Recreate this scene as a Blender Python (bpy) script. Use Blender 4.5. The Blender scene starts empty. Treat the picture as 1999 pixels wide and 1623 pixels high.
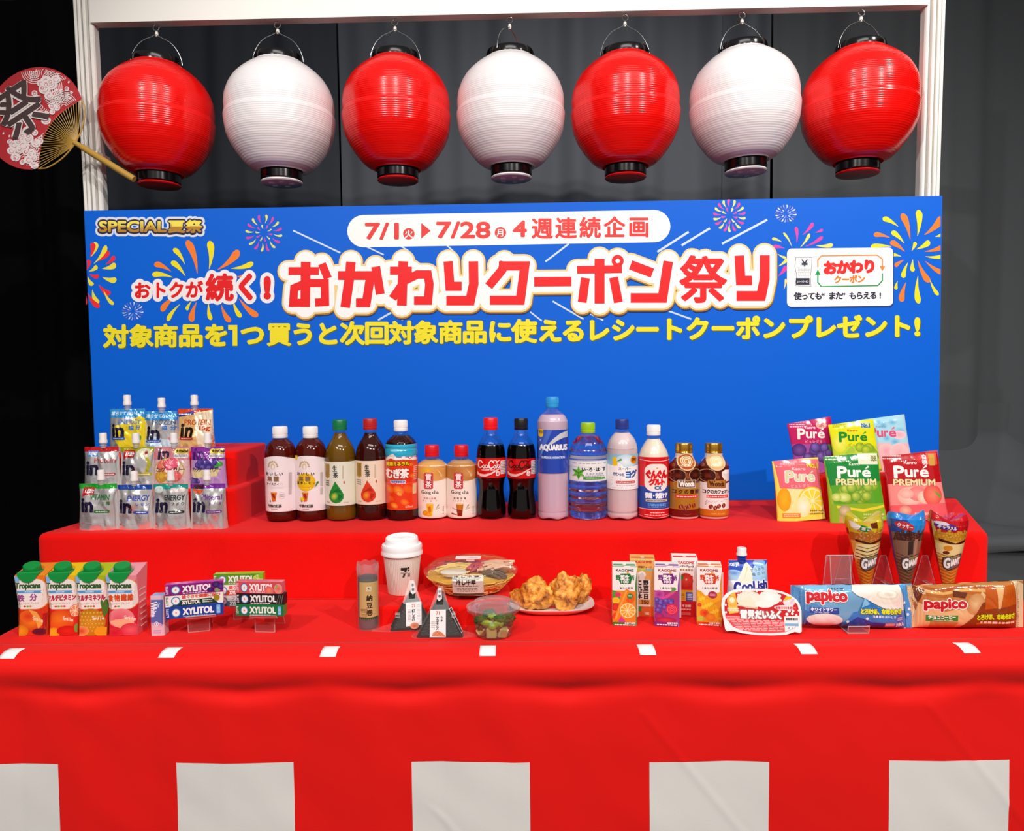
import bpy, math, random
from mathutils import Vector, Matrix, noise
from mathutils.geometry import tessellate_polygon
random.seed(7)
PI = math.pi
SC = bpy.context.scene
COL = SC.collection
# ---------------------------------------------------------------- camera, world, lights, exposure
F = 1480.0                      # focal length in pixels of the 1999 x 1623 frame
CAMZ = 1.20
YAW, PITCH, ROLL = math.radians(0.9), math.radians(-3.2), math.radians(-0.66)
cam_d = bpy.data.cameras.new('camera'); cam = bpy.data.objects.new('camera', cam_d); COL.objects.link(cam)
cam_d.sensor_width = 36; cam_d.lens = 36 * F / 1999; cam_d.clip_start = .05; cam_d.clip_end = 50
RM = Matrix.Rotation(YAW, 3, 'Z') @ Matrix.Rotation(PI / 2 + PITCH, 3, 'X') @ Matrix.Rotation(ROLL, 3, 'Z')
cam.matrix_world = Matrix.Translation((0, 0, CAMZ)) @ RM.to_4x4()
SC.camera = cam
C0 = Vector((0, 0, CAMZ)); FWD = RM @ Vector((0, 0, -1))
W = bpy.data.worlds.new('hall'); SC.world = W; W.use_nodes = True
W.node_tree.nodes['Background'].inputs[0].default_value = (1.0, .97, .95, 1)
W.node_tree.nodes['Background'].inputs[1].default_value = .22
SC.view_settings.view_transform = 'Standard'; SC.view_settings.look = 'None'
SC.view_settings.exposure = 0.0; SC.view_settings.gamma = 1; SC.view_settings.use_curve_mapping = False


def spot(name, loc, target, power, size, blend, radius, col=(1, .95, .9)):
    d = bpy.data.lights.new(name, 'SPOT'); d.energy = power; d.spot_size = math.radians(size); d.spot_blend = blend
    d.shadow_soft_size = radius; d.color = col
    o = bpy.data.objects.new(name, d); COL.objects.link(o); o.location = loc
    o.rotation_euler = (Vector(target) - Vector(loc)).to_track_quat('-Z', 'Y').to_euler()
    return o


spot('spot_light', (-1.15, -.9, 3.0), (.05, 1.75, 1.0), 130, 62, .5, .035)
spot('spot_light', (1.75, -.9, 3.0), (.25, 1.75, 1.0), 185, 66, .5, .035)
spot('spot_light', (.12, -1.0, 2.9), (.15, 1.7, 1.1), 130, 66, .6, .035)
ad = bpy.data.lights.new('hall_light', 'AREA'); ad.shape = 'RECTANGLE'; ad.size = 2.4; ad.size_y = .5; ad.energy = 24; ad.color = (1, .97, .94)
ao = bpy.data.objects.new('hall_light', ad); COL.objects.link(ao); ao.location = (.2, -.6, 3.7); ao.rotation_euler = (math.radians(38), 0, 0)
spot('wash_light', (2.0, .6, 3.2), (1.2, 2.6, 1.2), 90, 75, .9, .1)

# ---------------------------------------------------------------- helpers


def lin(h):
    if not isinstance(h, str): return h
    h = h.lstrip('#'); o = []
    for i in (0, 2, 4):
        v = int(h[i:i + 2], 16) / 255
        o.append(v / 12.92 if v <= .04045 else ((v + .055) / 1.055) ** 2.4)
    return tuple(o)


def ray(px, py): return (RM @ Vector(((px - 999.5) / F, -(py - 811.5) / F, -1)))


def on(px, py, z):
    d = ray(px, py); t = (z - CAMZ) / d.z; return C0 + d * t


def at(px, py, Y):
    d = ray(px, py); return C0 + d * (Y / d.y)


def depth(p): return (Vector(p) - C0).dot(FWD)


class G:
    def __init__(s): s.v = []; s.f = []; s.c = []; s.uv = {}
    def face(s, idx, col=(1, 1, 1)): s.f.append(tuple(idx)); s.c.append(col)
    def add(s, vs): n = len(s.v); s.v.extend([tuple(x) for x in vs]); return n

    def lathe(s, prof, seg=48, col=(1, 1, 1), cb=False, ct=False, cen=(0, 0), fz=None, cols=None):
        n = s.add([(cen[0] + r * math.cos(2 * PI * k / seg), cen[1] + r * math.sin(2 * PI * k / seg), z + (fz(k / seg, r, z) if fz else 0))
                   for r, z in prof for k in range(seg)])
        for i in range(len(prof) - 1):
            for k in range(seg):
                a = n + i * seg + k; b = n + i * seg + (k + 1) % seg
                s.face((a, b, b + seg, a + seg), cols[i] if cols else col)
        if cb: s.face([n + k for k in range(seg)][::-1], col)
        if ct: s.face([n + (len(prof) - 1) * seg + k for k in range(seg)], col)
        return s

    def box(s, x0, x1, y0, y1, z0, z1, col=(1, 1, 1), b=0):
        if b:
            xs = [(x0 + b, y0), (x1 - b, y0), (x1, y0 + b), (x1, y1 - b), (x1 - b, y1), (x0 + b, y1), (x0, y1 - b), (x0, y0 + b)]
            i_ = [(min(max(x, x0 + b), x1 - b), min(max(y, y0 + b), y1 - b)) for x, y in xs]
            n = s.add([(x, y, z0) for x, y in i_] + [(x, y, z0 + b) for x, y in xs] + [(x, y, z1 - b) for x, y in xs] + [(x, y, z1) for x, y in i_])
            for r in range(3):
                for k in range(8):
                    a = n + r * 8 + k; c = n + r * 8 + (k + 1) % 8
                    s.face((a, c, c + 8, a + 8), col)
            s.face([n + k for k in range(8)][::-1], col); s.face([n + 24 + k for k in range(8)], col)
            return s
        n = s.add([(x, y, z) for z in (z0, z1) for x, y in ((x0, y0), (x1, y0), (x1, y1), (x0, y1))])
        for q in ((0, 3, 2, 1), (4, 5, 6, 7), (0, 1, 5, 4), (1, 2, 6, 5), (2, 3, 7, 6), (3, 0, 4, 7)): s.face([n + i for i in q], col)
        return s

    def grid(s, nu, nv, fn, col=(1, 1, 1), colfn=None):
        n = s.add([fn(i / nu, j / nv) for j in range(nv + 1) for i in range(nu + 1)])
        for j in range(nv):
            for i in range(nu):
                a = n + j * (nu + 1) + i
                s.face((a, a + 1, a + nu + 2, a + nu + 1), colfn((i + .5) / nu, (j + .5) / nv) if colfn else col)
        return s

    def tube(s, pts, r, seg=8, col=(1, 1, 1), closed=False):
        pts = [Vector(p) for p in pts]; m = len(pts); rings = []
        up = None
        for i, p in enumerate(pts):
            t = (pts[(i + 1) % m] - pts[i - 1]) if closed else (pts[min(i + 1, m - 1)] - pts[max(i - 1, 0)])
            t.normalize()
            if up is None: up = t.orthogonal().normalized()
            up = (up - t * up.dot(t)); up = up.normalized() if up.length > 1e-6 else t.orthogonal().normalized()
            w = t.cross(up); rr = r[i] if isinstance(r, (list, tuple)) else r
            rings.append(s.add([p + (up * math.cos(2 * PI * k / seg) + w * math.sin(2 * PI * k / seg)) * rr for k in range(seg)]))
        for i in range(m if closed else m - 1):
            A = rings[i]; B = rings[(i + 1) % m]
            for k in range(seg): s.face((A + k, A + (k + 1) % seg, B + (k + 1) % seg, B + k), col)
        if not closed:
            s.face([rings[0] + k for k in range(seg)][::-1], col); s.face([rings[-1] + k for k in range(seg)], col)
        return s

    def prism(s, poly, y0, y1, col=(1, 1, 1)):        # poly in x,z, counter-clockwise seen from -y
        m = len(poly); n = s.add([(x, y0, z) for x, z in poly] + [(x, y1, z) for x, z in poly])
        s.face([n + i for i in range(m)], col); s.face([n + m + i for i in range(m)][::-1], col)
        for i in range(m):
            j = (i + 1) % m; s.face((n + j, n + i, n + m + i, n + m + j), col)
        return s

    def build(s, name, mat, parent=None, loc=None, smooth=True, angle=35):
        me = bpy.data.meshes.new(name); me.from_pydata(s.v, [], s.f); me.update()
        ca = me.color_attributes.new('col', 'FLOAT_COLOR', 'CORNER')
        buf = []
        for p, c in zip(me.polygons, s.c):
            if isinstance(c, list):
                for q in c: buf.extend((q[0], q[1], q[2], 1))
            else: buf.extend((c[0], c[1], c[2], 1) * p.loop_total)
        if len(buf) == len(ca.data) * 4: ca.data.foreach_set('color', buf)
        if smooth:
            me.polygons.foreach_set('use_smooth', [True] * len(me.polygons))
            if angle < 180: me.set_sharp_from_angle(angle=math.radians(angle))
        me.materials.append(mat)
        o = bpy.data.objects.new(name, me); COL.objects.link(o)
        if parent: o.parent = parent
        if loc is not None: o.location = loc
        return o


def empty(name, loc, rz=0):
    o = bpy.data.objects.new(name, None); COL.objects.link(o); o.location = loc; o.rotation_euler = (0, 0, rz)
    o.empty_display_size = .02; return o


def tag(o, label, cat, group=None, kind=None):
    o['label'] = label; o['category'] = cat
    if group: o['group'] = group
    if kind: o['kind'] = kind
    return o


# ---------------------------------------------------------------- materials
_m = {}


def nt(name):
    m = bpy.data.materials.new(name); m.use_nodes = True; t = m.node_tree; t.nodes.clear()
    out = t.nodes.new('ShaderNodeOutputMaterial'); return m, t, out


def bsdf(t, **k):
    b = t.nodes.new('ShaderNodeBsdfPrincipled')
    for a, v in k.items(): b.inputs[a.replace('_', ' ')].default_value = v
    return b


def bump(t, b, scale, strength, dist=.001, detail=3):
    tc = t.nodes.new('ShaderNodeTexCoord'); n = t.nodes.new('ShaderNodeTexNoise'); n.inputs['Scale'].default_value = scale
    n.inputs['Detail'].default_value = detail; t.links.new(tc.outputs['Object'], n.inputs['Vector'])
    bp = t.nodes.new('ShaderNodeBump'); bp.inputs['Strength'].default_value = strength; bp.inputs['Distance'].default_value = dist
    t.links.new(n.outputs['Fac'], bp.inputs['Height']); t.links.new(bp.outputs['Normal'], b.inputs['Normal'])
    return n


def M(col, rough=.4, metal=0, bs=None, spec=.5, coat=0, sss=0):
    key = (col, rough, metal, bs, spec, coat, sss)
    if key in _m: return _m[key]
    m, t, o = nt('surface'); c = lin(col)
    b = bsdf(t, Base_Color=(*c, 1), Roughness=rough, Metallic=metal, Specular_IOR_Level=spec, Coat_Weight=coat)
    if sss: b.inputs['Subsurface Weight'].default_value = sss; b.inputs['Subsurface Radius'].default_value = (.01, .01, .01)
    if bs: bump(t, b, bs[0], bs[1], bs[2] if len(bs) > 2 else .001)
    t.links.new(b.outputs[0], o.inputs[0]); _m[key] = m; return m


def PR(rough=.35, metal=0, coat=0, spec=.5, bs=None):       # flat print: colour comes from the mesh attribute of the artwork
    key = ('print', rough, metal, coat, spec, bs)
    if key in _m: return _m[key]
    m, t, o = nt('printed_surface')
    a = t.nodes.new('ShaderNodeAttribute'); a.attribute_name = 'col'
    b = bsdf(t, Roughness=rough, Metallic=metal, Coat_Weight=coat, Specular_IOR_Level=spec)
    t.links.new(a.outputs['Color'], b.inputs['Base Color'])
    if bs: bump(t, b, bs[0], bs[1], bs[2] if len(bs) > 2 else .001)
    t.links.new(b.outputs[0], o.inputs[0]); _m[key] = m; return m


def CLEAR(tint='#ffffff', gl=.12, rough=.04, dens=0.0):       # thin clear plastic: mostly straight-through, glossy at grazing angles
    key = ('clear', tint, gl, rough, dens)
    if key in _m: return _m[key]
    m, t, o = nt('clear_plastic')
    tr = t.nodes.new('ShaderNodeBsdfTransparent'); tr.inputs[0].default_value = (*lin(tint), 1)
    g = t.nodes.new('ShaderNodeBsdfGlossy'); g.inputs['Roughness'].default_value = rough
    lw = t.nodes.new('ShaderNodeLayerWeight'); lw.inputs[0].default_value = .35
    mp = t.nodes.new('ShaderNodeMapRange'); mp.inputs[3].default_value = gl * .4; mp.inputs[4].default_value = min(.8, gl * 2.6)
    t.links.new(lw.outputs['Fresnel'], mp.inputs[0])
    mx = t.nodes.new('ShaderNodeMixShader'); t.links.new(mp.outputs[0], mx.inputs[0])
    t.links.new(tr.outputs[0], mx.inputs[1]); t.links.new(g.outputs[0], mx.inputs[2])
    last = mx
    if dens:
        d = t.nodes.new('ShaderNodeBsdfDiffuse'); d.inputs[0].default_value = (.85, .85, .85, 1)
        m2 = t.nodes.new('ShaderNodeMixShader'); m2.inputs[0].default_value = dens
        t.links.new(mx.outputs[0], m2.inputs[1]); t.links.new(d.outputs[0], m2.inputs[2]); last = m2
    t.links.new(last.outputs[0], o.inputs[0]); _m[key] = m; return m


def LIQ(col, mode='clear', rough=.0):
    key = ('liq', col, mode)
    if key in _m: return _m[key]
    m, t, o = nt('liquid')
    if mode == 'clear':      # coloured transparent drink
        b = bsdf(t, Base_Color=(*lin(col), 1), Roughness=.02, Transmission_Weight=1.0, IOR=1.33)
    elif mode == 'dark':
        b = bsdf(t, Base_Color=(*lin(col), 1), Roughness=.06, Transmission_Weight=.4, IOR=1.33)
    elif mode == 'cloudy':
        b = bsdf(t, Base_Color=(*lin(col), 1), Roughness=.25, Transmission_Weight=.35, IOR=1.2)
    else:
        b = bsdf(t, Base_Color=(*lin(col), 1), Roughness=.3)
    t.links.new(b.outputs[0], o.inputs[0]); _m[key] = m; return m


def felt(col, sc=900):
    m, t, o = nt('red_felt')
    b = bsdf(t, Roughness=.92, Specular_IOR_Level=.15, Sheen_Weight=.06, Sheen_Roughness=.5)
    tc = t.nodes.new('ShaderNodeTexCoord'); n = t.nodes.new('ShaderNodeTexNoise'); n.inputs['Scale'].default_value = sc; n.inputs['Detail'].default_value = 2
    n2 = t.nodes.new('ShaderNodeTexNoise'); n2.inputs['Scale'].default_value = 9; n2.inputs['Detail'].default_value = 3
    mx = t.nodes.new('ShaderNodeMath'); mx.operation = 'ADD'
    t.links.new(tc.outputs['Object'], n.inputs['Vector']); t.links.new(tc.outputs['Object'], n2.inputs['Vector'])
    t.links.new(n.outputs['Fac'], mx.inputs[0]); t.links.new(n2.outputs['Fac'], mx.inputs[1])
    r = t.nodes.new('ShaderNodeValToRGB'); c = lin(col)
    r.color_ramp.elements[0].position = .7; r.color_ramp.elements[0].color = (c[0] * .86, c[1] * .7, c[2] * .7, 1)
    r.color_ramp.elements[1].position = 1.3; r.color_ramp.elements[1].color = (*c, 1)
    t.links.new(mx.outputs[0], r.inputs[0]); t.links.new(r.outputs[0], b.inputs['Base Color'])
    bp = t.nodes.new('ShaderNodeBump'); bp.inputs['Strength'].default_value = .35; bp.inputs['Distance'].default_value = .001
    t.links.new(n.outputs['Fac'], bp.inputs['Height']); t.links.new(bp.outputs['Normal'], b.inputs['Normal'])
    t.links.new(b.outputs[0], o.inputs[0]); return m


# ---------------------------------------------------------------- flat artwork (print) as thin coloured polygons
_txt = {}


def glyphs(s):
    if s in _txt: return _txt[s]
    c = bpy.data.curves.new('t', 'FONT'); c.body = s; c.resolution_u = 3
    o = bpy.data.objects.new('t', c); me = o.to_mesh()
    vs = [(v.co.x, v.co.y) for v in me.vertices]; tr = []
    for p in me.polygons:
        q = list(p.vertices)
        for k in range(1, len(q) - 1): tr.append((q[0], q[k], q[k + 1]))
    o.to_mesh_clear(); bpy.data.objects.remove(o); bpy.data.curves.remove(c)
    if vs: bb = (min(v[0] for v in vs), min(v[1] for v in vs), max(v[0] for v in vs), max(v[1] for v in vs))
    else: bb = (0, 0, 1, 1)
    _txt[s] = (vs, tr, bb); return _txt[s]


CS = 3.4e-5       # spacing between overlapping strokes of one printed element


class Art:
    """2-D artwork in photograph units (x right, y down); frame() sets the origin and zoom that coordinates are given in."""
    def __init__(s, x0=0, y0=0, k=1.0): s.t = []; s.h = 0; s.pid = 0; s.frame(x0, y0, k); s.clip = None
    def frame(s, x0, y0, k): s.x0 = x0; s.y0 = y0; s.k = k; return s
    def P(s, x, y): return (s.x0 + x / s.k, s.y0 + y / s.k)
    def bump(s, n=1):
        s.h += n
        if n >= .5: s.pid += 1

    def tri(s, pts, cols, h=None):
        h = (s.pid, s.h)
        if s.clip:
            x0, y0, x1, y1 = s.clip
            if any(p[0] < x0 or p[0] > x1 or p[1] < y0 or p[1] > y1 for p in pts):
                poly = [(p[0], p[1], c) for p, c in zip(pts, cols)]
                for ax, lim, sg in ((0, x0, 1), (0, x1, -1), (1, y0, 1), (1, y1, -1)):
                    out = []
                    for i in range(len(poly)):
                        a = poly[i]; b = poly[(i + 1) % len(poly)]
                        da = (a[ax] - lim) * sg; db = (b[ax] - lim) * sg
                        if da >= 0: out.append(a)
                        if da * db < 0:
                            f = da / (da - db)
                            out.append((a[0] + (b[0] - a[0]) * f, a[1] + (b[1] - a[1]) * f, tuple(a[2][i] + (b[2][i] - a[2][i]) * f for i in range(3))))
                    poly = out
                    if len(poly) < 3: return
                for k in range(1, len(poly) - 1):
                    q = (poly[0], poly[k], poly[k + 1]); s.t.append((h, [(a[0], a[1]) for a in q], [a[2] for a in q]))
                return
        s.t.append((h, pts, cols))

    def poly(s, pts, col, raw=False):
        c = lin(col); P = [tuple(p) if raw else s.P(*p) for p in pts]
        for a, b, d in tessellate_polygon([[Vector((x, y, 0)) for x, y in P]]): s.tri([P[a], P[b], P[d]], [c, c, c])
        s.bump(); return s

    def rect(s, x0, y0, x1, y1, col, col2=None):
        c = lin(col); d = lin(col2) if col2 else c
        P = [s.P(x0, y0), s.P(x1, y0), s.P(x1, y1), s.P(x0, y1)]
        s.tri([P[0], P[1], P[2]], [c, c, d]); s.tri([P[0], P[2], P[3]], [c, d, d]); s.bump(); return s

    def rrect(s, x0, y0, x1, y1, r, col, sh=0):     # rounded; sh = rise to the right
        pts = []
        for cx, cy, a0 in ((x1 - r, y0 + r, -90), (x1 - r, y1 - r, 0), (x0 + r, y1 - r, 90), (x0 + r, y0 + r, 180)):
            for i in range(6):
                a = math.radians(a0 + 18 * i); x = cx + r * math.cos(a); pts.append((x, cy + r * math.sin(a) - sh * (x - x0)))
        return s.poly(pts, col)

    def ell(s, cx, cy, rx, ry, col, col2=None, rot=0, n=None, off=(0, 0)):
        n = n or int(min(40, max(10, 10 + max(rx, ry) / s.k * 1.1)))
        c = lin(col); d = lin(col2) if col2 else c; a = math.radians(rot)
        P = []
        for k in range(n):
            t = 2 * PI * k / n; x = rx * math.cos(t); y = ry * math.sin(t)
            P.append(s.P(cx + x * math.cos(a) - y * math.sin(a), cy + x * math.sin(a) + y * math.cos(a)))
        o = s.P(cx + off[0], cy + off[1])
        for k in range(n): s.tri([o, P[k], P[(k + 1) % n]], [c, d, d])
        s.bump(); return s

    def line(s, pts, w, col, rnd=False, joint=True):
        c = lin(col); P = [s.P(*p) for p in pts]; hw = w / s.k / 2
        for i in range(len(P) - 1):
            (ax, ay), (bx, by) = P[i], P[i + 1]; dx, dy = bx - ax, by - ay; L = math.hypot(dx, dy) or 1e-9; nx, ny = -dy / L * hw, dx / L * hw
            q = [(ax + nx, ay + ny), (bx + nx, by + ny), (bx - nx, by - ny), (ax - nx, ay - ny)]
            s.tri([q[0], q[1], q[2]], [c] * 3); s.tri([q[0], q[2], q[3]], [c] * 3); s.bump(.15)
        if rnd or joint:
            rng = range(len(P)) if rnd else range(1, len(P) - 1)
            for i in rng:
                if not rnd:      # mitre the joint
                    d1 = Vector(P[i]) - Vector(P[i - 1]); d2 = Vector(P[i + 1]) - Vector(P[i])
                    if d1.length < 1e-6 or d2.length < 1e-6: continue
                    d1.normalize(); d2.normalize(); cr = d1.x * d2.y - d1.y * d2.x; sg = -1 if cr > 0 else 1
                    n1 = Vector((-d1.y, d1.x)) * hw * sg; n2 = Vector((-d2.y, d2.x)) * hw * sg; b = n1 + n2
                    if b.length < 1e-6: continue
                    f = 2 * hw * hw / b.length_squared; b = b * min(f, 1.3)
                    p = Vector(P[i]); A, B, C_, D = p, p + n1, p + b, p + n2
                    s.tri([tuple(A), tuple(B), tuple(C_)], [c] * 3); s.tri([tuple(A), tuple(C_), tuple(D)], [c] * 3); s.bump(.15)
                else:
                    x, y = P[i]; nq = 28 if hw > 6 else 14; Q = [(x + hw * math.cos(2 * PI * k / nq), y + hw * math.sin(2 * PI * k / nq)) for k in range(nq)]
                    for k in range(nq): s.tri([(x, y), Q[k], Q[(k + 1) % nq]], [c] * 3)
                    s.bump(.15)
        s.bump(.5); return s

    def _put(s, vs, tr, mp, col, b, nb=8):
        P = [mp(x, y) for x, y in vs]; gcol = callable(col); c = None if gcol else lin(col)
        nb = max(nb, min(30, int(b * 3.2)))
        offs = [(0, 0)] if not b else [(b * math.cos(2 * PI * k / nb), b * math.sin(2 * PI * k / nb)) for k in range(nb)]
        if b > 8: offs += [(b * .75 * math.cos(2 * PI * k / 10), b * .75 * math.sin(2 * PI * k / 10)) for k in range(10)]
        if b > 2.2: offs += [(0, 0)] + [(b * .5 * math.cos(2 * PI * k / 6), b * .5 * math.sin(2 * PI * k / 6)) for k in range(6)]
        for ox, oy in offs:
            for t in tr:
                q = [(P[i][0] + ox, P[i][1] + oy) for i in t]
                s.tri(q, [lin(col(*p)) for p in q] if gcol else [c, c, c])
            s.bump(.12)
        s.bump(.5)

    def text(s, txt, x0, y0, x1, y1, col, b=0, rise=0, ital=0, nb=8, out=None, oc='#ffffff', rot=0):
        """fit a string into the box; b = emboldening in photo px, out = outline width in photo px"""
        vs, tr, bb = glyphs(txt)
        if not tr: return s
        b = b if b > 2.8 else min(b, .058 * abs(y1 - y0) / s.k)
        gw = max(bb[2] - bb[0], 1e-6); gh = max(bb[3] - bb[1], 1e-6)
        X0, Y0 = s.P(x0, y0); X1, Y1 = s.P(x1, y1); X0 += b; X1 -= b; Y0 += b; Y1 -= b
        cx, cy = (X0 + X1) / 2, (Y0 + Y1) / 2; ca, sa = math.cos(math.radians(rot)), math.sin(math.radians(rot))

        def mp(x, y):
            u = (x - bb[0]) / gw; v = (y - bb[1]) / gh
            X = X0 + (X1 - X0) * u + ital * (Y1 - Y0) * (v - .5); Y = Y1 - (Y1 - Y0) * v - rise * (X1 - X0) * (u - .5)
            if rot: dx, dy = X - cx, Y - cy; X, Y = cx + dx * ca - dy * sa, cy + dx * sa + dy * ca
            return X, Y
        if out: s._put(vs, tr, mp, oc, b + out, 12)
        s._put(vs, tr, mp, col, b, nb); return s

    def cell(s, ch, cx, cy, w, h, col, b=0, out=None, oc='#ffffff', sh=0, nb=8):       # em-box placement
        vs, tr, bb = glyphs(ch)
        if not tr: return s
        X, Y = s.P(cx, cy); w /= s.k; h /= s.k; b = min(b, h * (.045 if ord(ch[0]) > 0x4dff else .085)) if b <= 2.8 else b; ad = 1.0 if ord(ch[0]) > 255 else bb[2] + bb[0]
        mp = lambda x, y: (X + (x - ad / 2) * w, Y - (y - .38) * h)
        if out: s._put(vs, tr, mp, oc, b + out, 12)
        s._put(vs, tr, mp, col, b, nb); return s

    def row(s, txt, xa, ya, xb, yb, h, col, b=0, out=None, oc='#fff', w=None):         # evenly spaced characters between two points (centres)
        n = len(txt)
        for i, ch in enumerate(txt):
            f = i / (n - 1) if n > 1 else .5
            s.cell(ch, xa + (xb - xa) * f, ya + (yb - ya) * f, w or h, h, col, b, out, oc)
        return s

    def lines(s, x0, y0, x1, y1, n, col, w=.5):       # greeked small print, too small to read in the photograph
        for i in range(n):
            y = y0 + (y1 - y0) * (i + .5) / n; x = x0; e = (x1 - x0)
            while x < x1 - e * .03:
                d = e * random.uniform(.05, .16); s.rect(x, y - (y1 - y0) / n * w / 2, min(x + d, x1), y + (y1 - y0) / n * w / 2, col); s.bump(-1); x += d + e * .03
        s.bump(); return s

    def drop(s, x0, y0, x1, y1, w, col, bend=0):        # teardrop from a point (x0,y0) to a round end (x1,y1)
        dx, dy = x1 - x0, y1 - y0; L = math.hypot(dx, dy) or 1; ux, uy = dx / L, dy / L; nx, ny = -uy, ux; pts = []; R = []
        ND = 14
        for i in range(ND + 1):
            f = 1 - (1 - i / ND) ** 1.7; hw = w / 2 * (.06 + .94 * f / .8) if f < .8 else w / 2 * math.sqrt(max(0, 1 - ((f - .8) / .2) ** 2))
            o = bend * math.sin(PI * f) * L; x = x0 + dx * f + nx * o; y = y0 + dy * f + ny * o
            pts.append((x + nx * hw, y + ny * hw)); R.append((x - nx * hw, y - ny * hw))
        c = lin(col); A = [s.P(*p) for p in pts]; B = [s.P(*p) for p in R]
        for i in range(ND):
            s.tri([A[i], A[i + 1], B[i + 1]], [c] * 3); s.tri([A[i], B[i + 1], B[i]], [c] * 3)
        s.bump(); return s

    def burst(s, cx, cy, rings, cols, ry=1.0, bend=.06, ph=0, skip=None):
        q = 0
        for r0, r1, n, w in rings:
            for k in range(n):
                a = 2 * PI * (k + ph + .13 * q) / n
                if skip and skip(a): q += 1; continue
                s.drop(cx + r0 * math.cos(a), cy + r0 * math.sin(a) * ry, cx + r1 * math.cos(a), cy + r1 * math.sin(a) * ry, w, cols[(k + q) % len(cols)], bend if math.cos(a) > 0 else -bend)
            q += 1
        return s

    def citrus(s, cx, cy, r, ry=1, rim='#f59a1c', pith='#fff2c0', flesh='#ffab24', n=9, rot=0):
        s.ell(cx, cy, r, r * ry, rim); s.ell(cx, cy, r * .9, r * .9 * ry, pith)
        for k in range(n):
            a0 = 2 * PI * (k + .1) / n + rot; a1 = 2 * PI * (k + .9) / n + rot; am = (a0 + a1) / 2
            s.poly([(cx + r * .1 * math.cos(am), cy + r * .1 * ry * math.sin(am)), (cx + r * .78 * math.cos(a0), cy + r * .78 * ry * math.sin(a0)),
                    (cx + r * .84 * math.cos(am), cy + r * .84 * ry * math.sin(am)), (cx + r * .78 * math.cos(a1), cy + r * .78 * ry * math.sin(a1))], flesh)
        return s

    def grapes(s, cx, cy, w, h, n, r, c0, c1, seed=1):
        rnd = random.Random(seed)
        for i in range(n):
            x = cx + rnd.uniform(-1, 1) * w; y = cy + rnd.uniform(-1, 1) * h; s.ell(x, y, r, r, c0, c1, off=(-r * .3, -r * .35))
        return s

    def curve(s, pts, w, col, n=5):
        P = [pts[0]] + list(pts) + [pts[-1]]; out = []
        for i in range(1, len(P) - 2):
            for q in range(n):
                t = q / n; out.append(tuple(.5 * (2 * P[i][j] + (P[i + 1][j] - P[i - 1][j]) * t + (2 * P[i - 1][j] - 5 * P[i][j] + 4 * P[i + 1][j] - P[i + 2][j]) * t * t + (3 * P[i][j] - P[i - 1][j] - 3 * P[i + 1][j] + P[i + 2][j]) * t ** 3) for j in (0, 1)))
        out.append(pts[-1]); return s.line(out, w, col, rnd=True)

    def emit(s, g, fn, mx=6.0, step=3e-5):
        """add the artwork to mesh g through fn(px, py, height); print layers are stacked only where they overlap"""
        bb = {}
        for (pid, h), p, c in s.t:
            x0 = min(q[0] for q in p); x1 = max(q[0] for q in p); y0 = min(q[1] for q in p); y1 = max(q[1] for q in p); b = bb.get(pid)
            bb[pid] = (min(b[0], x0), min(b[1], y0), max(b[2], x1), max(b[3], y1), min(b[4], h)) if b else (x0, y0, x1, y1, h)
        ext = {}
        for (pid, h), p, c in s.t: ext[pid] = max(ext.get(pid, 0), (h - bb[pid][4]) * CS)
        lv = {}; done = []
        for pid in sorted(bb):
            b = bb[pid]; l = 0
            for ob, ol in done:
                if ol > l and b[0] < ob[2] and ob[0] < b[2] and b[1] < ob[3] and ob[1] < b[3]: l = ol
            lv[pid] = l + step; done.append((b, l + step + ext[pid]))
        st = [(lv[pid] + (h - bb[pid][4]) * CS, p, c) for (pid, h), p, c in s.t]
        m2 = mx * mx
        while st:
            h, p, c = st.pop()
            (ax, ay), (bx, by), (cx, cy) = p
            L = ((bx - ax) ** 2 + (by - ay) ** 2, (cx - bx) ** 2 + (cy - by) ** 2, (ax - cx) ** 2 + (ay - cy) ** 2)
            i = L.index(max(L))
            if L[i] > m2:
                j = (i + 1) % 3; k = (i + 2) % 3
                m = ((p[i][0] + p[j][0]) / 2, (p[i][1] + p[j][1]) / 2); cm = c[i] if c[i] is c[j] else tuple((c[i][q] + c[j][q]) / 2 for q in range(3))
                st.append((h, (p[i], m, p[k]), (c[i], cm, c[k]))); st.append((h, (m, p[j], p[k]), (cm, c[j], c[k]))); continue
            ar = (bx - ax) * (cy - ay) - (cx - ax) * (by - ay)
            if abs(ar) < 1e-7: continue
            if ar > 0: p = p[::-1]; c = c[::-1]
            n = g.add([fn(x, y, h) for x, y in p]); g.face((n, n + 1, n + 2), list(c))
        return g


PAPER = PR(.55); FILM = PR(.22, coat=.3); GLOSS = PR(.12, coat=.6)
# ---------------------------------------------------------------- setting
TZ = CAMZ - .458; SZ = CAMZ - .328
YP = 1.935                                   # plane of the printed board
SF = 1.546                                   # front of the raised shelf
ZP = TZ
fl = G().box(-4, 4, -2.5, 4.2, -.05, 0).build('floor', M('#1d1c1c', .6, bs=(30, .2)), smooth=False); fl['kind'] = 'structure'
wb = G().box(-4, 4, 3.4, 3.45, 0, 4).build('wall_back', M('#08080a', .9), smooth=False); wb['kind'] = 'structure'
wl = G().box(-4.05, -4, -2.5, 3.4, 0, 4).build('wall_left', M('#08080a', .9), smooth=False); wl['kind'] = 'structure'
wr_ = G().box(4, 4.05, -2.5, 3.4, 0, 4).build('wall_right', M('#08080a', .9), smooth=False); wr_['kind'] = 'structure'
BLK = lambda c: M(c, .9, bs=(260, .5, .0012), spec=.12)


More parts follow.
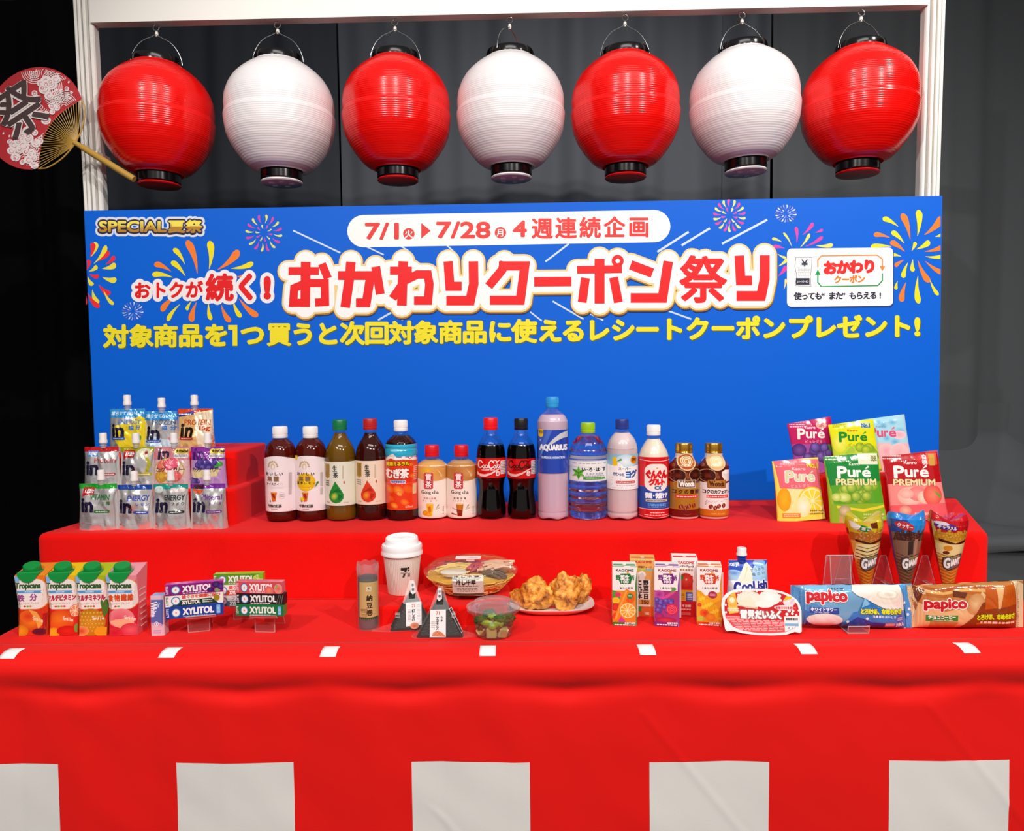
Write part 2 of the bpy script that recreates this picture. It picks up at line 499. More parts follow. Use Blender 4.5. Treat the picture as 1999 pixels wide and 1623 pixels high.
def curtain(x0, x1, Y, label, seed, amp=.035, col='#26282a', side=False):
    rnd = random.Random(seed); ks = [(rnd.uniform(16, 26), rnd.uniform(0, 6), .55), (rnd.uniform(38, 52), rnd.uniform(0, 6), .25), (rnd.uniform(6, 9), rnd.uniform(0, 6), .5)]

    def fn(u, v):
        x = x0 + (x1 - x0) * u; z = .01 + 2.75 * v
        o = sum(math.sin(k * x + p + .25 * math.sin(z * 1.7 + p)) * a for k, p, a in ks) + .5 * noise.noise(Vector((x * 9, z * .5, seed)))
        fl_ = 1 + .5 * max(0, .6 - z)
        return (x, Y + amp * o * fl_ + .03 * math.cos(u * 2 * PI), z)
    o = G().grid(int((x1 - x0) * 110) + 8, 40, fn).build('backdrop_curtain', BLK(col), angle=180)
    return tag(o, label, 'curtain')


curtain(-3.6, at(80, 600, 3.0).x, 3.14, 'black curtain, colour darkened as unlit, at the far left edge behind the paddle fan', 3, .03, '#0b0b0c')  # near-black colour paints in the shade where little light reaches
curtain(at(76, 600, 3.0).x, at(170, 600, 3.0).x + .02, 3.04, 'narrow black curtain strip, colour darkened as unlit, between the far left curtain and the blue board', 4, .02, '#0b0b0c')  # also kept near black to stand for the unlit side
curtain(at(168, 600, 3.0).x, at(655, 200, 3.0).x, 3.00, 'black curtain behind the two leftmost lanterns', 5, .03, '#3a3e44')  # same black cloth, half lightened: falloff towards the left painted in
curtain(at(658, 200, 3.0).x, at(1410, 200, 3.0).x, 3.00, 'wide black curtain behind the three middle lanterns', 6, .034, '#565a61')  # black cloth coloured grey for the light falling on it
curtain(at(1413, 200, 3.0).x, at(1510, 200, 3.0).x, 3.00, 'narrow black curtain strip behind the second lantern from the right', 7, .015, '#565a61')  # lit grey again put into the colour of black cloth
curtain(at(1513, 200, 3.0).x, 3.4, 3.00, 'black curtain, colour lightened as lit, hanging right of the blue board behind the rightmost lantern', 8, .04, '#55585b')  # grey base colour stands in for light on a black curtain


def heap(u, v):
    x = 1.0 + 2.2 * u; y0 = 2.60 - .35 * min(1, u * 3); zt = at(1900, 1103, 2.5).z + (.035 + .10 * min(1, u * 3))
    if v < .35:
        f = v / .35; return (x, y0 + .045 - .012 * math.sin(u * 40) - .03 * max(0, .5 - f), .01 + (zt - .03) * f + .004 * math.sin(x * 9))
    if v < .40: return (x, y0 - .015, zt - .004)
    q = (v - .40) / .60
    n_ = (noise.noise(Vector((x * 4 + q * 3, q * 2.5, 2))) * .05 + .018 * math.sin(x * 16 + q * 9)) * min(1, q * 3) * (1.2 - q)
    return (x, y0 - .02 + (3.02 - y0) * min(1, q * 1.15) ** .8 - .02 * math.sin(x * 21) * q, zt + .02 * math.sin(PI * min(1, q * 12)) + .07 * q + .9 * max(0, q - .45) ** 1.8 + n_)


tag(G().grid(110, 80, heap).build('draped_cloth', BLK('#55585b'), angle=180), 'black cloth, colour lightened as lit, draped over a low block at the right behind the red shelf', 'cloth')  # black cloth in the lightened grey of the lit curtain

RED = felt('#f00d05'); RED2 = felt('#ea0a05')


def slab(top, z0, z1, r=.012, n=6):
    """cloth-covered block: top = four corners (fl, fr, br, bl), rounded upper edges"""
    g = G(); cx = sum(p[0] for p in top) / 4; cy = sum(p[1] for p in top) / 4; rings = []
    pts = []
    for i in range(4):
        a = Vector(top[i - 1]); b = Vector(top[i]); c = Vector(top[(i + 1) % 4]); rr = max(.018, r + .006)
        d1 = (b - a).normalized(); d2 = (c - b).normalized()
        for k in range(5):
            f = k / 4; p = (b - d1 * rr) * (1 - f) ** 2 + b * 2 * f * (1 - f) + (b + d2 * rr) * f * f; pts.append(p)
    dense = []
    for i in range(len(pts)):
        a = pts[i]; b = pts[(i + 1) % len(pts)]; m = max(1, int((b - a).length / .03))
        for k in range(m): dense.append(a + (b - a) * k / m)
    cen = Vector((cx, cy)); N = len(dense)
    prof = [(0, z0), (0, z0 + (z1 - z0) * .5), (0, z1 - r)] + [(r * (1 - math.cos(PI / 2 * k / n)), z1 - r + r * math.sin(PI / 2 * k / n)) for k in range(1, n + 1)]
    for ins, z in prof:
        ring = []
        for i, p in enumerate(dense):
            t = (dense[(i + 1) % N] - dense[i - 1]).normalized(); nrm = Vector((-t.y, t.x))
            q = p + nrm * ins + nrm * (.0015 * math.sin(i * 1.3) if z < z1 - r - .001 else 0); ring.append((q.x, q.y, z))
        rings.append(g.add(ring))
    for a, b in zip(rings, rings[1:]):
        for i in range(N): g.face((a + i, a + (i + 1) % N, b + (i + 1) % N, b + i))
    tp_ = g.add([g.v[rings[-1] + i] for i in range(N)]); g.face([tp_ + i for i in range(N)]); return g


SFL = on(78, 1043, SZ); SFR = on(1922, 1040, SZ); SF = (SFL.y + SFR.y) / 2
TLX = on(0, 1231, TZ).x
tag(slab([(TLX, 1.225), (1.06, 1.225), (1.06, SFR.y - .001), (TLX - .01, SFL.y - .001)], .0, TZ, .03).build('tablecloth', RED, angle=60),
    'bright red felt tablecloth covering the long lower table', 'tablecloth')
tag(slab([(SFL.x - .012, SFL.y), (SFR.x + .01, SFR.y), (1.10, YP - .008), (-1.0, YP - .008)], .0, SZ, .014).build('display_shelf', RED2, angle=60),
    'red felt covered raised shelf carrying the row of bottles', 'display shelf')
# small felt blocks


def block(name, x0, x1, y0, y1, z0, z1, label, r=.006):
    return tag(slab([(x0, y0), (x1, y0), (x1, y1), (x0, y1)], z0, z1, r).build(name, RED, angle=60), label, 'display block')


YB1 = on(300, 1034, SZ).y + .040; H1, H2 = .080, .158
xr = at(467, 900, YB1 + .08).x; xs = at(458, 960, YB1).x
block('display_block', xs - .315, xs, YB1, YP - .01, SZ, SZ + H1, 'lower red felt block under the foil drink pouches at left')
block('display_block', xr - .30, xr, YB1 + .062, YP - .011, SZ + H1, SZ + H2, 'upper red felt block stacked at the left behind the foil drink pouches')
YB2 = on(1680, 1022, SZ).y + .05; HB = at(1735, 930, YB2).z - SZ
block('display_block', at(1540, 940, YB2).x, at(1838, 940, YB2).x, YB2, YB2 + .11, SZ, SZ + HB, 'red felt block under the gummy candy bags at right')
YR = on(840, 1222, TZ).y
block('display_block', at(688, 1190, YR).x, at(992, 1190, YR).x, YR, SF - .03, TZ, TZ + .035, 'low wide red felt block under the coffee cup and noodle bowl')

# ---------------------------------------------------------------- front banner cloth, red with white blocks
m, t, o = nt('banner_cloth')
b_ = bsdf(t, Roughness=.75, Specular_IOR_Level=.25, Sheen_Weight=.05)
uv = t.nodes.new('ShaderNodeUVMap'); uv.uv_map = 'cloth'
sx = t.nodes.new('ShaderNodeSeparateXYZ'); t.links.new(uv.outputs[0], sx.inputs[0])


def mth(t, op, a, b=None):
    n = t.nodes.new('ShaderNodeMath'); n.operation = op
    for i, v in enumerate((a, b)):
        if v is None: continue
        if isinstance(v, (int, float)): n.inputs[i].default_value = v
        else: t.links.new(v, n.inputs[i])
    return n.outputs[0]


fe = at(802, 1493, 1.2); fw = at(1034, 1493, 1.2); fn_ = at(1270, 1490, 1.2)
PER = (at(1740, 1487, 1.2).x - at(340, 1494, 1.2).x) / 3; WID = fw.x - fe.x; ZSQ = fe.z
fr = mth(t, 'MODULO', mth(t, 'ADD', sx.outputs[0], 20 * PER - fe.x), PER)
wh = mth(t, 'MULTIPLY', mth(t, 'LESS_THAN', fr, WID), mth(t, 'LESS_THAN', sx.outputs[1], ZSQ))
mx = t.nodes.new('ShaderNodeMix'); mx.data_type = 'RGBA'; t.links.new(wh, mx.inputs[0])
mx.inputs[6].default_value = (*lin('#ee0f08'), 1); mx.inputs[7].default_value = (*lin('#e9e5e0'), 1)
t.links.new(mx.outputs[2], b_.inputs['Base Color'])
tc = t.nodes.new('ShaderNodeTexCoord'); nz = t.nodes.new('ShaderNodeTexNoise'); nz.inputs['Scale'].default_value = 700; t.links.new(tc.outputs['Object'], nz.inputs[0])
bp = t.nodes.new('ShaderNodeBump'); bp.inputs['Strength'].default_value = .12; bp.inputs['Distance'].default_value = .001
t.links.new(nz.outputs[0], bp.inputs['Height']); t.links.new(bp.outputs[0], b_.inputs['Normal']); t.links.new(b_.outputs[0], o.inputs[0])
BAN = m
TAPEX = [at(x, 1280, 1.235).x for x in (18, 328, 640, 951, 1265, 1583, 1907)]
CRX = [at(x, 1400, 1.2).x for x in (-250, -120, 30, 150, 290, 432, 580, 730, 860, 1000, 1130, 1280, 1420, 1560, 1700, 1845, 1990, 2120, 2260)]


def banner(u, v):
    x = -1.22 + 2.44 * u
    i = max(k for k in range(len(CRX)) if CRX[k] <= x or k == 0)
    i = min(i, len(CRX) - 2); f = (x - CRX[i]) / (CRX[i + 1] - CRX[i]); tri = (f if i % 2 else 1 - f) * .006
    d = min(abs(x - q) for q in TAPEX); sag = min(1, d / .13)
    L = v * .79                                  # arc length from the back of the flap
    flap = .030; RE = .030
    if L < flap: return (x, 1.265 - L, TZ + .0022 + .0012 * sag * abs(noise.noise(Vector((x * 14, L * 30, 2)))))
    a = (L - flap) / RE
    if a < PI / 2: return (x, 1.235 - RE * math.sin(a), TZ + .0022 - RE * (1 - math.cos(a)) + .0012 * sag * noise.noise(Vector((x * 6, L * 9, 7))))
    dd = L - flap - RE * PI / 2; z = TZ + .0022 - RE - dd
    inw = .010 * math.exp(-((dd - .022 - .012 * sag) / .014) ** 2) * (.3 + .7 * sag)
    wr = .0045 * noise.noise(Vector((x * 3.5, z * 3, 5))) + .0018 * noise.noise(Vector((x * 14 + z * 9, z * 10, 9)))
    k = min(1, dd / .05)
    lean = -.012 * dd
    dg = abs(((x * 1.0 + z * .8) % .47) - .235); wr += -.0012 * math.exp(-(dg / .006) ** 2) * k * (1 if noise.noise(Vector((x * 3, z * 3, 1))) > .05 else 0)
    return (x, 1.205 + inw + (wr + tri) * k + lean, z)


NU, NV = 420, 170
bo = G().grid(NU, NV, lambda u, v: banner(u, v)).build('striped_banner_cloth', BAN, angle=180)
ul = bo.data.uv_layers.new(name='cloth')
for lp in bo.data.loops:
    p = bo.data.vertices[lp.vertex_index].co; ul.data[lp.index].uv = (p.x, p.z)
bo.modifiers.new('thickness', 'SOLIDIFY').thickness = .0008
tag(bo, 'red festival cloth with large white blocks taped along the front table edge', 'banner')
ords = ['white tape square at the far left end of the front cloth', 'white tape square below the gap between the slim white box and the gum', 'white tape square left of the rice roll on the front cloth edge',
        'white tape square directly below the salad cup', 'white tape square directly below the purple juice carton', 'white tape square below the left end of the white ice pouch', 'white tape square at the far right below the brown ice pouch']
for i, (px, rz) in enumerate(((18, 6), (328, 12), (640, 5), (951, -1), (1265, -9), (1583, -14), (1907, -17))):
    p = on(px, 1280, TZ); X = p.x; g = G(); rz = math.radians(rz) * .45

    def tp(u, v):
        L = v * .030; a = max(0, (L - .008) / .0312); y = 1.243 - min(L, .008) - .0312 * math.sin(a); z = TZ + .0022 - .0312 * (1 - math.cos(a)) + .0016
        return (X + (u - .5) * .0265 - math.tan(rz) * L, y, z)
    g.grid(4, 10, tp); o = g.build('tape_square', M('#fbfaf8', .45)); o.modifiers.new('t', 'SOLIDIFY').thickness = .0004
    tag(o, ords[i], 'tape', 'tape squares along the front edge')

# ---------------------------------------------------------------- white frame
WHT = M('#eeebe4', .42, bs=(40, .05)); WHD = M('#d8d2c8', .45)
fr_ = tag(empty('exhibition_frame', (0, YP + .06, 0)), 'white aluminium frame with two grooved posts and a top beam', 'frame')
YF = YP + .035


def post(xt, xb, yb_, w):
    a = at(xt, 5, YF); b = at(xb, yb_, YF); sl = (a.x - b.x) / (a.z - b.z); c = b.x - sl * b.z; g = G(); h = w / 2; d = .035; gr = .0022
    pts = [(-h, d * .6), (-h, -.0)]
    n = 4; sgw = (2 * h) / n
    for i in range(n):
        x0 = -h + i * sgw; x1 = x0 + sgw; y = -.012 if 0 < i < n - 1 else -.006
        pts += [(x0 + gr, y + .002), (x0 + gr + .002, y), (x1 - gr - .002, y), (x1 - gr, y + .002)]
        if i < n - 1: pts += [(x1 - gr * .8, .012), (x1 + gr * .8, .012)]
    pts += [(h, 0), (h, d * .6)]
    m = len(pts); n0 = g.add([(x + sl * z, y, z) for z in (0, 2.4) for x, y in pts])
    for i in range(m): j = (i + 1) % m; g.face((n0 + i, n0 + j, n0 + m + j, n0 + m + i))
    g.face([n0 + m + i for i in range(m)])
    o = g.build('post', WHT, fr_, smooth=False); o.location = (c, YF - fr_.location.y, 0); return c + sl * 2.1


XL = post(162, 184, 410, .051); XR = post(1826, 1814, 385, .051)
b0, b1 = at(180, 48, YF), at(1810, 13, YF); sl = (b1.z - b0.z) / (b1.x - b0.x); zbf = lambda x: b0.z + sl * (x - b0.x); xa, xb_ = XL + .022, XR - .022
g = G().prism([(xa, zbf(xa)), (xb_, zbf(xb_)), (xb_, zbf(xb_) + .064), (xa, zbf(xa) + .064)], -.012, .02); g.build('beam', WHT, fr_, smooth=False).location = (0, YF - fr_.location.y, 0)

# ---------------------------------------------------------------- printed board
BT = at(165, 412, YP), at(1839, 383, YP)
bx0 = (BT[0].x + at(191, 980, YP).x) / 2; bx1 = (BT[1].x + at(1831, 900, YP).x) / 2; bz1 = (BT[0].z + BT[1].z) / 2; bz0 = SZ - .04
bd = tag(empty('event_board', ((bx0 + bx1) / 2, YP, bz0)), 'wide blue printed board with fireworks and Japanese lettering', 'signboard')
off = Vector(bd.location)
bl = M('#0062d8', .5, spec=.18, bs=(600, .03))
cr = [at(191, 992, YP), at(1831, 984, YP), at(1839.5, 382.5, YP), at(164, 411.5, YP)]
G().prism([(p.x - off.x, p.z - off.z) for p in cr], 0, .012).build('board', bl, bd, smooth=False)
A = Art(150, 380, 2.857)
x0c, y0c = 165, 384
RW = ['#ef2b3a', '#f0e13a']; OY = ['#f6802a', '#f2e21c']; PY = ['#e03aa6', '#ece36a']; PWt = ['#b9a6e0', '#e6e6ea', '#6a6ac0']


def inb(a):      # clip helper rectangle inside the board
    a.clip = (at_px0, 386, at_px1, 980)


at_px0, at_px1 = 168, 1836
inb(A)
A.burst(50, 440, [(20, 75, 8, 26), (95, 175, 13, 34), (130, 215, 11, 0)], RW, 1.05, .08, .3)
for q in ((75, 350, 90, 268, 30, 0), (95, 385, 165, 285, 28, 1), (110, 480, 185, 360, 0, 0), (60, 550, 125, 630, 30, 0), (150, 535, 205, 615, 22, 1), (140, 560, 120, 625, 0, 0), (160, 390, 212, 345, 26, 0)):
    if q[4]: A.drop(q[0], q[1], q[2], q[3], q[4], RW[q[5]], .07)
for q in ((525, 428, 432, 385, 34, 0), (535, 462, 420, 445, 32, 1), (602, 388, 540, 300, 30, 1), (605, 455, 528, 372, 32, 1), (672, 440, 615, 255, 42, 0), (738, 415, 742, 258, 40, 1), (785, 420, 905, 312, 44, 0),
          (860, 412, 985, 382, 32, 1), (560, 560, 470, 650, 34, 0), (575, 612, 505, 705, 26, 1), (640, 595, 612, 645, 20, 1), (668, 600, 638, 710, 36, 0), (735, 605, 748, 700, 26, 1), (805, 615, 855, 712, 32, 0),
          (870, 590, 915, 685, 28, 1), (905, 580, 1010, 680, 36, 0), (890, 460, 960, 440, 26, 0)):
    A.drop(*q[:5], OY[q[5]], .06)
A.burst(1043, 215, [(22, 48, 10, 9), (55, 104, 16, 14)], PY, 1.0, .1, .2)
A.burst(312, 650, [(12, 34, 11, 5), (34, 60, 20, 7)], PWt, .85, .1, .2)
RAY = '#cfe0ee'
for q in ((1205, 200, 1470, 325, 9), (1610, 288, 1712, 336, 8), (1805, 286, 1855, 318, 8), (1680, 700, 1760, 655, 10), (1810, 702, 1850, 680, 10)): A.line([(q[0], q[1]), (q[2], q[3])], q[4], RAY)
A.frame(650, 380, 2.857)
for q in ((635, 282, 688, 332, 8), (1185, 374, 1315, 275, 10), (1100, 655, 1165, 705, 8), (1225, 595, 1398, 695, 9), (1420, 658, 1508, 702, 9), (1872, 650, 1999, 695, 9)): A.line([(q[0], q[1]), (q[2], q[3])], q[4], RAY)
A.frame(1250, 380, 2.857)
for q in ((95, 320, 270, 208, 12), (230, 284, 388, 188, 12), (455, 275, 708, 140, 12)): A.line([(q[0], q[1]), (q[2], q[3])], q[4], RAY)
A.burst(497, 118, [(20, 46, 9, 12), (48, 92, 18, 15)], PY, 1.0, .1, .3)
A.burst(812, 106, [(12, 32, 11, 5), (34, 60, 20, 8)], PWt, .82, .1, .2)
for q in ((730, 300, 680, 285, 14, 1), (805, 300, 740, 290, 22, 0), (790, 265, 735, 245, 18, 1), (845, 290, 798, 212, 14, 1), (872, 268, 868, 180, 20, 0), (905, 225, 965, 158, 22, 0), (892, 295, 945, 218, 18, 1), (920, 290, 1018, 235, 20, 0), (975, 212, 1018, 195, 16, 0),
          (980, 285, 1075, 280, 24, 1), (765, 330, 815, 355, 14, 1), (770, 400, 820, 360, 20, 1), (770, 455, 815, 400, 26, 0), (800, 530, 812, 470, 14, 1)):
    A.drop(*q[:5], PY[q[5]], .05)
for q in ((1438, 178, 1352, 130, 30, 1), (1505, 250, 1460, 105, 38, 0), (1546, 230, 1552, 85, 38, 1), (1585, 225, 1690, 125, 46, 0), (1392, 240, 1302, 222, 28, 0), (1472, 272, 1402, 205, 30, 1), (1645, 235, 1700, 215, 26, 1),
          (1475, 318, 1395, 262, 32, 0), (1513, 315, 1535, 265, 22, 1), (1540, 305, 1615, 262, 32, 1), (1585, 318, 1690, 290, 26, 0), (1455, 345, 1400, 335, 20, 1), (1590, 345, 1690, 345, 22, 1), (1470, 365, 1420, 400, 24, 0), (1492, 380, 1465, 465, 28, 1),
          (1520, 362, 1520, 430, 26, 1), (1548, 368, 1612, 490, 34, 0), (1590, 372, 1690, 440, 28, 0), (1435, 482, 1425, 530, 20, 1), (1482, 490, 1455, 598, 34, 0), (1548, 455, 1552, 608, 34, 1), (1615, 475, 1662, 562, 22, 1), (1400, 290, 1285, 290, 26, 1)):
    A.drop(*q[:5], OY[q[5]], .05)
# coupon card
A.rrect(822, 312, 1414, 636, 26, '#083c86', .012)
A.rrect(818, 302, 1410, 627, 26, '#fdfcfb', .012)
A.line([(868, 350), (862, 400), (872, 450), (864, 508), (952, 512), (948, 455), (956, 400), (958, 350), (868, 350)], 2.5, '#555555')
A.text('¥', 898, 362, 935, 402, '#22223a', .4)
A.lines(880, 412, 948, 455, 5, '#b9b9b9', .5); A.rect(868, 466, 944, 503, '#26263c'); A.text('レシートクーポン', 876, 478, 938, 492, '#ffffff', .1)
A.line([(990, 405), (990, 365), (1010, 342), (1320, 338), (1350, 360), (1350, 405)], 7, '#ee8a3a'); A.poly([(1334, 400), (1366, 400), (1350, 428)], '#ee8a3a')
A.line([(1350, 440), (1350, 480), (1325, 508), (1010, 514), (990, 490), (990, 445)], 7, '#149a4b'); A.poly([(974, 448), (1006, 448), (990, 418)], '#149a4b')
A.row('おかわり', 1058, 408, 1278, 400, 78, '#ee2222', 2.2)
A.row('クーポン', 1102, 474, 1232, 471, 46, '#ee8226', .9)
A.row('使っても“また”もらえる!', 878, 567, 1338, 562, 44, '#20203a', .7)
# date pill
A.frame(650, 380, 2.857)
A.line([(170, 204), (1792, 176)], 180, '#fbf9f8', rnd=True)
RD = '#e5332f'
A.text('7/1', 178, 156, 368, 252, RD, 1.6); A.ell(423, 219, 32, 32, RD); A.cell('火', 423, 219, 48, 48, '#ffffff', .3)
A.poly([(492, 158), (545, 202), (492, 246)], RD); A.text('7/28', 576, 150, 880, 246, RD, 1.6); A.ell(934, 213, 32, 32, RD); A.cell('月', 934, 213, 46, 46, '#ffffff', .3)
A.text('4', 1002, 144, 1082, 238, RD, 1.6)
for c_, cx in zip('週連続企画', (1167, 1300, 1434, 1570, 1706)): A.cell(c_, cx, 188 - (cx - 1167) * .015, 122, 122, RD, 1.3)
# main title as heavy strokes
T1 = [  # frame B strokes
    ([(-248, 427), (-78, 427)], 44), ([(-152, 375), (-155, 628)], 54), ([(-155, 604), (-222, 604), (-216, 522), (-150, 494), (-46, 494), (-44, 600), (-100, 603)], 46), ([(-62, 386), (-28, 468)], 46),
    ([(28, 452), (210, 452), (186, 604), (128, 604)], 50), ([(100, 375), (94, 450), (68, 630)], 54), ([(238, 402), (264, 556)], 50),
    ([(392, 372), (384, 620)], 54), ([(318, 425), (440, 425)], 46), ([(428, 440), (332, 580)], 46), ([(405, 478), (470, 446), (528, 446), (538, 500), (530, 592), (452, 592)], 48),
    ([(642, 372), (652, 512), (718, 512)], 52), ([(783, 372), (785, 500), (765, 592), (632, 592)], 54),
    ([(956, 374), (944, 420), (868, 512)], 50), ([(925, 398), (1070, 398), (1045, 590), (875, 590)], 52),
    ([(1122, 487), (1330, 485)], 54), ([(1362, 420), (1612, 416)], 44), ([(1487, 358), (1487, 608)], 56), ([(1408, 465), (1390, 602)], 50), ([(1565, 462), (1592, 602)], 50),
    ([(1660, 392), (1782, 438)], 54), ([(1870, 372), (1838, 577), (1660, 577)], 54),
    ([(2266, 340), (2274, 480), (2338, 480)], 54), ([(2408, 338), (2408, 470), (2388, 566), (2250, 566)], 56)]
KX, KY = 1713.6 + 351, 472


def title(grow, col, dx=0, dy=0, rnd=True):
    for pts, w in T1: A.line([(x + dx, y + dy) for x, y in pts], w + grow * 2, col, rnd=rnd)
    A.ell(1588 + dx, 370 + dy, 34 + grow, 34 + grow, col)


def festival(grow, col, dx=0, dy=0): A.text('祭', KX - 134 + dx - grow, KY - 134 + dy - grow, KX + 134 + dx + grow, KY + 134 + dy + grow, col, 2.6 + grow / 2.857, nb=16)


title(36, '#0a2c66', 6, 18); festival(36, '#0a2c66', 6, 18)
title(42, '#a97420', 2, 6); festival(42, '#a97420', 2, 6)
title(40, '#f3d592'); festival(40, '#f3d592')
title(30, '#fffdfb'); festival(30, '#fffdfb')
title(0, '#f0181c', rnd=False); A.ell(1588, 370, 12, 13, '#ffffff'); festival(0, '#f0181c')
# smaller lead-in text
A.frame(150, 380, 2.857)
for ch, cx, cy, w, h, b in (('お', 364, 535, 96, 98, 1.5), ('ト', 462, 533, 84, 98, 1.5), ('ク', 556, 532, 92, 98, 1.5), ('が', 654, 530, 100, 98, 1.5), ('続', 796, 518, 156, 156, 2.3), ('く', 946, 514, 118, 156, 3.4), ('!', 1062, 514, 150, 156, 4.2)):
    A.cell(ch, cx, cy, w, h, '#f5f1f2', b + 7, nb=14)
for ch, cx, cy, w, h, b in (('お', 364, 535, 96, 98, 1.5), ('ト', 462, 533, 84, 98, 1.5), ('ク', 556, 532, 92, 98, 1.5), ('が', 654, 530, 100, 98, 1.5), ('続', 796, 518, 156, 156, 2.3), ('く', 946, 514, 118, 156, 3.4), ('!', 1062, 514, 150, 156, 4.2)):
    A.cell(ch, cx, cy, w, h, '#e5171c', b)
gold = lambda x, y: '#f6e45a' if y < 442 else '#b8862a'
A.text('SPECIAL', 103, 124, 517, 234, '#dfe4f0', 7.0); A.text('夏祭', 488, 119, 722, 238, '#dfe4f0', 7.0)
A.text('SPECIAL', 114, 137, 506, 221, '#2a2346', 4.0); A.text('夏祭', 500, 132, 710, 226, '#2a2346', 4.0)
A.text('SPECIAL', 122, 146, 500, 211, gold, 1.5); A.text('夏祭', 508, 141, 702, 214, gold, 1.3)
# yellow sentence
cs = [(218, '対'), (360, '象'), (495, '商'), (635, '品'), (778, 'を'), (980, 'つ'), (1128, '買'), (1262, 'う'), (1398, 'と'), (1537, '次'), (1673, '回')]
cs2 = [(381, '対'), (518, '象'), (655, '商'), (790, '品'), (932, 'に'), (1067, '使'), (1210, 'え'), (1342, 'る'), (1478, 'レ'), (1618, 'シ'), (1754, 'ー'), (1893, 'ト')]
cs3 = [(321, 'ク'), (461, 'ー'), (601, 'ポ'), (742, 'ン'), (888, 'プ'), (1028, 'レ'), (1167, 'ゼ'), (1310, 'ン'), (1450, 'ト'), (1545, '!')]
allc = [(150 + x / 2.857, c) for x, c in cs] + [(650 + x / 2.857, c) for x, c in cs2] + [(1250 + x / 2.857, c) for x, c in cs3]
A.line([(846, 745), (884, 745), (884, 848)], 26, '#5f6a1e'); A.line([(844, 741), (882, 741), (882, 844)], 26, '#f5e62a')
A.frame(0, 0, 1)
for dx, dy, col in ((1.6, 1.8, '#5f6a1e'), (0, 0, '#f5e62a')):
    for x, c in allc:
        y = 656.8 - (x - 227) * 20.5 / 1565
        A.cell(c, x + dx, y + dy, 50 if c not in '1!' else 62, 47, col, 1.75 if c in '買象商' else 2.3)
g = G()


def bfn(px, py, h): p = at(px, py, YP - .0002 - h); return (p.x - off.x, p.y - off.y, p.z - off.z)


A.emit(g, bfn, 400, 2.5e-5); g.build('printed_artwork', PR(.38, spec=.4), bd, smooth=False)

# ---------------------------------------------------------------- lanterns
YL = YF - .002


def lantern_mesh(col, name):
    # profile: half width and height in units of the lantern (z from 0 at the bottom of the globe to 1 at the top)
    ctrl = [(.40, 0), (.55, .03), (.65, .076), (.78, .16), (.88, .24), (.955, .33), (.985, .42), (1, .5), (.975, .514), (.983, .6), (.965, .68), (.91, .76), (.83, .83), (.73, .885), (.6, .94), (.42, 1)]
    R = .1430; H = .277; prof = []
    n = 56
    def rad(t):
        for (r0, t0), (r1, t1) in zip(ctrl, ctrl[1:]):
            if t <= t1:
                f = (t - t0) / (t1 - t0); f = f; return r0 + (r1 - r0) * f
        return ctrl[-1][0]
    for i in range(n * 4 + 1):
        t = i / (n * 4); r = (rad(max(0, t - .012)) + rad(t) + rad(min(1, t + .012))) / 3
        prof.append((R * r + .0003 * math.cos(2 * PI * i / 4), H * t))
    g = G().lathe(prof, 72); return g


def lantern(i, px, ptop, red, label, rot, tilt, pb):
    # px: centre, ptop: globe top, pb: globe bottom
    c = at(px, (ptop + pb) / 2, YL); z1 = at(px, ptop, YL).z; z0 = at(px, pb, YL).z; H = z1 - z0; s = H / .277
    zb = zbf(c.x)
    e = tag(empty('paper_lantern', (c.x, YL + .004, zb)), label, 'lantern', 'paper lanterns hanging from the beam')
    mesh = LM[red]
    body = bpy.data.objects.new('globe', mesh); COL.objects.link(body); body.parent = e; body.location = (0, 0, z0 - zb)
    sx_ = s
    body.scale = (sx_ * .985, sx_ * .985, s)
    K = M('#0c0a0b', .16, spec=.6); zt = z1 - zb
    G().lathe([(.058, -.006), (.0605, -.003), (.061, .010), (.0585, .0165), (.054, .0165), (.052, .004)], 48).build('top_ring', K, e).location = (0, 0, zt)
    G().lathe([(.0525, .004), (.0525, -.020), (.0505, -.022), (.0495, -.010)], 48).build('bottom_ring', K, e).location = (0, 0, z0 - zb)
    d = G().lathe([(.0, -.0215), (.051, -.0235), (.0525, -.0265), (.050, -.029), (.0, -.031)], 40, cols=None)
    for k in range(5 if not red else 0):
        a = 2 * PI * k / 5
        d.box(.026 * math.cos(a) - .006, .026 * math.cos(a) + .006, .026 * math.sin(a) - .006, .026 * math.sin(a) + .006, -.0325, -.029)
    d.build('bottom_disc', M('#c21510', .3) if red else M('#f3edec', .35), e).location = (0, 0, z0 - zb)
    # wire handle
    top = -.028; pts = []
    for k in range(25):
        f = k / 24; a = PI * f; w = .063 * math.cos(a); q = abs(math.cos(a)); hh = zt + .004 + (top - zt - .012) * (1 - q ** 2.2) ** .62
        if q < .2: hh += (top - hh) * (1 - q / .2) * .9; 
        pts.append((w * math.cos(rot), w * math.sin(rot) - .004, hh))
    G().tube(pts, .0011, 8).build('wire_handle', M('#c9c9c9', .25, 1), e)
    g = G()
    g.tube([(.0075 * math.cos(2 * PI * k / 20), -.002 + .002 * math.sin(2 * PI * k / 20), -.0115 + .0085 * math.sin(2 * PI * k / 20)) for k in range(20)], .0014, 8, closed=True)
    g.tube([(0, 0, 0), (0, 0, -.004)], .0016, 8)
    g.build('hook', M('#d5d2cd', .2, 1), e)
    G().lathe([(.0, -.034), (.0035, -.0325), (.0045, -.027), (.0035, -.0205), (0, -.019)], 12).build('knot', M('#e6e2da', .6), e)
    e.rotation_euler = (0, tilt, 0)
    return e


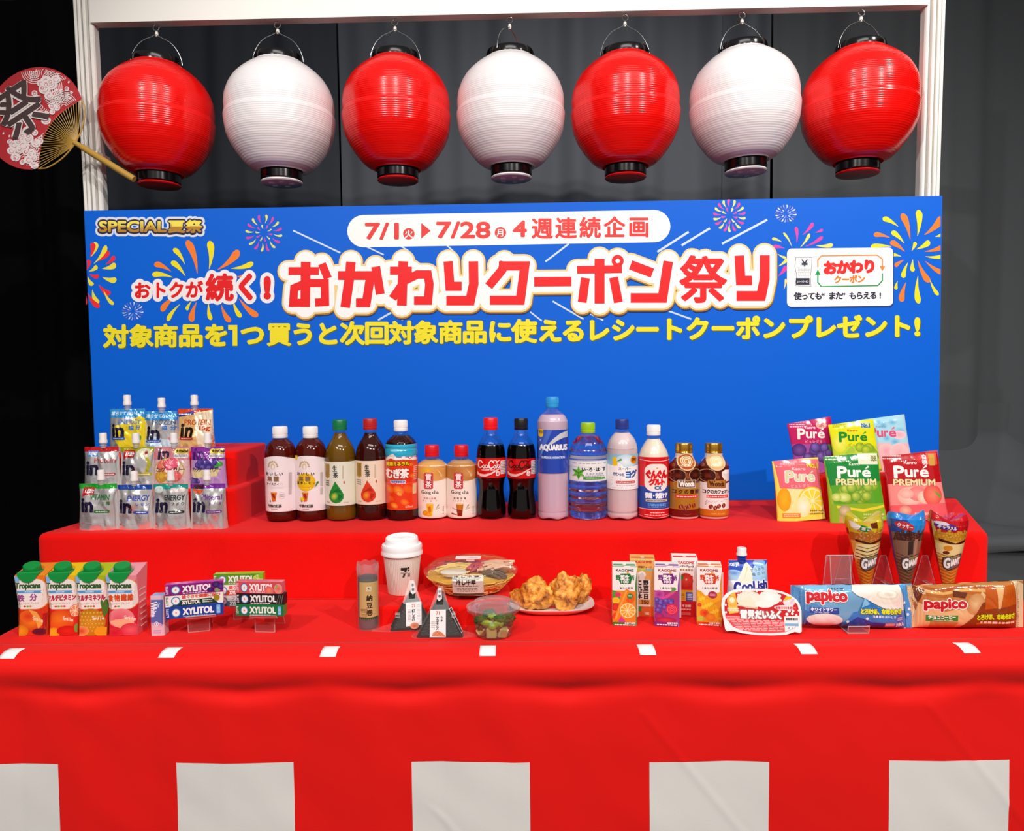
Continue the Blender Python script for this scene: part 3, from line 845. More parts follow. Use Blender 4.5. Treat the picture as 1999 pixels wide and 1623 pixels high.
LM = {}
for red in (True, False):
    mt = M('#ee100c', .2, spec=.5) if red else M('#f2eef0', .22, spec=.5)
    tmp = lantern_mesh(None, 'g').build('globe', mt, angle=180); LM[red] = tmp.data; bpy.data.objects.remove(tmp)
L7 = [(311, 128, 341, 1, 'red lantern at the left end of the beam beside the paddle fan', .15, .02), (546, 123, 336, 0, 'leftmost of the three white lanterns', .1, .0),
      (774, 119, 332, 1, 'red lantern between the first and second white lanterns from the left', .1, 0), (997, 114, 327, 0, 'middle one of the three white lanterns', 1.05, 0),
      (1221, 112, 326, 1, 'red lantern between the middle and right white lanterns', .1, 0), (1448, 102, 315, 0, 'rightmost of the three white lanterns', .25, -.03), (1680, 100, 318, 1, 'red lantern at the right end of the beam beside the right post', .2, .01)]
for i, (px, a, b, r, lb, rot, tl) in enumerate(L7): lantern(i, px, a, bool(r), lb, rot, tl, b)

# ---------------------------------------------------------------- paddle fan
YU = YF - .075
fc = at(70, 232, YU); fe_ = tag(empty('paddle_fan', (fc.x, YU, fc.z)), 'round red and white wave-patterned paddle fan with bamboo handle at upper left', 'fan')
kf = YU / F


def fpt(px, py, h=0): p = at(px, py, YU - h); return (p.x - fc.x, p.y - YU, p.z - fc.z)


dv = Vector((193, 120)).normalized(); nv = Vector((-dv.y, dv.x))
BAM = M('#b8913f', .45, bs=(120, .3))
rim = []
for k in range(64):
    a = 2 * PI * k / 64; p = Vector((68, 231)) + dv * 92 * math.cos(a) + nv * 103 * math.sin(a); rim.append(p)
# flat face with the notch at the handle
hub = Vector((150, 281))
pa = [p for p in rim if not (p - Vector((68, 231))).dot(dv) > 62]
idx0 = next(k for k in range(64) if (rim[k] - Vector((68, 231))).dot(dv) > 62 and (rim[k - 1] - Vector((68, 231))).dot(dv) <= 62)
ordp = [rim[(idx0 + k) % 64] for k in range(64)]
face = [p for p in ordp if (p - Vector((68, 231))).dot(dv) <= 62]
c1, c2 = face[-1], face[0]
arc = []
for k in range(1, 10):
    f = k / 10; p = c1 * (1 - f) + c2 * f - dv * 26 * math.sin(PI * f); arc.append(p)
A = Art(); A.poly([tuple(p) for p in face + arc], '#b5202a', raw=True)
g = G(); A.emit(g, lambda x, y, h: fpt(x, y, 0), 400); A.emit(g, lambda x, y, h: fpt(x, y, -.0008), 400)
g.build('fan_face', PR(.6), fe_, smooth=False)
A = Art(0, 110, 6.243)
rnd = random.Random(5); WV = '#e8dcdc'; SW = [WV]


def infan(x, y, m=3):
    p = Vector((x, y)) - Vector((68, 231)); a = p.dot(dv); b_ = p.dot(nv); return a < 60 - 26 * max(0, 1 - (b_ / 75) ** 2) - m and (a / (92 - m)) ** 2 + (b_ / (103 - m)) ** 2 < 1


def swirl(cx, cy, r, t0, t1, w, n=10, sq=1):
    pts = []
    for i in range(n + 1):
        f = i / n; a = math.radians(t0 + (t1 - t0) * f); rr = r * (1 - .55 * f * sq); pts.append((cx + rr * math.cos(a), cy + rr * math.sin(a)))
    for p, q in zip(pts, pts[1:]):
        if infan(*A.P(*p)) and infan(*A.P(*q)): A.line([p, q], w, WV if sq < .5 else '#c8444e', rnd=True)


for cx, cy, r, a0, a1 in ((470, 400, 300, -70, 60), (560, 200, 200, 150, 320), (420, 180, 160, 180, 60), (700, 330, 200, 180, 330), (780, 620, 180, 190, 330), (560, 1180, 220, 200, 330), (640, 1100, 200, 170, 300), (300, 1250, 180, 200, 360), (820, 560, 150, 180, 300), (480, 1330, 150, 180, 330), (500, 620, 120, 20, 200), (690, 470, 110, 0, 200)):
    for k in range(7): swirl(cx, cy, r - k * 24, a0, a1, 8, 14, .15)
for cx, cy, r in ((560, 300, 70), (620, 340, 80), (680, 280, 60), (540, 400, 70), (600, 480, 60), (430, 520, 45), (500, 330, 50), (740, 250, 0), (170, 1080, 60), (230, 1040, 60), (140, 1150, 55), (190, 1230, 60), (280, 1090, 80), (340, 1000, 70), (240, 960, 70), (380, 1180, 60), (350, 1260, 60), (420, 1330, 50), (500, 1300, 40), (640, 760, 60), (760, 700, 50), (840, 640, 30), (700, 820, 50), (560, 780, 60), (500, 720, 50), (440, 1060, 60), (330, 620, 0), (120, 1040, 35), (410, 1240, 45)):
    if r and infan(*A.P(cx, cy), 6):
        A.ell(cx, cy, r, r * .85, WV); swirl(cx, cy, r * .6, 0, 300, 5, 10, .8)
for k in range(34):
    x, y = rnd.choice([(rnd.uniform(420, 860), rnd.uniform(240, 760)), (rnd.uniform(100, 560), rnd.uniform(900, 1350))]); r = rnd.uniform(22, 42)
    if infan(*A.P(x, y), 6): A.ell(x, y, r, r, WV); swirl(x, y, r * .62, rnd.uniform(0, 360), rnd.uniform(380, 700), 5, 10, .8)
for k in range(26):
    x, y = rnd.uniform(20, 900), rnd.uniform(140, 1350)
    if infan(*A.P(x, y), 4): A.ell(x, y, 10, 16, WV, rot=20)
# the brushed festival character, turned with the fan
for w_, col in ((2.6, '#e6d8d6'), (1.1, '#43302f')):
    A.clip = (-60, 100, 160, 345)
    A.text('祭', -60, 320, 540, 960, col, w_ * 1.7, rot=-34, nb=10)
g = G(); A.emit(g, lambda x, y, h: fpt(x, y, .0004 + h), 60); g.build('fan_print', PR(.6), fe_, smooth=False)
g = G()
for k in range(30):      # bamboo ribs fanning out of the handle
    f = k / 29; q = c1 * (1 - f) + c2 * f - dv * 28 * math.sin(PI * f); q = hub + (q - hub) * 1.0
    g.tube([fpt(hub.x, hub.y, .001), fpt(q.x, q.y, .0008)], .0009, 5)
g.build('ribs', BAM, fe_)
g = G(); he = Vector((262, 350))
g.tube([fpt(*(hub - dv * 6), .001), fpt(*(hub + dv * 10), .001), fpt(*(hub + dv * 12), .001), fpt(*he, .001)], [.006, .0065, .0078, .0082], 12); g.build('handle', BAM, fe_)
g = G(); bow = []
for k in range(21):
    f = k / 20; p = (c1 * (1 - f) + c2 * f) + dv * (34 * math.sin(PI * f) ** .6); bow.append(fpt(p.x, p.y, .001))
g.tube(bow, .0018, 8); g.build('bow', BAM, fe_)
# small strip that ties the fan to the post
G().box(-.012, .012, 0, YF - YU - .012, -.004, .004).build('tie', WHD, fe_, smooth=False).location = Vector(fpt(178, 297)) + Vector((0, .006, 0))
# ================================================================ products
LEAN0 = .0115


class Item:
    """stands on the plane z with its front foot seen at (xc, yb); L() turns photograph units into its own metres"""
    def __init__(s, xc, yb, z, name, label, cat, group=None, back=0.0, rz=0.0, rx=0.0, ry=0.0, lean=None):
        p = on(xc, yb, z); s.xc, s.yb = xc, yb
        s.k = depth(p + Vector((0, back, 0))) / F
        s.lean = LEAN0 - (xc - 1000) / 26600 if lean is None else lean
        s.e = empty(name, (p.x, p.y + back, z)); s.e.rotation_euler = (math.radians(rx), math.radians(ry), math.radians(rz))
        tag(s.e, label, cat, group)

    def L(s, px, py):
        dx = px - s.xc; dz = s.yb - py
        return (dx + s.lean * dz) * s.k, max(-1, (dz - .0085 * dx)) * s.k

    def z(s, py): return (s.yb - py) * s.k


def smooth(pr, n=4):
    """Catmull-Rom through (r, z)"""
    out = []
    for i in range(len(pr) - 1):
        p0 = pr[max(i - 1, 0)]; p1 = pr[i]; p2 = pr[i + 1]; p3 = pr[min(i + 2, len(pr) - 1)]
        for k in range(n):
            t = k / n; q = []
            for j in (0, 1):
                q.append(.5 * (2 * p1[j] + (p2[j] - p0[j]) * t + (2 * p0[j] - 5 * p1[j] + 4 * p2[j] - p3[j]) * t * t + (3 * p1[j] - p0[j] - 3 * p2[j] + p3[j]) * t ** 3))
            out.append(tuple(q))
    out.append(pr[-1]); return out


def radf(prof):
    def f(z):
        if z <= prof[0][1]: return prof[0][0]
        for (r0, z0), (r1, z1) in zip(prof, prof[1:]):
            if z <= z1 and z1 > z0: return r0 + (r1 - r0) * (z - z0) / (z1 - z0)
        return prof[-1][0]
    return f


PET = CLEAR('#ffffff', .10, .03)


def bottle(xc, yb, name, label, prof, cap, liq, lab=None, art=None, body=None, group='drinks in a row on the raised shelf', cat='bottle', petal=False, sm=4, cap_mat=None, labfin=FILM):
    rmax = max(p[0] for p in prof)
    I = Item(xc, yb, SZ, name, label, cat, group, back=rmax * on_k(yb, SZ))
    k = I.k; pr = smooth([(r * k, I.z(y)) for r, y in prof], sm)
    pr = [(max(r, .001), max(z, 0)) for r, z in pr]
    R = radf(pr)
    fz = None
    if petal: fz = lambda u, r, z: .0022 * (1 - math.cos(u * 2 * PI * 5)) * max(0, 1 - z / .012) if z < .012 else 0
    e = I.e; b0 = pr[0]
    shell = [(.0005, b0[1] + .003), (b0[0] * .6, b0[1] + .003), (b0[0] * .8, b0[1])] + pr
    G().lathe(shell, 56, fz=fz, cb=True).build('bottle_body', body or PET, e)
    if liq:
        c, mode, top = liq; zt = I.z(top); q = [(r - .0012, max(z, .003)) for r, z in pr if z < zt]; q.append((R(zt) - .0012, zt))
        q = [(.0005, .0035), (b0[0] * .6, .0035)] + q + [(.0005, zt)]
        G().lathe(q, 56, fz=fz).build('drink', LIQ(c, mode), e)
    hc, y0, y1, cc, st = cap
    z0, z1 = I.z(y1), I.z(y0); h = hc * k; g = G()
    if st == 'screw':
        g.lathe([(h * .98, z0), (h, z0 + .0008), (h, z0 + (z1 - z0) * .24), (h * .95, z0 + (z1 - z0) * .27), (h * .97, z0 + (z1 - z0) * .33), (h * .96, z1 - .0016), (h * .90, z1), (.0004, z1)], 48,
                fz=None)
        n0 = len(g.v)
        for q in range(48):      # knurling
            a = 2 * PI * q / 48; x, y = h * .965 * math.cos(a), h * .965 * math.sin(a)
            g.tube([(x, y, z0 + (z1 - z0) * .36), (x, y, z1 - .002)], .00035, 4)
        g.build('cap', M(cc, .38), e)
        G().lathe([(h * .82, z0 - .0025), (h * 1.06, z0 - .0022), (h * 1.06, z0 - .001), (h * .82, z0 - .0007)], 40).build('neck_ring', PET, e)
    else:
        hgt = z1 - z0
        g.lathe([(h * .97, z0), (h, z0 + hgt * .06), (h * .96, z0 + hgt * .16), (h, z0 + hgt * .22), (h * .98, z0 + hgt * .3), (h, z0 + hgt * .38), (h * .97, z0 + hgt * .5), (h * .985, z1 - .002), (h * .94, z1 - .0004), (.0004, z1)], 48)
        g.build('cap', M(cc, .22, .85), e)
    lb = None
    if lab:
        ya, yb_, col = lab[:3]; arch = lab[3] if len(lab) > 3 else None
        zt, zb_ = I.z(ya), I.z(yb_)
        def lf(u, v):
            a = 2 * PI * u - PI / 2; t = zt
            if arch: t = zt + arch * k * (max(0, math.cos(a + PI / 2)) ** 2 - 1) * 1.0
            z = zb_ + (t - zb_) * v; r = R(z) + .0003; return (r * math.cos(a), r * math.sin(a), z)
        g = G().grid(56, 26, lf, lin(col) if isinstance(col, str) else None, colfn=(lambda u, v: lin(col(u, v))) if callable(col) else None)
        if art:
            def af(px, py, h_):
                x, z = I.L(px, py); z = min(max(z, zb_), zt + .02); r = R(z) + .0006 + h_; xx = max(-.99 * r, min(.99 * r, x)); return (xx, -math.sqrt(r * r - xx * xx), z)
            art.emit(g, af, 1.8, 4e-5)
        lb = g.build('label', labfin, e, angle=60)
    return I


def on_k(yb, z): p = on(1000, yb, z); return depth(p) / F


RB = '#6a160a'
# ---- 1, 2: sugar-free black teas
TEA = [(27, 1020), (29.5, 1016), (30.5, 1008), (30, 1001), (30.5, 996), (30.5, 960), (29.8, 955), (30.5, 950), (31, 905), (31, 893), (30, 885), (26, 874), (19, 866), (13, 861), (11.5, 858)]


def tea_art(dx, lemon):
    a = Art(490 + dx, 800, 6.763); T = '#5b4a40'
    a.lines(480, 700, 510, 1280, 1, '#c9bcbc')
    for k in range(9): a.ell(290 + 60 * math.cos(PI * k / 8), 760 - 62 * math.sin(PI * k / 8), 14, 9, '#c0a468', rot=40 * k)
    a.ell(290, 760, 30, 40, '#d8c79b'); a.ell(292, 770, 16, 30, '#efe8e4')
    if lemon:
        a.ell(305, 965, 125, 118, '#f2d01c', '#e6b80c'); a.drop(420, 1040, 460, 960, 26, '#3d8a3a')
        a.row('濃厚レモン', 200, 978, 410, 978, 42, '#5a4310', .2)
    a.row('おいしい', 205, 858, 395, 858, 50, T, .35); a.row('無糖', 245, 922, 335, 922, 70, '#8a6a45', .45)
    if not lemon: a.row('アイスティー', 210, 990, 395, 990, 36, T, .2)
    a.poly([(258, 1100), (345, 1095), (325, 1215), (282, 1222)], '#d96a1c'); a.poly([(272, 1130), (300, 1110), (325, 1160), (310, 1190)], '#8f2f10'); a.ell(301, 1098, 44, 8, '#f0b070')
    if lemon: a.ell(255, 1190, 30, 26, '#f0cf2a'); 
    else: a.ell(405, 1140, 38, 44, '#c9b6ac'); a.ell(405, 1140, 34, 40, '#f0e6e6'); a.lines(380, 1120, 430, 1160, 3, '#8a6a60')
    a.drop(250, 1190, 255, 1225, 20, '#5b8a3a')
    a.row('午後の紅茶', 235, 1275, 385, 1275, 44, T, .3); a.lines(265, 1305, 350, 1325, 1, '#8a7060')
    return a


bottle(542, 1021, 'tea_bottle', 'white-capped black tea bottle at the left end with plain white arched label', TEA, (14.5, 838, 860, '#f3f1ef', 'screw'), (RB, 'dark', 862), (893, 1000, '#f0e6e8', 7), tea_art(0, 0))
TEA2 = [(r, y - 1.5) for r, y in TEA]
a2 = tea_art(61.5, 1); a2.frame(490, 800, 6.763)
a2.poly([(553, 625), (607, 622), (605, 672), (575, 690), (553, 670)], '#f0d21e')
bottle(602, 1019.5, 'tea_bottle', 'white-capped black tea bottle with yellow lemon disc on its white label', TEA2, (14.5, 838, 860, '#f3f1ef', 'screw'), (RB, 'dark', 860), (892, 998.5, '#f0e6e8', 7), a2)
# ---- 3, 4: green tea and roasted tea
NAM = [(27, 1018), (29.5, 1014), (30.5, 1006), (30, 990), (30.3, 986), (30.3, 905), (30, 897), (28.5, 885), (24, 873), (17, 862), (13, 854), (11.5, 848), (11.2, 844)]


def nama(dx, col, leafc, base, dy=0):
    a = Art(490 + dx, 800 + dy, 6.763)
    a.poly([(960, 730), (1035, 730), (1035, 900), (998, 925), (960, 900)], '#b98a28'); a.poly([(972, 740), (1024, 740), (1024, 890), (998, 905), (972, 890)], '#8f7428')
    a.cell('生', 1108, 790, 62, 84, '#3a3a34', .3); a.cell('茶', 1118, 872, 68, 80, '#3a3a34', .3)
    a.text('NAMACHA', 1200, 750, 1225, 930, '#b9a37a', .1, rot=0) if 0 else a.lines(1203, 750, 1222, 925, 14, '#b9a37a')
    a.ell(1225, 970, 8, 22, '#c0392b')
    a.poly([(1112, 955), (1165, 1030), (1205, 1090), (1222, 1130), (1218, 1180), (1180, 1225), (1125, 1240), (1070, 1225), (1032, 1180), (1028, 1130), (1048, 1080)], leafc[0])
    a.ell(1100, 1150, 50, 60, leafc[1], leafc[0], rot=30); a.poly([(1060, 1110), (1150, 1040), (1190, 1100), (1120, 1090)], leafc[2]); a.poly([(1160, 1120), (1205, 1140), (1170, 1200), (1150, 1190)], leafc[2])
    a.lines(985, 1220, 1035, 1240, 1, '#a99a6a'); a.lines(1222, 1222, 1280, 1238, 1, '#b9ad90'); a.lines(970, 940, 1030, 1020, 3, '#6a6a50')
    return a


bottle(660.5, 1019, 'green_tea_bottle', 'dark-green-capped amber tea bottle with green leaf drop on its pale label', NAM, (14, 825, 845, '#0f7a48', 'screw'), ('#8a6212', 'dark', 850), (904, 988, '#dfe3d0'), nama(0, 0, ('#1f8a2e', '#cbd94a', '#0f6a2a'), 0))
bottle(720.5, 1018, 'roasted_tea_bottle', 'red-capped dark brown tea bottle with orange leaf drop on its cream label', [(r, y - 1) for r, y in NAM], (13.5, 823, 844, '#b81f1c', 'screw'), ('#4a1208', 'dark', 850), (902, 986, '#ead9c2'), nama(62.5, 0, ('#d8391a', '#f0a028', '#b02312'), 0, -2))
# ---- 5 barley tea
MUG = [(28, 1018), (30.5, 1014), (30.5, 998), (29.5, 994), (30, 988), (30, 950), (28.8, 945), (30, 938), (31, 930), (31, 900), (30, 896), (31, 890), (31, 884), (30, 880), (30.8, 874), (28, 866), (21, 859), (14, 853), (12.5, 848)]


def mugi(u, v):
    return '#2fb3d6' if v > .80 else ('#e8441a' if (int(u * 40) + int(v * 20)) % 3 else '#f0701a')


a = Art(730, 800, 6.057)
a.rect(110, 430, 500, 590, '#2db2d8'); a.rect(110, 575, 500, 1180, '#e43c14')
for c_, x, y, r in (('#f58a1e', 180, 950, 60), ('#f7a52e', 290, 960, 70), ('#f6c84a', 300, 1000, 40), ('#ee6a16', 400, 950, 60), ('#f7b63a', 240, 1140, 50), ('#f58a1e', 360, 1100, 50), ('#ee6a16', 200, 1060, 40), ('#ffe08a', 290, 990, 18), ('#f7a52e', 420, 660, 30), ('#f58a1e', 450, 800, 40)):
    a.ell(x, y, r, r * .7, c_, '#e8551a', rot=25)
a.poly([(130, 600), (170, 560), (225, 535), (265, 575), (300, 590), (350, 560), (420, 600), (470, 560), (480, 600), (480, 640), (130, 640)], '#f2efe8'); a.poly([(130, 620), (200, 590), (260, 610), (340, 600), (480, 615), (480, 650), (130, 650)], '#d8401a')
a.row('健康ミネラル', 158, 655, 392, 650, 50, '#f3d21e', .5, out=.7, oc='#5a2208')
for ch, x in zip('むぎ茶', (178, 272, 358)): a.cell(ch, x, 765, 100, 118, '#fff6ee', 1.1, out=.9, oc='#a01c10')
a.line([(205, 862), (355, 862)], 40, '#e8eef6', rnd=True); a.line([(205, 862), (355, 862)], 28, '#3a6fc0', rnd=True); a.row('カフェインゼロ', 200, 862, 360, 862, 26, '#ffffff')
a.text('670ml', 370, 1140, 445, 1168, '#ffd0b0', .1)
for y in (470, 505): a.line([(110, y), (490, y)], 6, '#2496ba')
a.lines(455, 680, 485, 850, 8, '#e8d0c0'); a.rect(445, 890, 480, 1010, '#e6c090'); a.poly([(190, 490), (260, 480), (350, 490), (340, 505), (200, 510)], '#7fd4ea')
bottle(781, 1018, 'barley_tea_bottle', 'white-capped barley tea bottle with blue and orange mountain label', MUG, (13.5, 826, 847, '#f3f2f1', 'screw'), ('#40120a', 'dark', 855), (871, 997, '#e43c14'), a)
# ---- 6, 7 milk teas
GON = [(26, 1014), (28.5, 1011), (29, 1003), (28.6, 995), (29, 980), (29, 920), (27.5, 912), (22, 905), (14, 901), (12.5, 896)]


def gong(dx, top, tcol, milk):
    a = Art(730 + dx, 800, 6.057)
    a.rect(490, 650, 850, 850, top[0]); a.ell(620, 730, 90, 60, top[1], top[0]); a.ell(760, 760, 70, 60, top[2], top[0])
    a.poly([(490, 820), (600, 850), (750, 852), (850, 832), (850, 1320), (490, 1320)], '#f3e9dd')
    for k in range(5): a.line([(745 + k * 16, 720 + k * 14), (800 - k * 6, 800)], 3, '#f0d8a8')
    a.rrect(590, 752, 700, 945, 22, '#c3161c'); a.rrect(598, 760, 692, 937, 18, '#e8a0a0'); a.rrect(601, 763, 689, 934, 17, '#c3161c')
    a.cell('貢', 645, 805, 76, 84, '#fdf3ee', .35); a.cell('茶', 645, 890, 76, 84, '#fdf3ee', .35)
    a.text('Gong cha', 557, 958, 762, 1012, '#5a4a3c', .25)
    a.row('阿里山烏龍' if not milk else '黒糖烏龍', 600, 1052, 720, 1052, 26, tcol, .1); a.row('ティーエード' if not milk else 'ミルクティー', 585, 1082, 735, 1082, 22, '#8a5a4a', .1)
    a.poly([(618, 1120), (705, 1115), (690, 1262), (635, 1262)], top[1]); a.poly([(640, 1150), (670, 1140), (680, 1200), (650, 1250)], top[3]); a.ell(660, 1118, 43, 9, '#f3c878')
    if milk: a.poly([(620, 1180), (690, 1190), (688, 1260), (640, 1262)], '#8a2410'); a.drop(640, 1250, 560, 1230, 18, '#8a3a18'); [a.ell(580 + 14 * i, 1170 + 8 * (i % 3), 6, 5, '#4a2a18') for i in range(3)]
    else: a.ell(608, 1225, 34, 30, '#f0a41c', '#e08a10'); a.ell(645, 1240, 30, 24, '#f3b62c', '#e08a10')
    a.drop(725, 1190, 765, 1125, 14, '#7a9a7a'); a.drop(725, 1190, 772, 1165, 10, '#a0b090'); a.lines(805, 1150, 820, 1250, 6, '#9a8a80')
    return a


bottle(842, 1015.5, 'milk_tea_bottle', 'short red-capped fruit tea bottle with yellow top and white label', GON, (13.8, 874, 896, '#d8121c', 'screw'), ('#d9a45c', 'milk', 902), (909, 1012, '#f3e9dd'), gong(0, ('#dba05a', '#f0bc1e', '#d9983e', '#c8741c'), '#c9706a', 0))
bottle(900, 1015.5, 'milk_tea_bottle', 'short red-capped milk tea bottle with caramel top and white label', GON, (13.8, 874, 896, '#d8121c', 'screw'), ('#c99a6a', 'milk', 902), (909, 1012, '#f3e9dd'), gong(58.5, ('#c08344', '#b8752e', '#cf9a58', '#c8741c'), '#6a3a30', 1))
# ---- 8, 9 colas
COLA = [(23, 1016), (27.5, 1011), (28.6, 1002), (28.3, 992), (26.8, 980), (25, 966), (24.8, 955), (26.5, 943), (28.6, 934), (28.8, 897), (28, 884), (25.5, 873), (21, 864), (15.5, 856), (12.2, 849), (11.5, 845)]


def cola(dx, txt):
    a = Art(730 + dx, 800, 6.057)
    W_ = '#fff4f2' if txt else '#2a0606'
    # flowing script built from strokes
    def c(x, y): return (x, y)
    for p, w in (([(1282, 640), (1268, 618), (1246, 622), (1234, 655), (1240, 690), (1262, 698), (1284, 680)], 11), ([(1296, 665), (1286, 690), (1300, 700), (1310, 680), (1298, 662)], 7), ([(1336, 668), (1322, 664), (1316, 690), (1332, 698), (1342, 688)], 7),
                 ([(1364, 668), (1350, 664), (1344, 688), (1354, 698), (1366, 676), (1368, 700)], 7), ([(1412, 640), (1398, 616), (1374, 622), (1360, 655), (1368, 692), (1390, 700), (1412, 684)], 11),
                 ([(1404, 620), (1430, 612), (1462, 622), (1480, 610)], 7), ([(1424, 668), (1416, 692), (1430, 700), (1440, 680), (1426, 664)], 7), ([(1450, 690), (1462, 640), (1448, 632), (1442, 680), (1452, 702)], 6), ([(1484, 668), (1470, 664), (1462, 690), (1474, 698), (1484, 676), (1488, 700)], 7)):
        a.curve(p, w, W_)
    a.line([(1300, 708), (1340, 716), (1400, 712)], 5, W_, rnd=True); a.text('ORIGINAL TASTE' if txt else 'ZERO SUGAR', 1275, 716, 1430, 730, W_, .05)
    a.poly([(1222, 740), (1250, 765), (1310, 772), (1380, 755), (1440, 722), (1492, 700), (1492, 712), (1450, 735), (1385, 775), (1320, 800), (1260, 800), (1222, 775)], '#f3c9c2' if txt else '#e8b8b0')
    a.rrect(1442, 738, 1482, 790, 12, '#f6f0ee'); a.text('0' if not txt else '500', 1450, 748, 1474, 780, '#c01818', .2)
    a.rect(1494, 618, 1556, 775, '#e9e2e0'); a.lines(1498, 624, 1552, 770, 8, '#7a6a6a')
    return a


bottle(959, 1016, 'cola_bottle', 'contoured cola bottle with red cap and white script on its red label', COLA, (14, 821, 844, '#e8121a', 'screw'), ('#0c0303', 'dark', 872), (897, 935, '#d5100f'), cola(0, 1), petal=True)
bottle(1019, 1016, 'cola_bottle', 'contoured cola bottle with black cap and black script on its red label', COLA, (13.3, 822, 844, '#15161c', 'screw'), ('#0c0303', 'dark', 872), (898, 936, '#cf0f0f'), cola(60, 0), petal=True)
# ---- 10 sports drink
AQ = [(27, 1018), (30, 1013), (30.3, 1005), (30, 1000), (30.4, 995), (30.4, 930), (30.4, 838), (29.5, 826), (24, 816), (16, 809), (12, 806), (11, 802)]
a = Art(1030, 770, 6.013)
a.poly([(132, 440), (240, 440), (200, 560), (132, 700)], '#3e5ec2'); a.poly([(290, 440), (200, 640), (140, 830), (132, 700), (230, 440)], '#4a6fd0')
a.poly([(470, 450), (380, 480), (300, 540), (235, 610), (290, 600), (350, 560), (420, 530), (470, 525)], '#c9cfd4'); a.poly([(235, 610), (180, 660), (150, 740), (215, 640), (290, 600)], '#5f9ee0'); a.poly([(350, 560), (495, 800), (495, 900), (420, 760)], '#3a52b8')
a.text('AQUARIUS', 142, 602, 466, 688, '#f2f6fb', .9); a.text('SUPERIOR HYDRATION', 168, 742, 436, 770, '#c9dcf6', .25)
a.poly([(133, 432), (186, 432), (186, 510), (160, 525), (133, 510)], '#f0cf1c'); a.text('950', 138, 445, 180, 485, '#5a4a10', .2); a.line([(155, 545), (155, 568)], 5, '#ffffff')
bottle(1081.5, 1018, 'sports_drink_bottle', 'tallest bottle with light blue cap and blue label over cloudy drink', AQ, (12.7, 781, 801, '#2f9fe0', 'screw'), ('#d2b8cb', 'milk', 815), (843, 926, '#2746b0'), a, petal=True, sm=3)
# ---- 11 water
IR = [(30, 1018), (35, 1013), (38, 1004), (37, 998), (38.3, 992), (36.5, 985), (38.3, 977), (36.5, 970), (38.3, 963), (36.5, 956), (38.3, 950), (37, 943), (37.6, 940), (37.6, 905), (38.4, 899), (36.5, 893), (37.5, 887), (34, 878), (29, 868), (22, 859), (15, 854), (12.5, 852)]
a = Art(1030, 770, 6.013)
a.rect(508, 800, 950, 870, '#e9ecee')
for k in range(6):
    t = math.radians(60 * k - 90); t2 = t + .52
    a.poly([(605, 938), (605 + 38 * math.cos(t - .5), 938 + 38 * math.sin(t - .5)), (605 + 80 * math.cos(t), 938 + 80 * math.sin(t)), (605 + 38 * math.cos(t2), 938 + 38 * math.sin(t2))], '#4fa82e' if k % 2 else '#7cc84a')
    a.line([(605, 938), (605 + 70 * math.cos(t), 938 + 70 * math.sin(t))], 5, '#2f7a20')
a.row('い·ろ·は·す', 660, 895, 900, 895, 50, '#26262a', .35); a.row('日本の天然水', 700, 945, 880, 945, 30, '#8aa4b8', .1); a.lines(680, 962, 900, 980, 1, '#9a9a9a')
a.rect(655, 985, 912, 1012, '#3a9a3a'); a.lines(690, 992, 880, 1006, 1, '#bfe8b0'); a.lines(540, 820, 920, 836, 1, '#9aa0a4')
bottle(1152, 1018, 'water_bottle', 'wide ribbed water bottle with lime green cap and star leaf label', IR, (14, 832, 852, '#9cc814', 'screw'), ('#f4f4fa', 'clear', 858), (903, 942, '#e9ebec'), a, sm=3)
# ---- 12 yogurt drink
YG = [(26, 1018), (29.5, 1013), (30.3, 1006), (29.2, 1000), (30.2, 995), (30.2, 890), (30, 880), (27.5, 868), (22, 858), (15, 850), (12, 846), (11.5, 844)]
a = Art(1030, 770, 6.013)
a.rect(955, 720, 1310, 860, '#8cc4dc'); a.ell(1150, 800, 120, 80, '#eef6fa', '#b8dcea'); a.ell(1060, 880, 70, 60, '#f4f8fa'); a.poly([(1005, 760), (1045, 745), (1060, 850), (1010, 855)], '#f5c81e'); a.drop(1050, 800, 1105, 775, 26, '#4f9a3a')
a.poly([(955, 840), (1100, 870), (1310, 850), (1310, 1130), (955, 1130)], '#f5f6f8'); a.ell(1247, 785, 40, 46, '#e08a1a'); a.text('590', 1222, 762, 1275, 800, '#5a3408', .3)
a.row('スーパー', 1085, 885, 1195, 885, 36, '#4a5a6a', .2); a.row('きりっと', 1025, 945, 1120, 950, 42, '#3a5a8a', .35)
a.cell('ヨ', 1180, 950, 78, 92, '#1f5fae', .9); a.cell('グ', 1248, 945, 78, 92, '#2a5a9a', .9)
a.rect(1040, 1025, 1262, 1055, '#d8443a'); a.lines(1050, 1033, 1250, 1048, 1, '#ffffff'); a.lines(1050, 1070, 1250, 1090, 1, '#c0a8a8'); a.lines(1000, 1100, 1290, 1112, 1, '#c8c0c4')
for i in range(14): a.ell(random.uniform(990, 1290), random.uniform(985, 1110), 5, 5, '#9ac0dc')
bottle(1219, 1018, 'yogurt_drink_bottle', 'navy-capped cloudy white drink bottle with pale blue and white label', YG, (13, 824, 843, '#283a8c', 'screw'), ('#dcc9cc', 'milk', 850), (891, 957, '#f2f4f7'), a, petal=True)
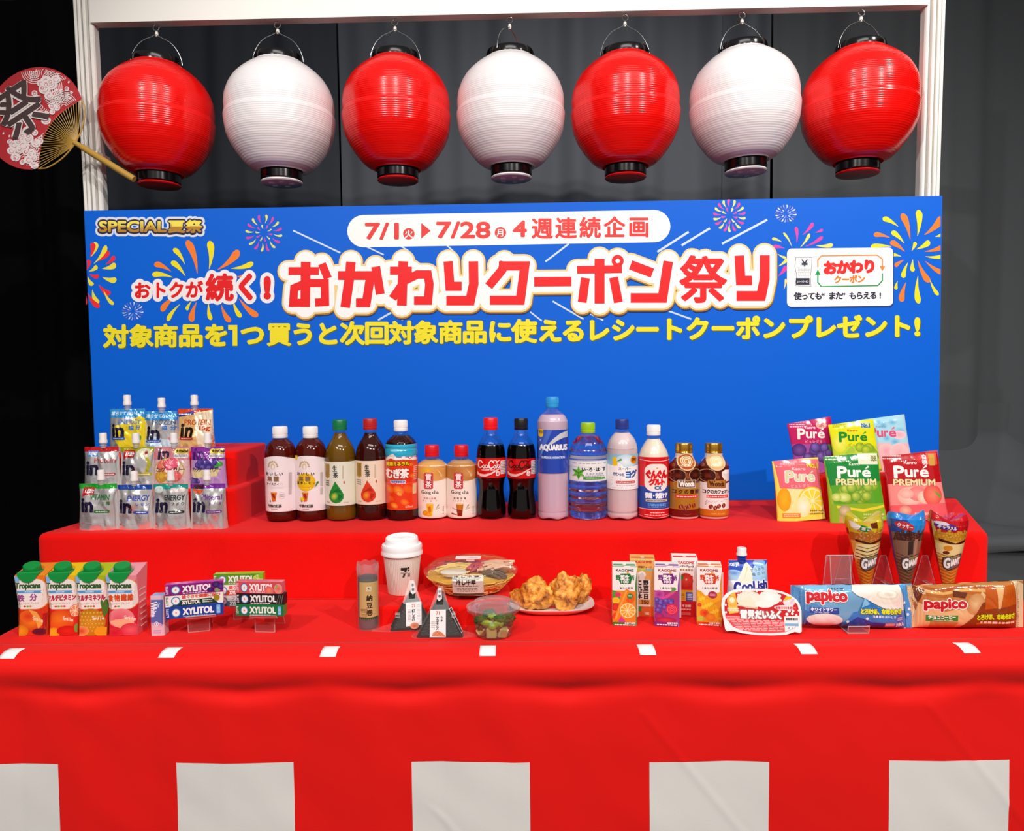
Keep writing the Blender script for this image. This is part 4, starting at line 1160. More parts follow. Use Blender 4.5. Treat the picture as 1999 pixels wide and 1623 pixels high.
# ---- 13 lactic drink
GK = [(27, 1016), (29.3, 1013), (29.8, 1005), (29.5, 996), (29.8, 990), (29.6, 970), (29.2, 940), (29.8, 900), (29.6, 895), (27, 886), (22, 876), (16.5, 867), (13, 862), (12, 857)]
a = Art(1230, 810, 7.055)
a.rect(140, 605, 580, 1040, '#d9131c'); a.rect(140, 1000, 580, 1310, '#1c4aa8'); a.rect(140, 1305, 580, 1440, '#cf141c')
a.poly([(165, 955), (250, 1040), (380, 1062), (480, 1040), (560, 960), (560, 900), (165, 900)], '#d9131c')
a.rrect(212, 690, 522, 1062, 100, '#f5ede6'); a.line([(160, 640), (300, 655), (420, 655), (560, 640)], 7, '#f5e0dc')
for ch, x in zip('ぐんぐん', (258, 330, 402, 474)): a.cell(ch, x, 830, 84, 120, '#d8141c', 1.5)
for ch, x in zip('グルト', (306, 378, 448)): a.cell(ch, x, 935, 88, 96, '#d8141c', 1.4)
a.text('α', 335, 990, 432, 1038, '#1a62b4', 1.0); a.ell(375, 748, 16, 10, '#e8a030')
a.text('快眠・快腸ケア', 215, 1078, 525, 1160, '#eef6fc', .7); a.rect(225, 1170, 520, 1205, '#c9c2a8'); a.lines(240, 1178, 500, 1198, 1, '#5a5a50')
a.lines(250, 1225, 500, 1285, 3, '#6ab4ec'); a.rect(150, 1300, 575, 1310, '#f3d9d6'); a.lines(280, 1340, 480, 1365, 1, '#f3d0cc'); a.lines(210, 1378, 540, 1394, 1, '#f3d0cc')
a.line([(150, 1405), (360, 1425), (575, 1405)], 5, '#f3d0cc')
bottle(1281, 1016, 'lactic_drink_bottle', 'white-capped cream drink bottle with red and blue label', GK, (13.5, 835, 855, '#f4f4f5', 'screw'), ('#ecdcc8', 'milk', 862), (895, 1012, '#c9141c'), a)
# ---- 14, 15 coffee cans
CAN = [(26, 1015), (28, 1012.5), (28.6, 1008), (28.8, 1000), (28.8, 922), (27.5, 912), (23, 904), (18.5, 899), (17, 895), (17, 889)]


def can(dx, dark):
    a = Art(1230 + dx, 810, 7.055)
    base = '#a8741c' if dark else '#f1ebe8'; br = '#5a1a10'
    a.rect(580, 620, 1000, 970, br)
    a.ell(790, 665, 128, 116, '#ead0a0'); a.ell(790, 665, 112, 100, '#b8581c' if dark else '#e8c184')
    for r in (84, 60, 36): a.ell(790, 655, r, r * .85, '#f5e2bc'); a.ell(790, 657, r - 11, (r - 11) * .85, '#c9702c' if dark else '#f0cf98')
    a.ell(670, 850, 108, 92, '#c9986a'); a.ell(670, 850, 98, 82, '#3f100a'); a.ell(670, 850, 60, 46, '#7a3018', '#3f100a')
    if dark: a.ell(905, 840, 95, 86, '#c9986a'); a.ell(905, 840, 86, 76, '#3a120a'); a.ell(905, 840, 60, 40, '#6a2c18', '#3a120a')
    else: a.poly([(850, 800), (900, 770), (990, 780), (990, 930), (900, 930), (850, 850)], '#efe6dc'); a.ell(930, 800, 60, 26, '#fffaf4')
    for x, y in ((620, 710), (950, 700), (780, 830), (800, 870)): a.ell(x, y, 20, 26, '#8a4a28', rot=30)
    a.poly([(580, 940), (680, 950), (800, 985), (900, 960), (1000, 945), (1000, 1320), (580, 1320)], base)
    a.rect(580, 1310, 1000, 1440, '#6a1410' if dark else '#c9701c')
    if not dark: a.rect(580, 1395, 1000, 1440, '#b04a14')
    a.rrect(662, 905, 912, 1018, 14, '#e6dcd0' if dark else '#8a4a14'); a.rrect(672, 914, 902, 1008, 10, '#6a4a2c' if dark else '#b07a2c')
    a.text('Wonda', 682, 920, 892, 998, '#fbf7f0' if dark else '#5a2408', 1.0); a.line([(740, 945), (790, 928), (850, 945)], 6, '#d0a050')
    t = '微糖' if dark else 'カフェオレ'
    a.row('コクの' + t, 625 if dark else 628, 1066, 928 if dark else 955, 1066, 62 if dark else 58, '#3a1c0c', .4, w=52 if not dark else None)
    a.rect(635 if dark else 650, 1112, 942, 1152, '#d8232a'); a.lines(650, 1120, 925, 1144, 1, '#f8d8d4')
    if not dark: a.line([(640, 1220), (660, 1180), (640, 1250), (680, 1200), (710, 1215), (740, 1190), (760, 1210), (800, 1185), (850, 1200), (900, 1175), (960, 1180)], 3, '#7a6a64', rnd=True)
    for x, y, r in ((705, 1270, 30), (760, 1285, 20), (810, 1262, 35), (878, 1256, 20)): a.ell(x, y, 27, 32, '#a8341a', '#6a1a0c', rot=r); a.line([(x - 6, y - 24), (x + 6, y + 24)], 3, '#f0c8a0')
    if not dark: a.text('CAFÉ AU LAIT', 710, 1352, 900, 1376, '#e8b06a', .1)
    else: a.line([(740, 1368), (790, 1385), (840, 1365)], 3, '#a85a4a')
    return a


for xc, dk, lb, dx in ((1341, True, 'brown and gold coffee can bottle with gold cap, second from the right', 0), (1400, False, 'white and brown coffee can bottle with gold cap at the right end of the drinks', 58.5)):
    bottle(xc, 1016, 'coffee_can', lb, CAN, (17, 869.5, 888.5, '#e0a83c', 'metal'), None, (905, 1010, '#5a1a10'), can(dx, dk), body=M('#efeae4', .2, .3, coat=.5), cat='can')

# ================================================================ foil drink pouches
def wrinkle(x, z, s, amp, seed):
    return amp * (noise.noise(Vector((x * s, z * s * .6, seed))) + .5 * abs(noise.noise(Vector((x * s * 2.3 + z * s, z * s * 1.3, seed + 5)))))


def pouch(I, w0, w1, h, th, body, art=None, fin=FILM, amp=.0022, seed=0, top=.05, bottom=.85, name='pouch_body', taper=0, hang=None, sq=3, mxp=2.2, flat=False, scale=34):
    """standing pouch: w0 bottom width, w1 top width, h height; returns front surface function"""
    def wid(v): return (w0 + (w1 - w0) * v) / 2 * (1 - .03 * math.sin(PI * v) * sq / 3)
    def dep(u, v):
        sv = bottom * (1 - v) ** 1.0 + (1 - v) * v * 1.2 + top
        if v > .9: sv *= 1 - (v - .9) / .1 * .9
        return th / 2 * sv * max(0, 1 - abs(u) ** sq) ** .55
    def front(x, z):
        v = max(0, min(1, z / h)); u = max(-1, min(1, x / wid(v)))
        d = dep(u, v) + wrinkle(x, z, scale, amp, seed) * max(0, 1 - u ** 4) * (1 - .6 * max(0, v - .85) / .15)
        return d + .0006
    g = G()
    N, K_ = 26, 26
    g.grid(N, K_, lambda u, v: ((2 * u - 1) * wid(v), -front((2 * u - 1) * wid(v), v * h), v * h))
    g.grid(N, K_, lambda u, v: ((1 - 2 * u) * wid(v), dep(1 - 2 * u, v) * .9 + .0006, v * h))
    for v0 in (0, 1):
        g.grid(N, 1, lambda u, v: ((2 * u - 1) * wid(v0), (-front((2 * u - 1) * wid(v0), v0 * h)) * (1 - v) + (dep(2 * u - 1, v0) * .9 + .0006) * v, v0 * h))
    for sgn in (-1, 1): g.grid(1, K_, lambda u, v: (sgn * wid(v), -front(sgn * wid(v), v * h) * (1 - u) + .0006 * u, v * h))
    g.build(name, body, I.e, angle=70)
    if art:
        g = G()
        def af(px, py, hh):
            x, z = I.L(px, py); v = max(0, min(1, z / h)); q = wid(v); x = max(-q, min(q, x)); z = max(.0003, min(h - .0001, z)); return (x, -front(x, z) - .0003 - hh, z)
        art.emit(g, af, mxp, 4e-5); g.build('printed_front', fin, I.e, angle=70)
    return front, wid


FOIL = M('#f2efee', .2, .72, coat=.3)
SPW = M('#f0ecea', .3, sss=.1); SPC = CLEAR('#ffffff', .25, .1, .35)


def spout(e, x, z, k, white=SPW, big=1.0, base=None):
    c = Vector((x, 0, z)); g = G().lathe([(5.2 * k, -2 * k), (5.2 * k, 3 * k), (6.6 * k, 3 * k), (6.6 * k, 4 * k), (5 * k, 4.5 * k), (5 * k, 6 * k), (6.6 * k, 6.5 * k), (6.6 * k, 7.5 * k), (5 * k, 8 * k), (5 * k, 10 * k)], 28)
    g.build('spout', base or SPC, e, loc=c)
    G().lathe([(7.6 * k, 8.5 * k), (7.6 * k, 13 * k), (6.6 * k, 16 * k), (6.9 * k, 25 * k), (6.2 * k, 27.5 * k), (.1 * k, 28 * k)], 20, cb=True).build('cap', white, e, loc=c, angle=50)


PZ = dict(f=SZ, m=SZ + H1, t=SZ + H2)
OI = (130, 750, 5.411)


def inpouch(tier, xl, xr, yt, yb, xs, band, label, draw, seed):
    xc = (xl + xr) / 2; z = PZ[tier]
    if tier == 'f': I = Item(xc, yb, z, 'drink_pouch', label, 'drink pouch', 'foil drink pouches stacked at left', back=.012)
    else:
        Y = {'m': YB1 + .022, 't': YB1 + .085}[tier]; p = at(xc, 900, Y)
        # find the foot pixel of that spot
        q = RM.transposed() @ (Vector((p.x, Y, z)) - C0); yb = 811.5 + F * (-q.y) / (-q.z)
        I = Item(xc, yb, z, 'drink_pouch', label, 'drink pouch', 'foil drink pouches stacked at left', back=0)
    a = Art(*OI); a.clip = (xl - 3, yt - 2, xr + 3, yb + 2)
    Z = lambda x, y: ((x - OI[0]) * OI[2], (y - OI[1]) * OI[2])
    bx0, by0 = Z(xl - 2, yt - 1); bx1, by1 = Z(xr + 2, yt + 9 if tier != 't' else yt + 17)
    draw(a, bx0, by0, bx1, by1, band)
    h = I.z(yt); w0 = (xr - xl + 3) * I.k; w1 = (xr - xl - 3) * I.k
    pouch(I, w0, w1, h, .034, FOIL, a, PR(.16, .15, coat=.4), .0075, seed, top=.08, bottom=.95)
    sx, _ = I.L(xs, yt); spout(I.e, sx, h - .001, I.k)


def std(col, word, wc, sub=None, extra=None, inx=None):
    def d(a, x0, y0, x1, y1, band):
        a.rect(x0, y0, x1, y1, band)
        X = x0 + 10
        ix, iy = X + 40, y0 + 195
        if extra: extra(a, x0, y0)
        a.text('in', ix, iy - 45, ix + 140, iy + 105, '#1d1a3a', 1.6)
        a.text(word, x0 + 140, y0 + 112, x0 + 350, y0 + 170, wc, .3)
        if sub: a.row(sub, x0 + 240, y0 + 205, x0 + 335, y0 + 205, 38, wc, .2)
        a.rrect(x0 + 200, y0 + 275, x0 + 355, y0 + 305, 14, wc); a.lines(x0 + 220, y0 + 283, x0 + 340, y0 + 297, 1, '#ffffff')
        a.lines(x0 + 50, y0 + 325, x0 + 340, y0 + 365, 3, '#a8a4a8', .35); a.text('in', x0 + 60, y0 + 395, x0 + 85, y0 + 425, '#b03a3a', .1); a.lines(x0 + 90, y0 + 400, x0 + 330, y0 + 420, 1, '#b0acb0')
    return d


def ichi(a, x0, y0): a.rect(x0 + 60, y0 + 40, x0 + 175, y0 + 115, '#b8141c'); a.poly([(x0 + 60, y0 + 115), (x0 + 95, y0 + 115), (x0 + 62, y0 + 140)], '#b8141c'); a.row('1日分', x0 + 85, y0 + 78, x0 + 150, y0 + 78, 44, '#ffffff', .3)


inpouch('f', 151, 228, 946, 1034.5, 192, '#1fa02a', 'foil pouch with green top band at the left end of the front row', std(0, 'VITAMIN', '#2f7a3a', '12種', ichi), 1)
inpouch('f', 226, 297, 948, 1033.5, 257, '#1d46a0', 'foil pouch with dark blue top band in the front row', std(0, 'ENERGY', '#3a52b8', 'レモン'), 2)
inpouch('f', 296, 367, 947, 1033.5, 329, '#149a8c', 'foil pouch with teal top band in the front row', std(0, 'ENERGY', '#2a3a3a', 'ブドウ', lambda a, x, y: (a.ell(x + 70, y + 60, 50, 36, '#d8e6e0'), a.line([(x + 220, y + 60), (x + 330, y + 60)], 40, '#f0d8d8', rnd=True))), 3)
inpouch('f', 369, 440, 946, 1033, 400, '#7a2a9c', 'foil pouch with violet top band at the right end of the front row', std(0, 'Mineral', '#7a3a9a', '1/3', lambda a, x, y: (a.rect(x + 40, y + 20, x + 150, y + 60, '#3a1c12'), a.poly([(x + 30, y + 60), (x + 150, y + 70), (x + 120, y + 115), (x + 60, y + 100)], '#e2592a'))), 4)


def fruit(kind):
    def d(a, x0, y0, x1, y1, band):
        base = '#d88a92' if kind == 'peach' else '#8e2a9e'
        a.rect(x0, y0, x1, y0 + 150, base); a.rect(x0, y0 + 140, x1, y0 + 520, '#e0b8bc' if kind == 'peach' else '#c79ad0')
        a.text('in', x0 + 45, y0 + 20, x0 + 165, y0 + 140, '#2a1a3a' if kind == 'peach' else '#4a1a6a', 1.2)
        a.rrect(x0 + 215, y0 + 25, x0 + 375, y0 + 75, 18, '#f0d22a'); a.row('食物繊維', x0 + 245, y0 + 50, x0 + 345, y0 + 50, 34, '#3a2a10', .2)
        a.rect(x0 + 215, y0 + 78, x0 + 370, y0 + 120, '#f3ecec'); a.lines(x0 + 225, y0 + 86, x0 + 355, y0 + 112, 2, '#6a5a6a')
        if kind == 'peach':
            a.ell(x0 + 175, y0 + 255, 165, 135, '#c9a24a'); a.ell(x0 + 175, y0 + 255, 155, 126, '#f3d6c0'); a.ell(x0 + 120, y0 + 200, 70, 60, '#f08a5a', '#e86a6a'); a.ell(x0 + 200, y0 + 185, 75, 65, '#f4708a', '#e0506a'); a.ell(x0 + 110, y0 + 310, 80, 60, '#e8b63a', '#d89a3a'); a.ell(x0 + 250, y0 + 310, 70, 55, '#ee6a6a')
        else:
            a.grapes(x0 + 200, y0 + 205, 110, 55, 16, 34, '#7a62c8', '#32206a', 4); a.drop(x0 + 270, y0 + 220, x0 + 350, y0 + 170, 60, '#4aa83a'); a.grapes(x0 + 80, y0 + 350, 40, 30, 5, 36, '#7a62c8', '#32206a', 6)
            a.poly([(x0 + 20, y0 + 250), (x0 + 340, y0 + 230), (x0 + 300, y0 + 310), (x0 + 60, y0 + 330)], '#e6d49a')
        a.row('カップ', x0 + 60, y0 + 240, x0 + 130, y0 + 240, 52, '#4a2a1a', .2); a.row('ゼリー', x0 + 225, y0 + 245, x0 + 320, y0 + 238, 56, '#3a2010', .3)
    return d


def olive(a, x0, y0): ichi(a, x0 - 5, y0); a.line([(x0 + 240, y0 + 60), (x0 + 300, y0 + 110), (x0 + 330, y0 + 180), (x0 + 300, y0 + 290)], 30, '#b8b02a', rnd=True); a.ell(x0 + 270, y0 + 70, 80, 50, '#dcd8b8'); a.ell(x0 + 290, y0 + 65, 16, 24, '#a0283a')


inpouch('m', 167, 237, 872, 0, 202, '#c2141c', 'foil pouch with red top band at the left end of the middle row', std(0, 'Protein', '#b04a50', None, lambda a, x, y: (a.rect(x + 55, y + 45, x + 170, y + 100, '#4a8ad8'), a.row('乳酸菌', x + 80, y + 72, x + 145, y + 72, 34, '#ffffff', .1))), 5)
inpouch('m', 237, 306, 872, 0, 266, '#a8a014', 'foil pouch with olive top band in the middle row', std(0, '', '#b8a81c', None, olive), 6)
inpouch('m', 304, 374, 872, 0, 340, '#d88a92', 'pink peach pouch in the middle row', fruit('peach'), 7)
inpouch('m', 374, 443, 872, 0, 406, '#8e2a9e', 'purple grape pouch at the right end of the middle row', fruit('grape'), 8)


def topd(kind):
    def d(a, x0, y0, x1, y1, band):
        if kind == 'orange':
            a.rect(x0, y0, x1, y0 + 60, '#e2481c'); a.poly([(x0, y0 + 60), (x0 + 200, y0 + 50), (x1, y0 + 200), (x1, y0 + 600), (x0, y0 + 600)], '#e8b878'); a.poly([(x0 + 180, y0 + 50), (x1, y0 + 10), (x1, y0 + 420), (x0 + 260, y0 + 420)], '#f6e2c0')
            a.poly([(x1 - 60, y0 + 300), (x1, y0 + 260), (x1, y0 + 560), (x1 - 50, y0 + 560)], '#e0641c'); a.line([(x0 + 5, y0 + 80), (x0 + 180, y0 + 45)], 34, '#2a3a9a'); a.lines(x0 + 20, y0 + 50, x0 + 160, y0 + 75, 1, '#ffffff')
            a.text('PROTEIN', x0 + 90, y0 + 118, x0 + 360, y0 + 175, '#c0501c', .4); a.text('15g', x0 + 255, y0 + 180, x0 + 360, y0 + 245, '#c0401c', .6); ic = '#2a1a10'
        else:
            a.rect(x0, y0, x1, y1, '#2f93dc'); a.row('凍らせておいしい', x0 + 50, y0 + 55, x0 + 350, y0 + 50, 44, '#d8f0fc', .3)
            if kind == 'yellow': a.poly([(x0 + 70, y0 + 190), (x0 + 200, y0 + 150), (x0 + 330, y0 + 80), (x1, y0 + 120), (x1, y0 + 420), (x0 + 150, y0 + 400), (x0 + 60, y0 + 300)], '#ecd21e'); a.ell(x0 + 335, y0 + 310, 30, 42, '#3a9a2a'); a.text('ENERGY', x0 + 130, y0 + 118, x0 + 350, y0 + 168, '#6a8ac8', .4); a.row('塩分', x0 + 255, y0 + 205, x0 + 325, y0 + 200, 52, '#4a78c0', .5)
            else: a.poly([(x0, y0 + 300), (x0 + 120, y0 + 260), (x0 + 260, y0 + 300), (x1, y0 + 250), (x1, y0 + 500), (x0, y0 + 500)], '#cfe2f2'); a.poly([(x0 + 50, y0 + 380), (x0 + 120, y0 + 330), (x0 + 180, y0 + 400), (x0 + 100, y0 + 430)], '#8ab8e0'); a.text('FROZEN', x0 + 105, y0 + 90, x0 + 345, y0 + 145, '#5a6a8a', .4); a.row('塩分', x0 + 245, y0 + 175, x0 + 325, y0 + 175, 52, '#4a78c0', .5); a.ell(x0 + 300, y0 + 290, 20, 16, '#e86a9a')
            ic = '#1a1838'
        ix = x0 + 55; a.text('in', ix, y0 + 160, ix + 140, y0 + 305, ic, 1.8); a.rrect(ix - 5, y0 + 300, ix + 150, y0 + 330, 14, '#c0301c' if kind == 'orange' else '#2f5ab8'); a.lines(ix + 15, y0 + 309, ix + 135, y0 + 322, 1, '#ffffff')
    return d


inpouch('t', 216, 288, 798, 0, 249, '#2f93dc', 'foil pouch with light blue band and yellow print at the left of the top row', topd('yellow'), 9)
inpouch('t', 284, 350, 803, 0, 316, '#2f93dc', 'foil pouch with light blue band and icy print, middle of the top row', topd('ice'), 10)
inpouch('t', 349, 420, 798, 0, 380, '#e2481c', 'gold and orange pouch at the right of the top row', topd('orange'), 11)

# ================================================================ gummy candy bags
OP = (1490, 790, 4.386)


def bag(xc, yb, z, wpx, hpx, label, draw, seed, rr, body, Y=None, frame=OP, th=.018):
    if Y is not None:
        p = at(xc, 900, Y); q = RM.transposed() @ (Vector((p.x, Y, z)) - C0); yb = 811.5 + F * (-q.y) / (-q.z)
    hpx = yb - hpx if Y is not None else hpx
    I = Item(xc, yb, z, 'candy_bag', label, 'candy bag', 'gummy candy bags at the right', back=.008 if Y is None else 0, ry=0)
    I.e.rotation_euler = (math.radians(-6), math.radians(rr), 0); c_, s_ = math.cos(math.radians(rr)), math.sin(math.radians(rr))
    I0L = I.L
    def L2(px, py):
        x, zz = I0L(px, py); return (x * c_ - zz * s_, max(0, zz * c_ + x * s_))
    I.L = L2
    a = Art(*frame); draw(a)
    pouch(I, wpx * I.k, (wpx - 4) * I.k, hpx * I.k, th, body, a, GLOSS, .0016, seed, top=.35, bottom=.45, sq=4, mxp=2.4, name='bag_body', scale=22)
    return I


def pure(a, x, y, w, h, col, b, out=None, oc='#fff'):
    b *= .62
    for ch, u, ww, f in (('P', 0, .29, .95), ('u', .30, .22, .64), ('r', .545, .15, .64), ('e', .71, .25, .64)):
        a.text(ch, x + w * u, y + h * (1 - f), x + w * (u + ww), y + h * (1.1 if ch == 'P' else 1), col, b, out=out, oc=oc)
    a.drop(x + w * .80, y + h * .30, x + w * .92, y + h * .06, h * .16, col)


def q_(a, x0, y0, x1, y1, ax, ay): return [(x0, y0), (x1, y0), (x1 + ax, y1), (x0 + ax, y1)]


def grape_d(a):
    a.poly([(200, 118), (570, 118), (620, 350), (250, 350)], '#c2185e'); a.poly([(245, 340), (620, 340), (660, 600), (262, 600)], '#a04a9a'); a.grapes(490, 420, 110, 55, 14, 44, '#8a68c0', '#42246a', 3); a.ell(310, 390, 60, 55, '#7a4a9a', '#4a2470'); a.poly([(550, 340), (590, 350), (610, 420), (570, 390)], '#5a9a2a')
    a.lines(240, 140, 375, 200, 3, '#f0b8d0'); a.ell(505, 175, 46, 36, '#e8b0a0'); a.cell('ぶ', 505, 175, 40, 40, '#d0486a', .4); pure(a, 300, 200, 240, 90, '#fbeee6', 1.6); a.text('Kanro', 365, 182, 455, 210, '#ffe0e0', .2); a.row('ピュレグミ', 375, 318, 495, 318, 28, '#e8b0d0', .1)


def yel_d(a):
    a.poly([(550, 130), (975, 130), (1000, 360), (590, 360)], '#e6e414'); a.poly([(590, 355), (1000, 355), (1040, 600), (620, 600)], '#c4d83a'); a.grapes(890, 400, 70, 40, 7, 42, '#d2dc3a', '#7aa41e', 2); a.ell(660, 330, 60, 80, '#f2ec6a', '#e0e030'); a.drop(700, 420, 780, 380, 60, '#a8c83a')
    a.lines(610, 165, 740, 200, 2, '#a8b020'); a.rect(845, 150, 930, 205, '#c8d8a0'); a.text('No.1', 850, 160, 925, 200, '#2a6ab0', .6); pure(a, 655, 230, 250, 85, '#1a8a2e', 1.7); a.text('Kanro', 730, 212, 815, 232, '#c06020', .2); a.row('ピュレグミ', 745, 345, 870, 345, 28, '#8a9a20', .1)


def sky_d(a):
    a.poly([(780, 100), (1210, 100), (1250, 430), (800, 430)], '#a8d8ea'); a.poly([(980, 330), (1240, 330), (1290, 620), (980, 620)], '#f2b8c0')
    for x, y, r in ((1040, 180, 40), (1120, 150, 40), (1180, 230, 50), (1060, 290, 40), (1130, 320, 45), (1000, 150, 30)): a.ell(x, y, r, r * .8, '#5ab0dc', '#a8d8ea')
    a.ell(1170, 260, 60, 36, '#f0a8b8', '#f6d0d8'); a.ell(1050, 400, 70, 65, '#f4a0b0', '#f0c8c8'); a.ell(1160, 410, 80, 80, '#f6b0b4', '#f0c8c8'); pure(a, 905, 190, 250, 90, '#e0527a', 1.6); a.text('Kanro', 975, 178, 1060, 198, '#7a9ab0', .1)


def lemon_d(a):
    a.poly([(100, 465), (530, 465), (560, 1010), (140, 1010)], '#f2e25a'); a.poly([(112, 475), (525, 475), (540, 740), (160, 730)], '#e86a78'); a.poly([(160, 725), (540, 735), (552, 930), (200, 960)], '#f6e8a0')
    a.ell(190, 820, 55, 100, '#f0b81e', '#e8a010'); a.citrus(425, 830, 120, 1, '#f5c81e', '#fdf2b0', '#f6d838', 10); a.ell(345, 880, 60, 90, '#fffbe8', '#f6e8a0'); a.rect(170, 935, 320, 975, '#e88a2a'); a.lines(180, 942, 310, 970, 2, '#f8d8a0')
    a.text('No.1', 392, 498, 490, 550, '#f0d020', 1.0, rise=-.15, out=.6, oc='#b8246a'); a.lines(170, 500, 300, 530, 1, '#f0a8b0'); pure(a, 205, 570, 260, 95, '#d8d8a8', 1.6, out=1.2, oc='#fbeef0'); a.text('Kanro', 265, 545, 380, 570, '#f8dcdc', .2); a.row('ピュレグミ', 260, 705, 395, 700, 28, '#f4c8cc', .1); a.lines(400, 900, 520, 950, 2, '#8a7a20')


def green_d(a):
    a.poly([(540, 420), (1020, 415), (1075, 1020), (585, 1020)], '#9ac02a'); a.poly([(545, 430), (1015, 425), (1045, 700), (600, 730)], '#1f8a3a'); a.poly([(600, 700), (1045, 660), (1050, 850), (620, 870)], '#5aa82a')
    a.grapes(840, 760, 150, 70, 16, 44, '#cfe05a', '#5f9a1e', 9); a.ell(700, 800, 60, 40, '#e8ee9a', '#a8c83a'); a.ell(640, 800, 40, 36, '#e8ee9a', '#a8c83a'); a.poly([(600, 860), (1060, 850), (1075, 1020), (590, 1020)], '#8ab82a'); a.poly([(640, 870), (860, 900), (1060, 860), (1060, 880), (860, 925), (640, 890)], '#e0d83a')
    a.ell(705, 915, 52, 48, '#d8d0a0', '#a89868'); a.rect(840, 425, 1010, 520, '#e8ecd0'); a.cell('翠', 975, 470, 60, 60, '#8a8a3a', .3); a.lines(565, 440, 720, 490, 2, '#e0f0d0')
    pure(a, 655, 530, 295, 100, '#fbfbf4', 2.3); a.text('PREMIUM', 640, 642, 985, 700, '#f0e6a8', 1.2, out=.6, oc='#4a6a1a'); a.text('Kanro', 760, 502, 850, 530, '#e0f0d8', .2); a.lines(860, 930, 1040, 990, 2, '#c8e08a'); a.rect(655, 960, 690, 1015, '#c89a6a')


def peach_d(a):
    a.poly([(1040, 412), (1535, 405), (1600, 1020), (1080, 1020)], '#e05058'); a.poly([(1050, 420), (1530, 412), (1550, 680), (1090, 700)], '#b8141c'); a.poly([(1095, 690), (1550, 670), (1575, 860), (1110, 890)], '#f0908a')
    a.ell(1270, 790, 105, 80, '#fbe0cc', '#f0b0a0'); a.ell(1330, 770, 80, 60, '#f2a098', '#e87a78'); a.ell(1240, 770, 60, 40, '#f8c8b8', '#f0a898'); a.ell(1390, 800, 60, 55, '#fbe6d0', '#f0b8a0'); a.ell(1460, 780, 80, 90, '#f08a6a', '#e0504a'); a.drop(1470, 740, 1530, 800, 24, '#6aa83a')
    a.poly([(1105, 870), (1575, 850), (1590, 1020), (1110, 1020)], '#e86068'); a.ell(1225, 910, 50, 40, '#e8b8a0', '#d08a7a'); a.ell(1390, 470, 60, 46, '#e04a4a', '#c8202a'); a.rect(1430, 420, 1520, 520, '#e0604a'); a.cell('白', 1412, 455, 44, 44, '#ffffff', .3); a.rect(1450, 430, 1500, 530, '#d0a04a'); a.cell('桃', 1412, 500, 44, 44, '#ffffff', .3)
    a.lines(1065, 435, 1220, 480, 2, '#f8d0d0'); pure(a, 1145, 525, 305, 105, '#fdf6f2', 2.3); a.text('PREMIUM', 1135, 645, 1490, 702, '#f3e0a8', 1.2, out=.6, oc='#8a1a1a'); a.text('Kanro', 1235, 488, 1345, 518, '#f8e0dc', .3); a.lines(1300, 920, 1500, 960, 1, '#f8c0b8')


BZ = SZ + HB
FB = lambda c: M(c, .2, .1, coat=.4)
bag(1735, 0, BZ, 98, 814, 'pale blue and pink gummy bag at the back right, partly hidden by the yellow bag', sky_d, 21, -7, FB('#b8d8e4'), Y=YB2 + .075, th=.012)
bag(1598, 0, BZ, 90, 819, 'magenta grape gummy bag at the back left', grape_d, 22, -9, FB('#c2185e'), Y=YB2 + .06, th=.012)
bag(1676, 0, BZ, 92, 823, 'yellow-green gummy bag in the middle of the back row', yel_d, 23, -7, FB('#d8dc2a'), Y=YB2 + .04, th=.012)
bag(1567, 1018, SZ, 94, 120, 'pink and yellow lemon gummy bag at the front left', lemon_d, 24, -4.5, FB('#ecd93a'))
bag(1679, 1022, SZ, 110, 134, 'green muscat gummy bag in the middle of the front row', green_d, 25, -5, FB('#9ac02a'))
bag(1799, 1018, SZ, 112, 132, 'red peach gummy bag at the front right beside the shelf end', peach_d, 26, -6.5, FB('#e05058'))
# ================================================================ items on the lower table
# ---- chilled juice cartons with slanted tops and green screw caps
OT = (0, 1070, 5.879)
GRN = M('#12913f', .35)


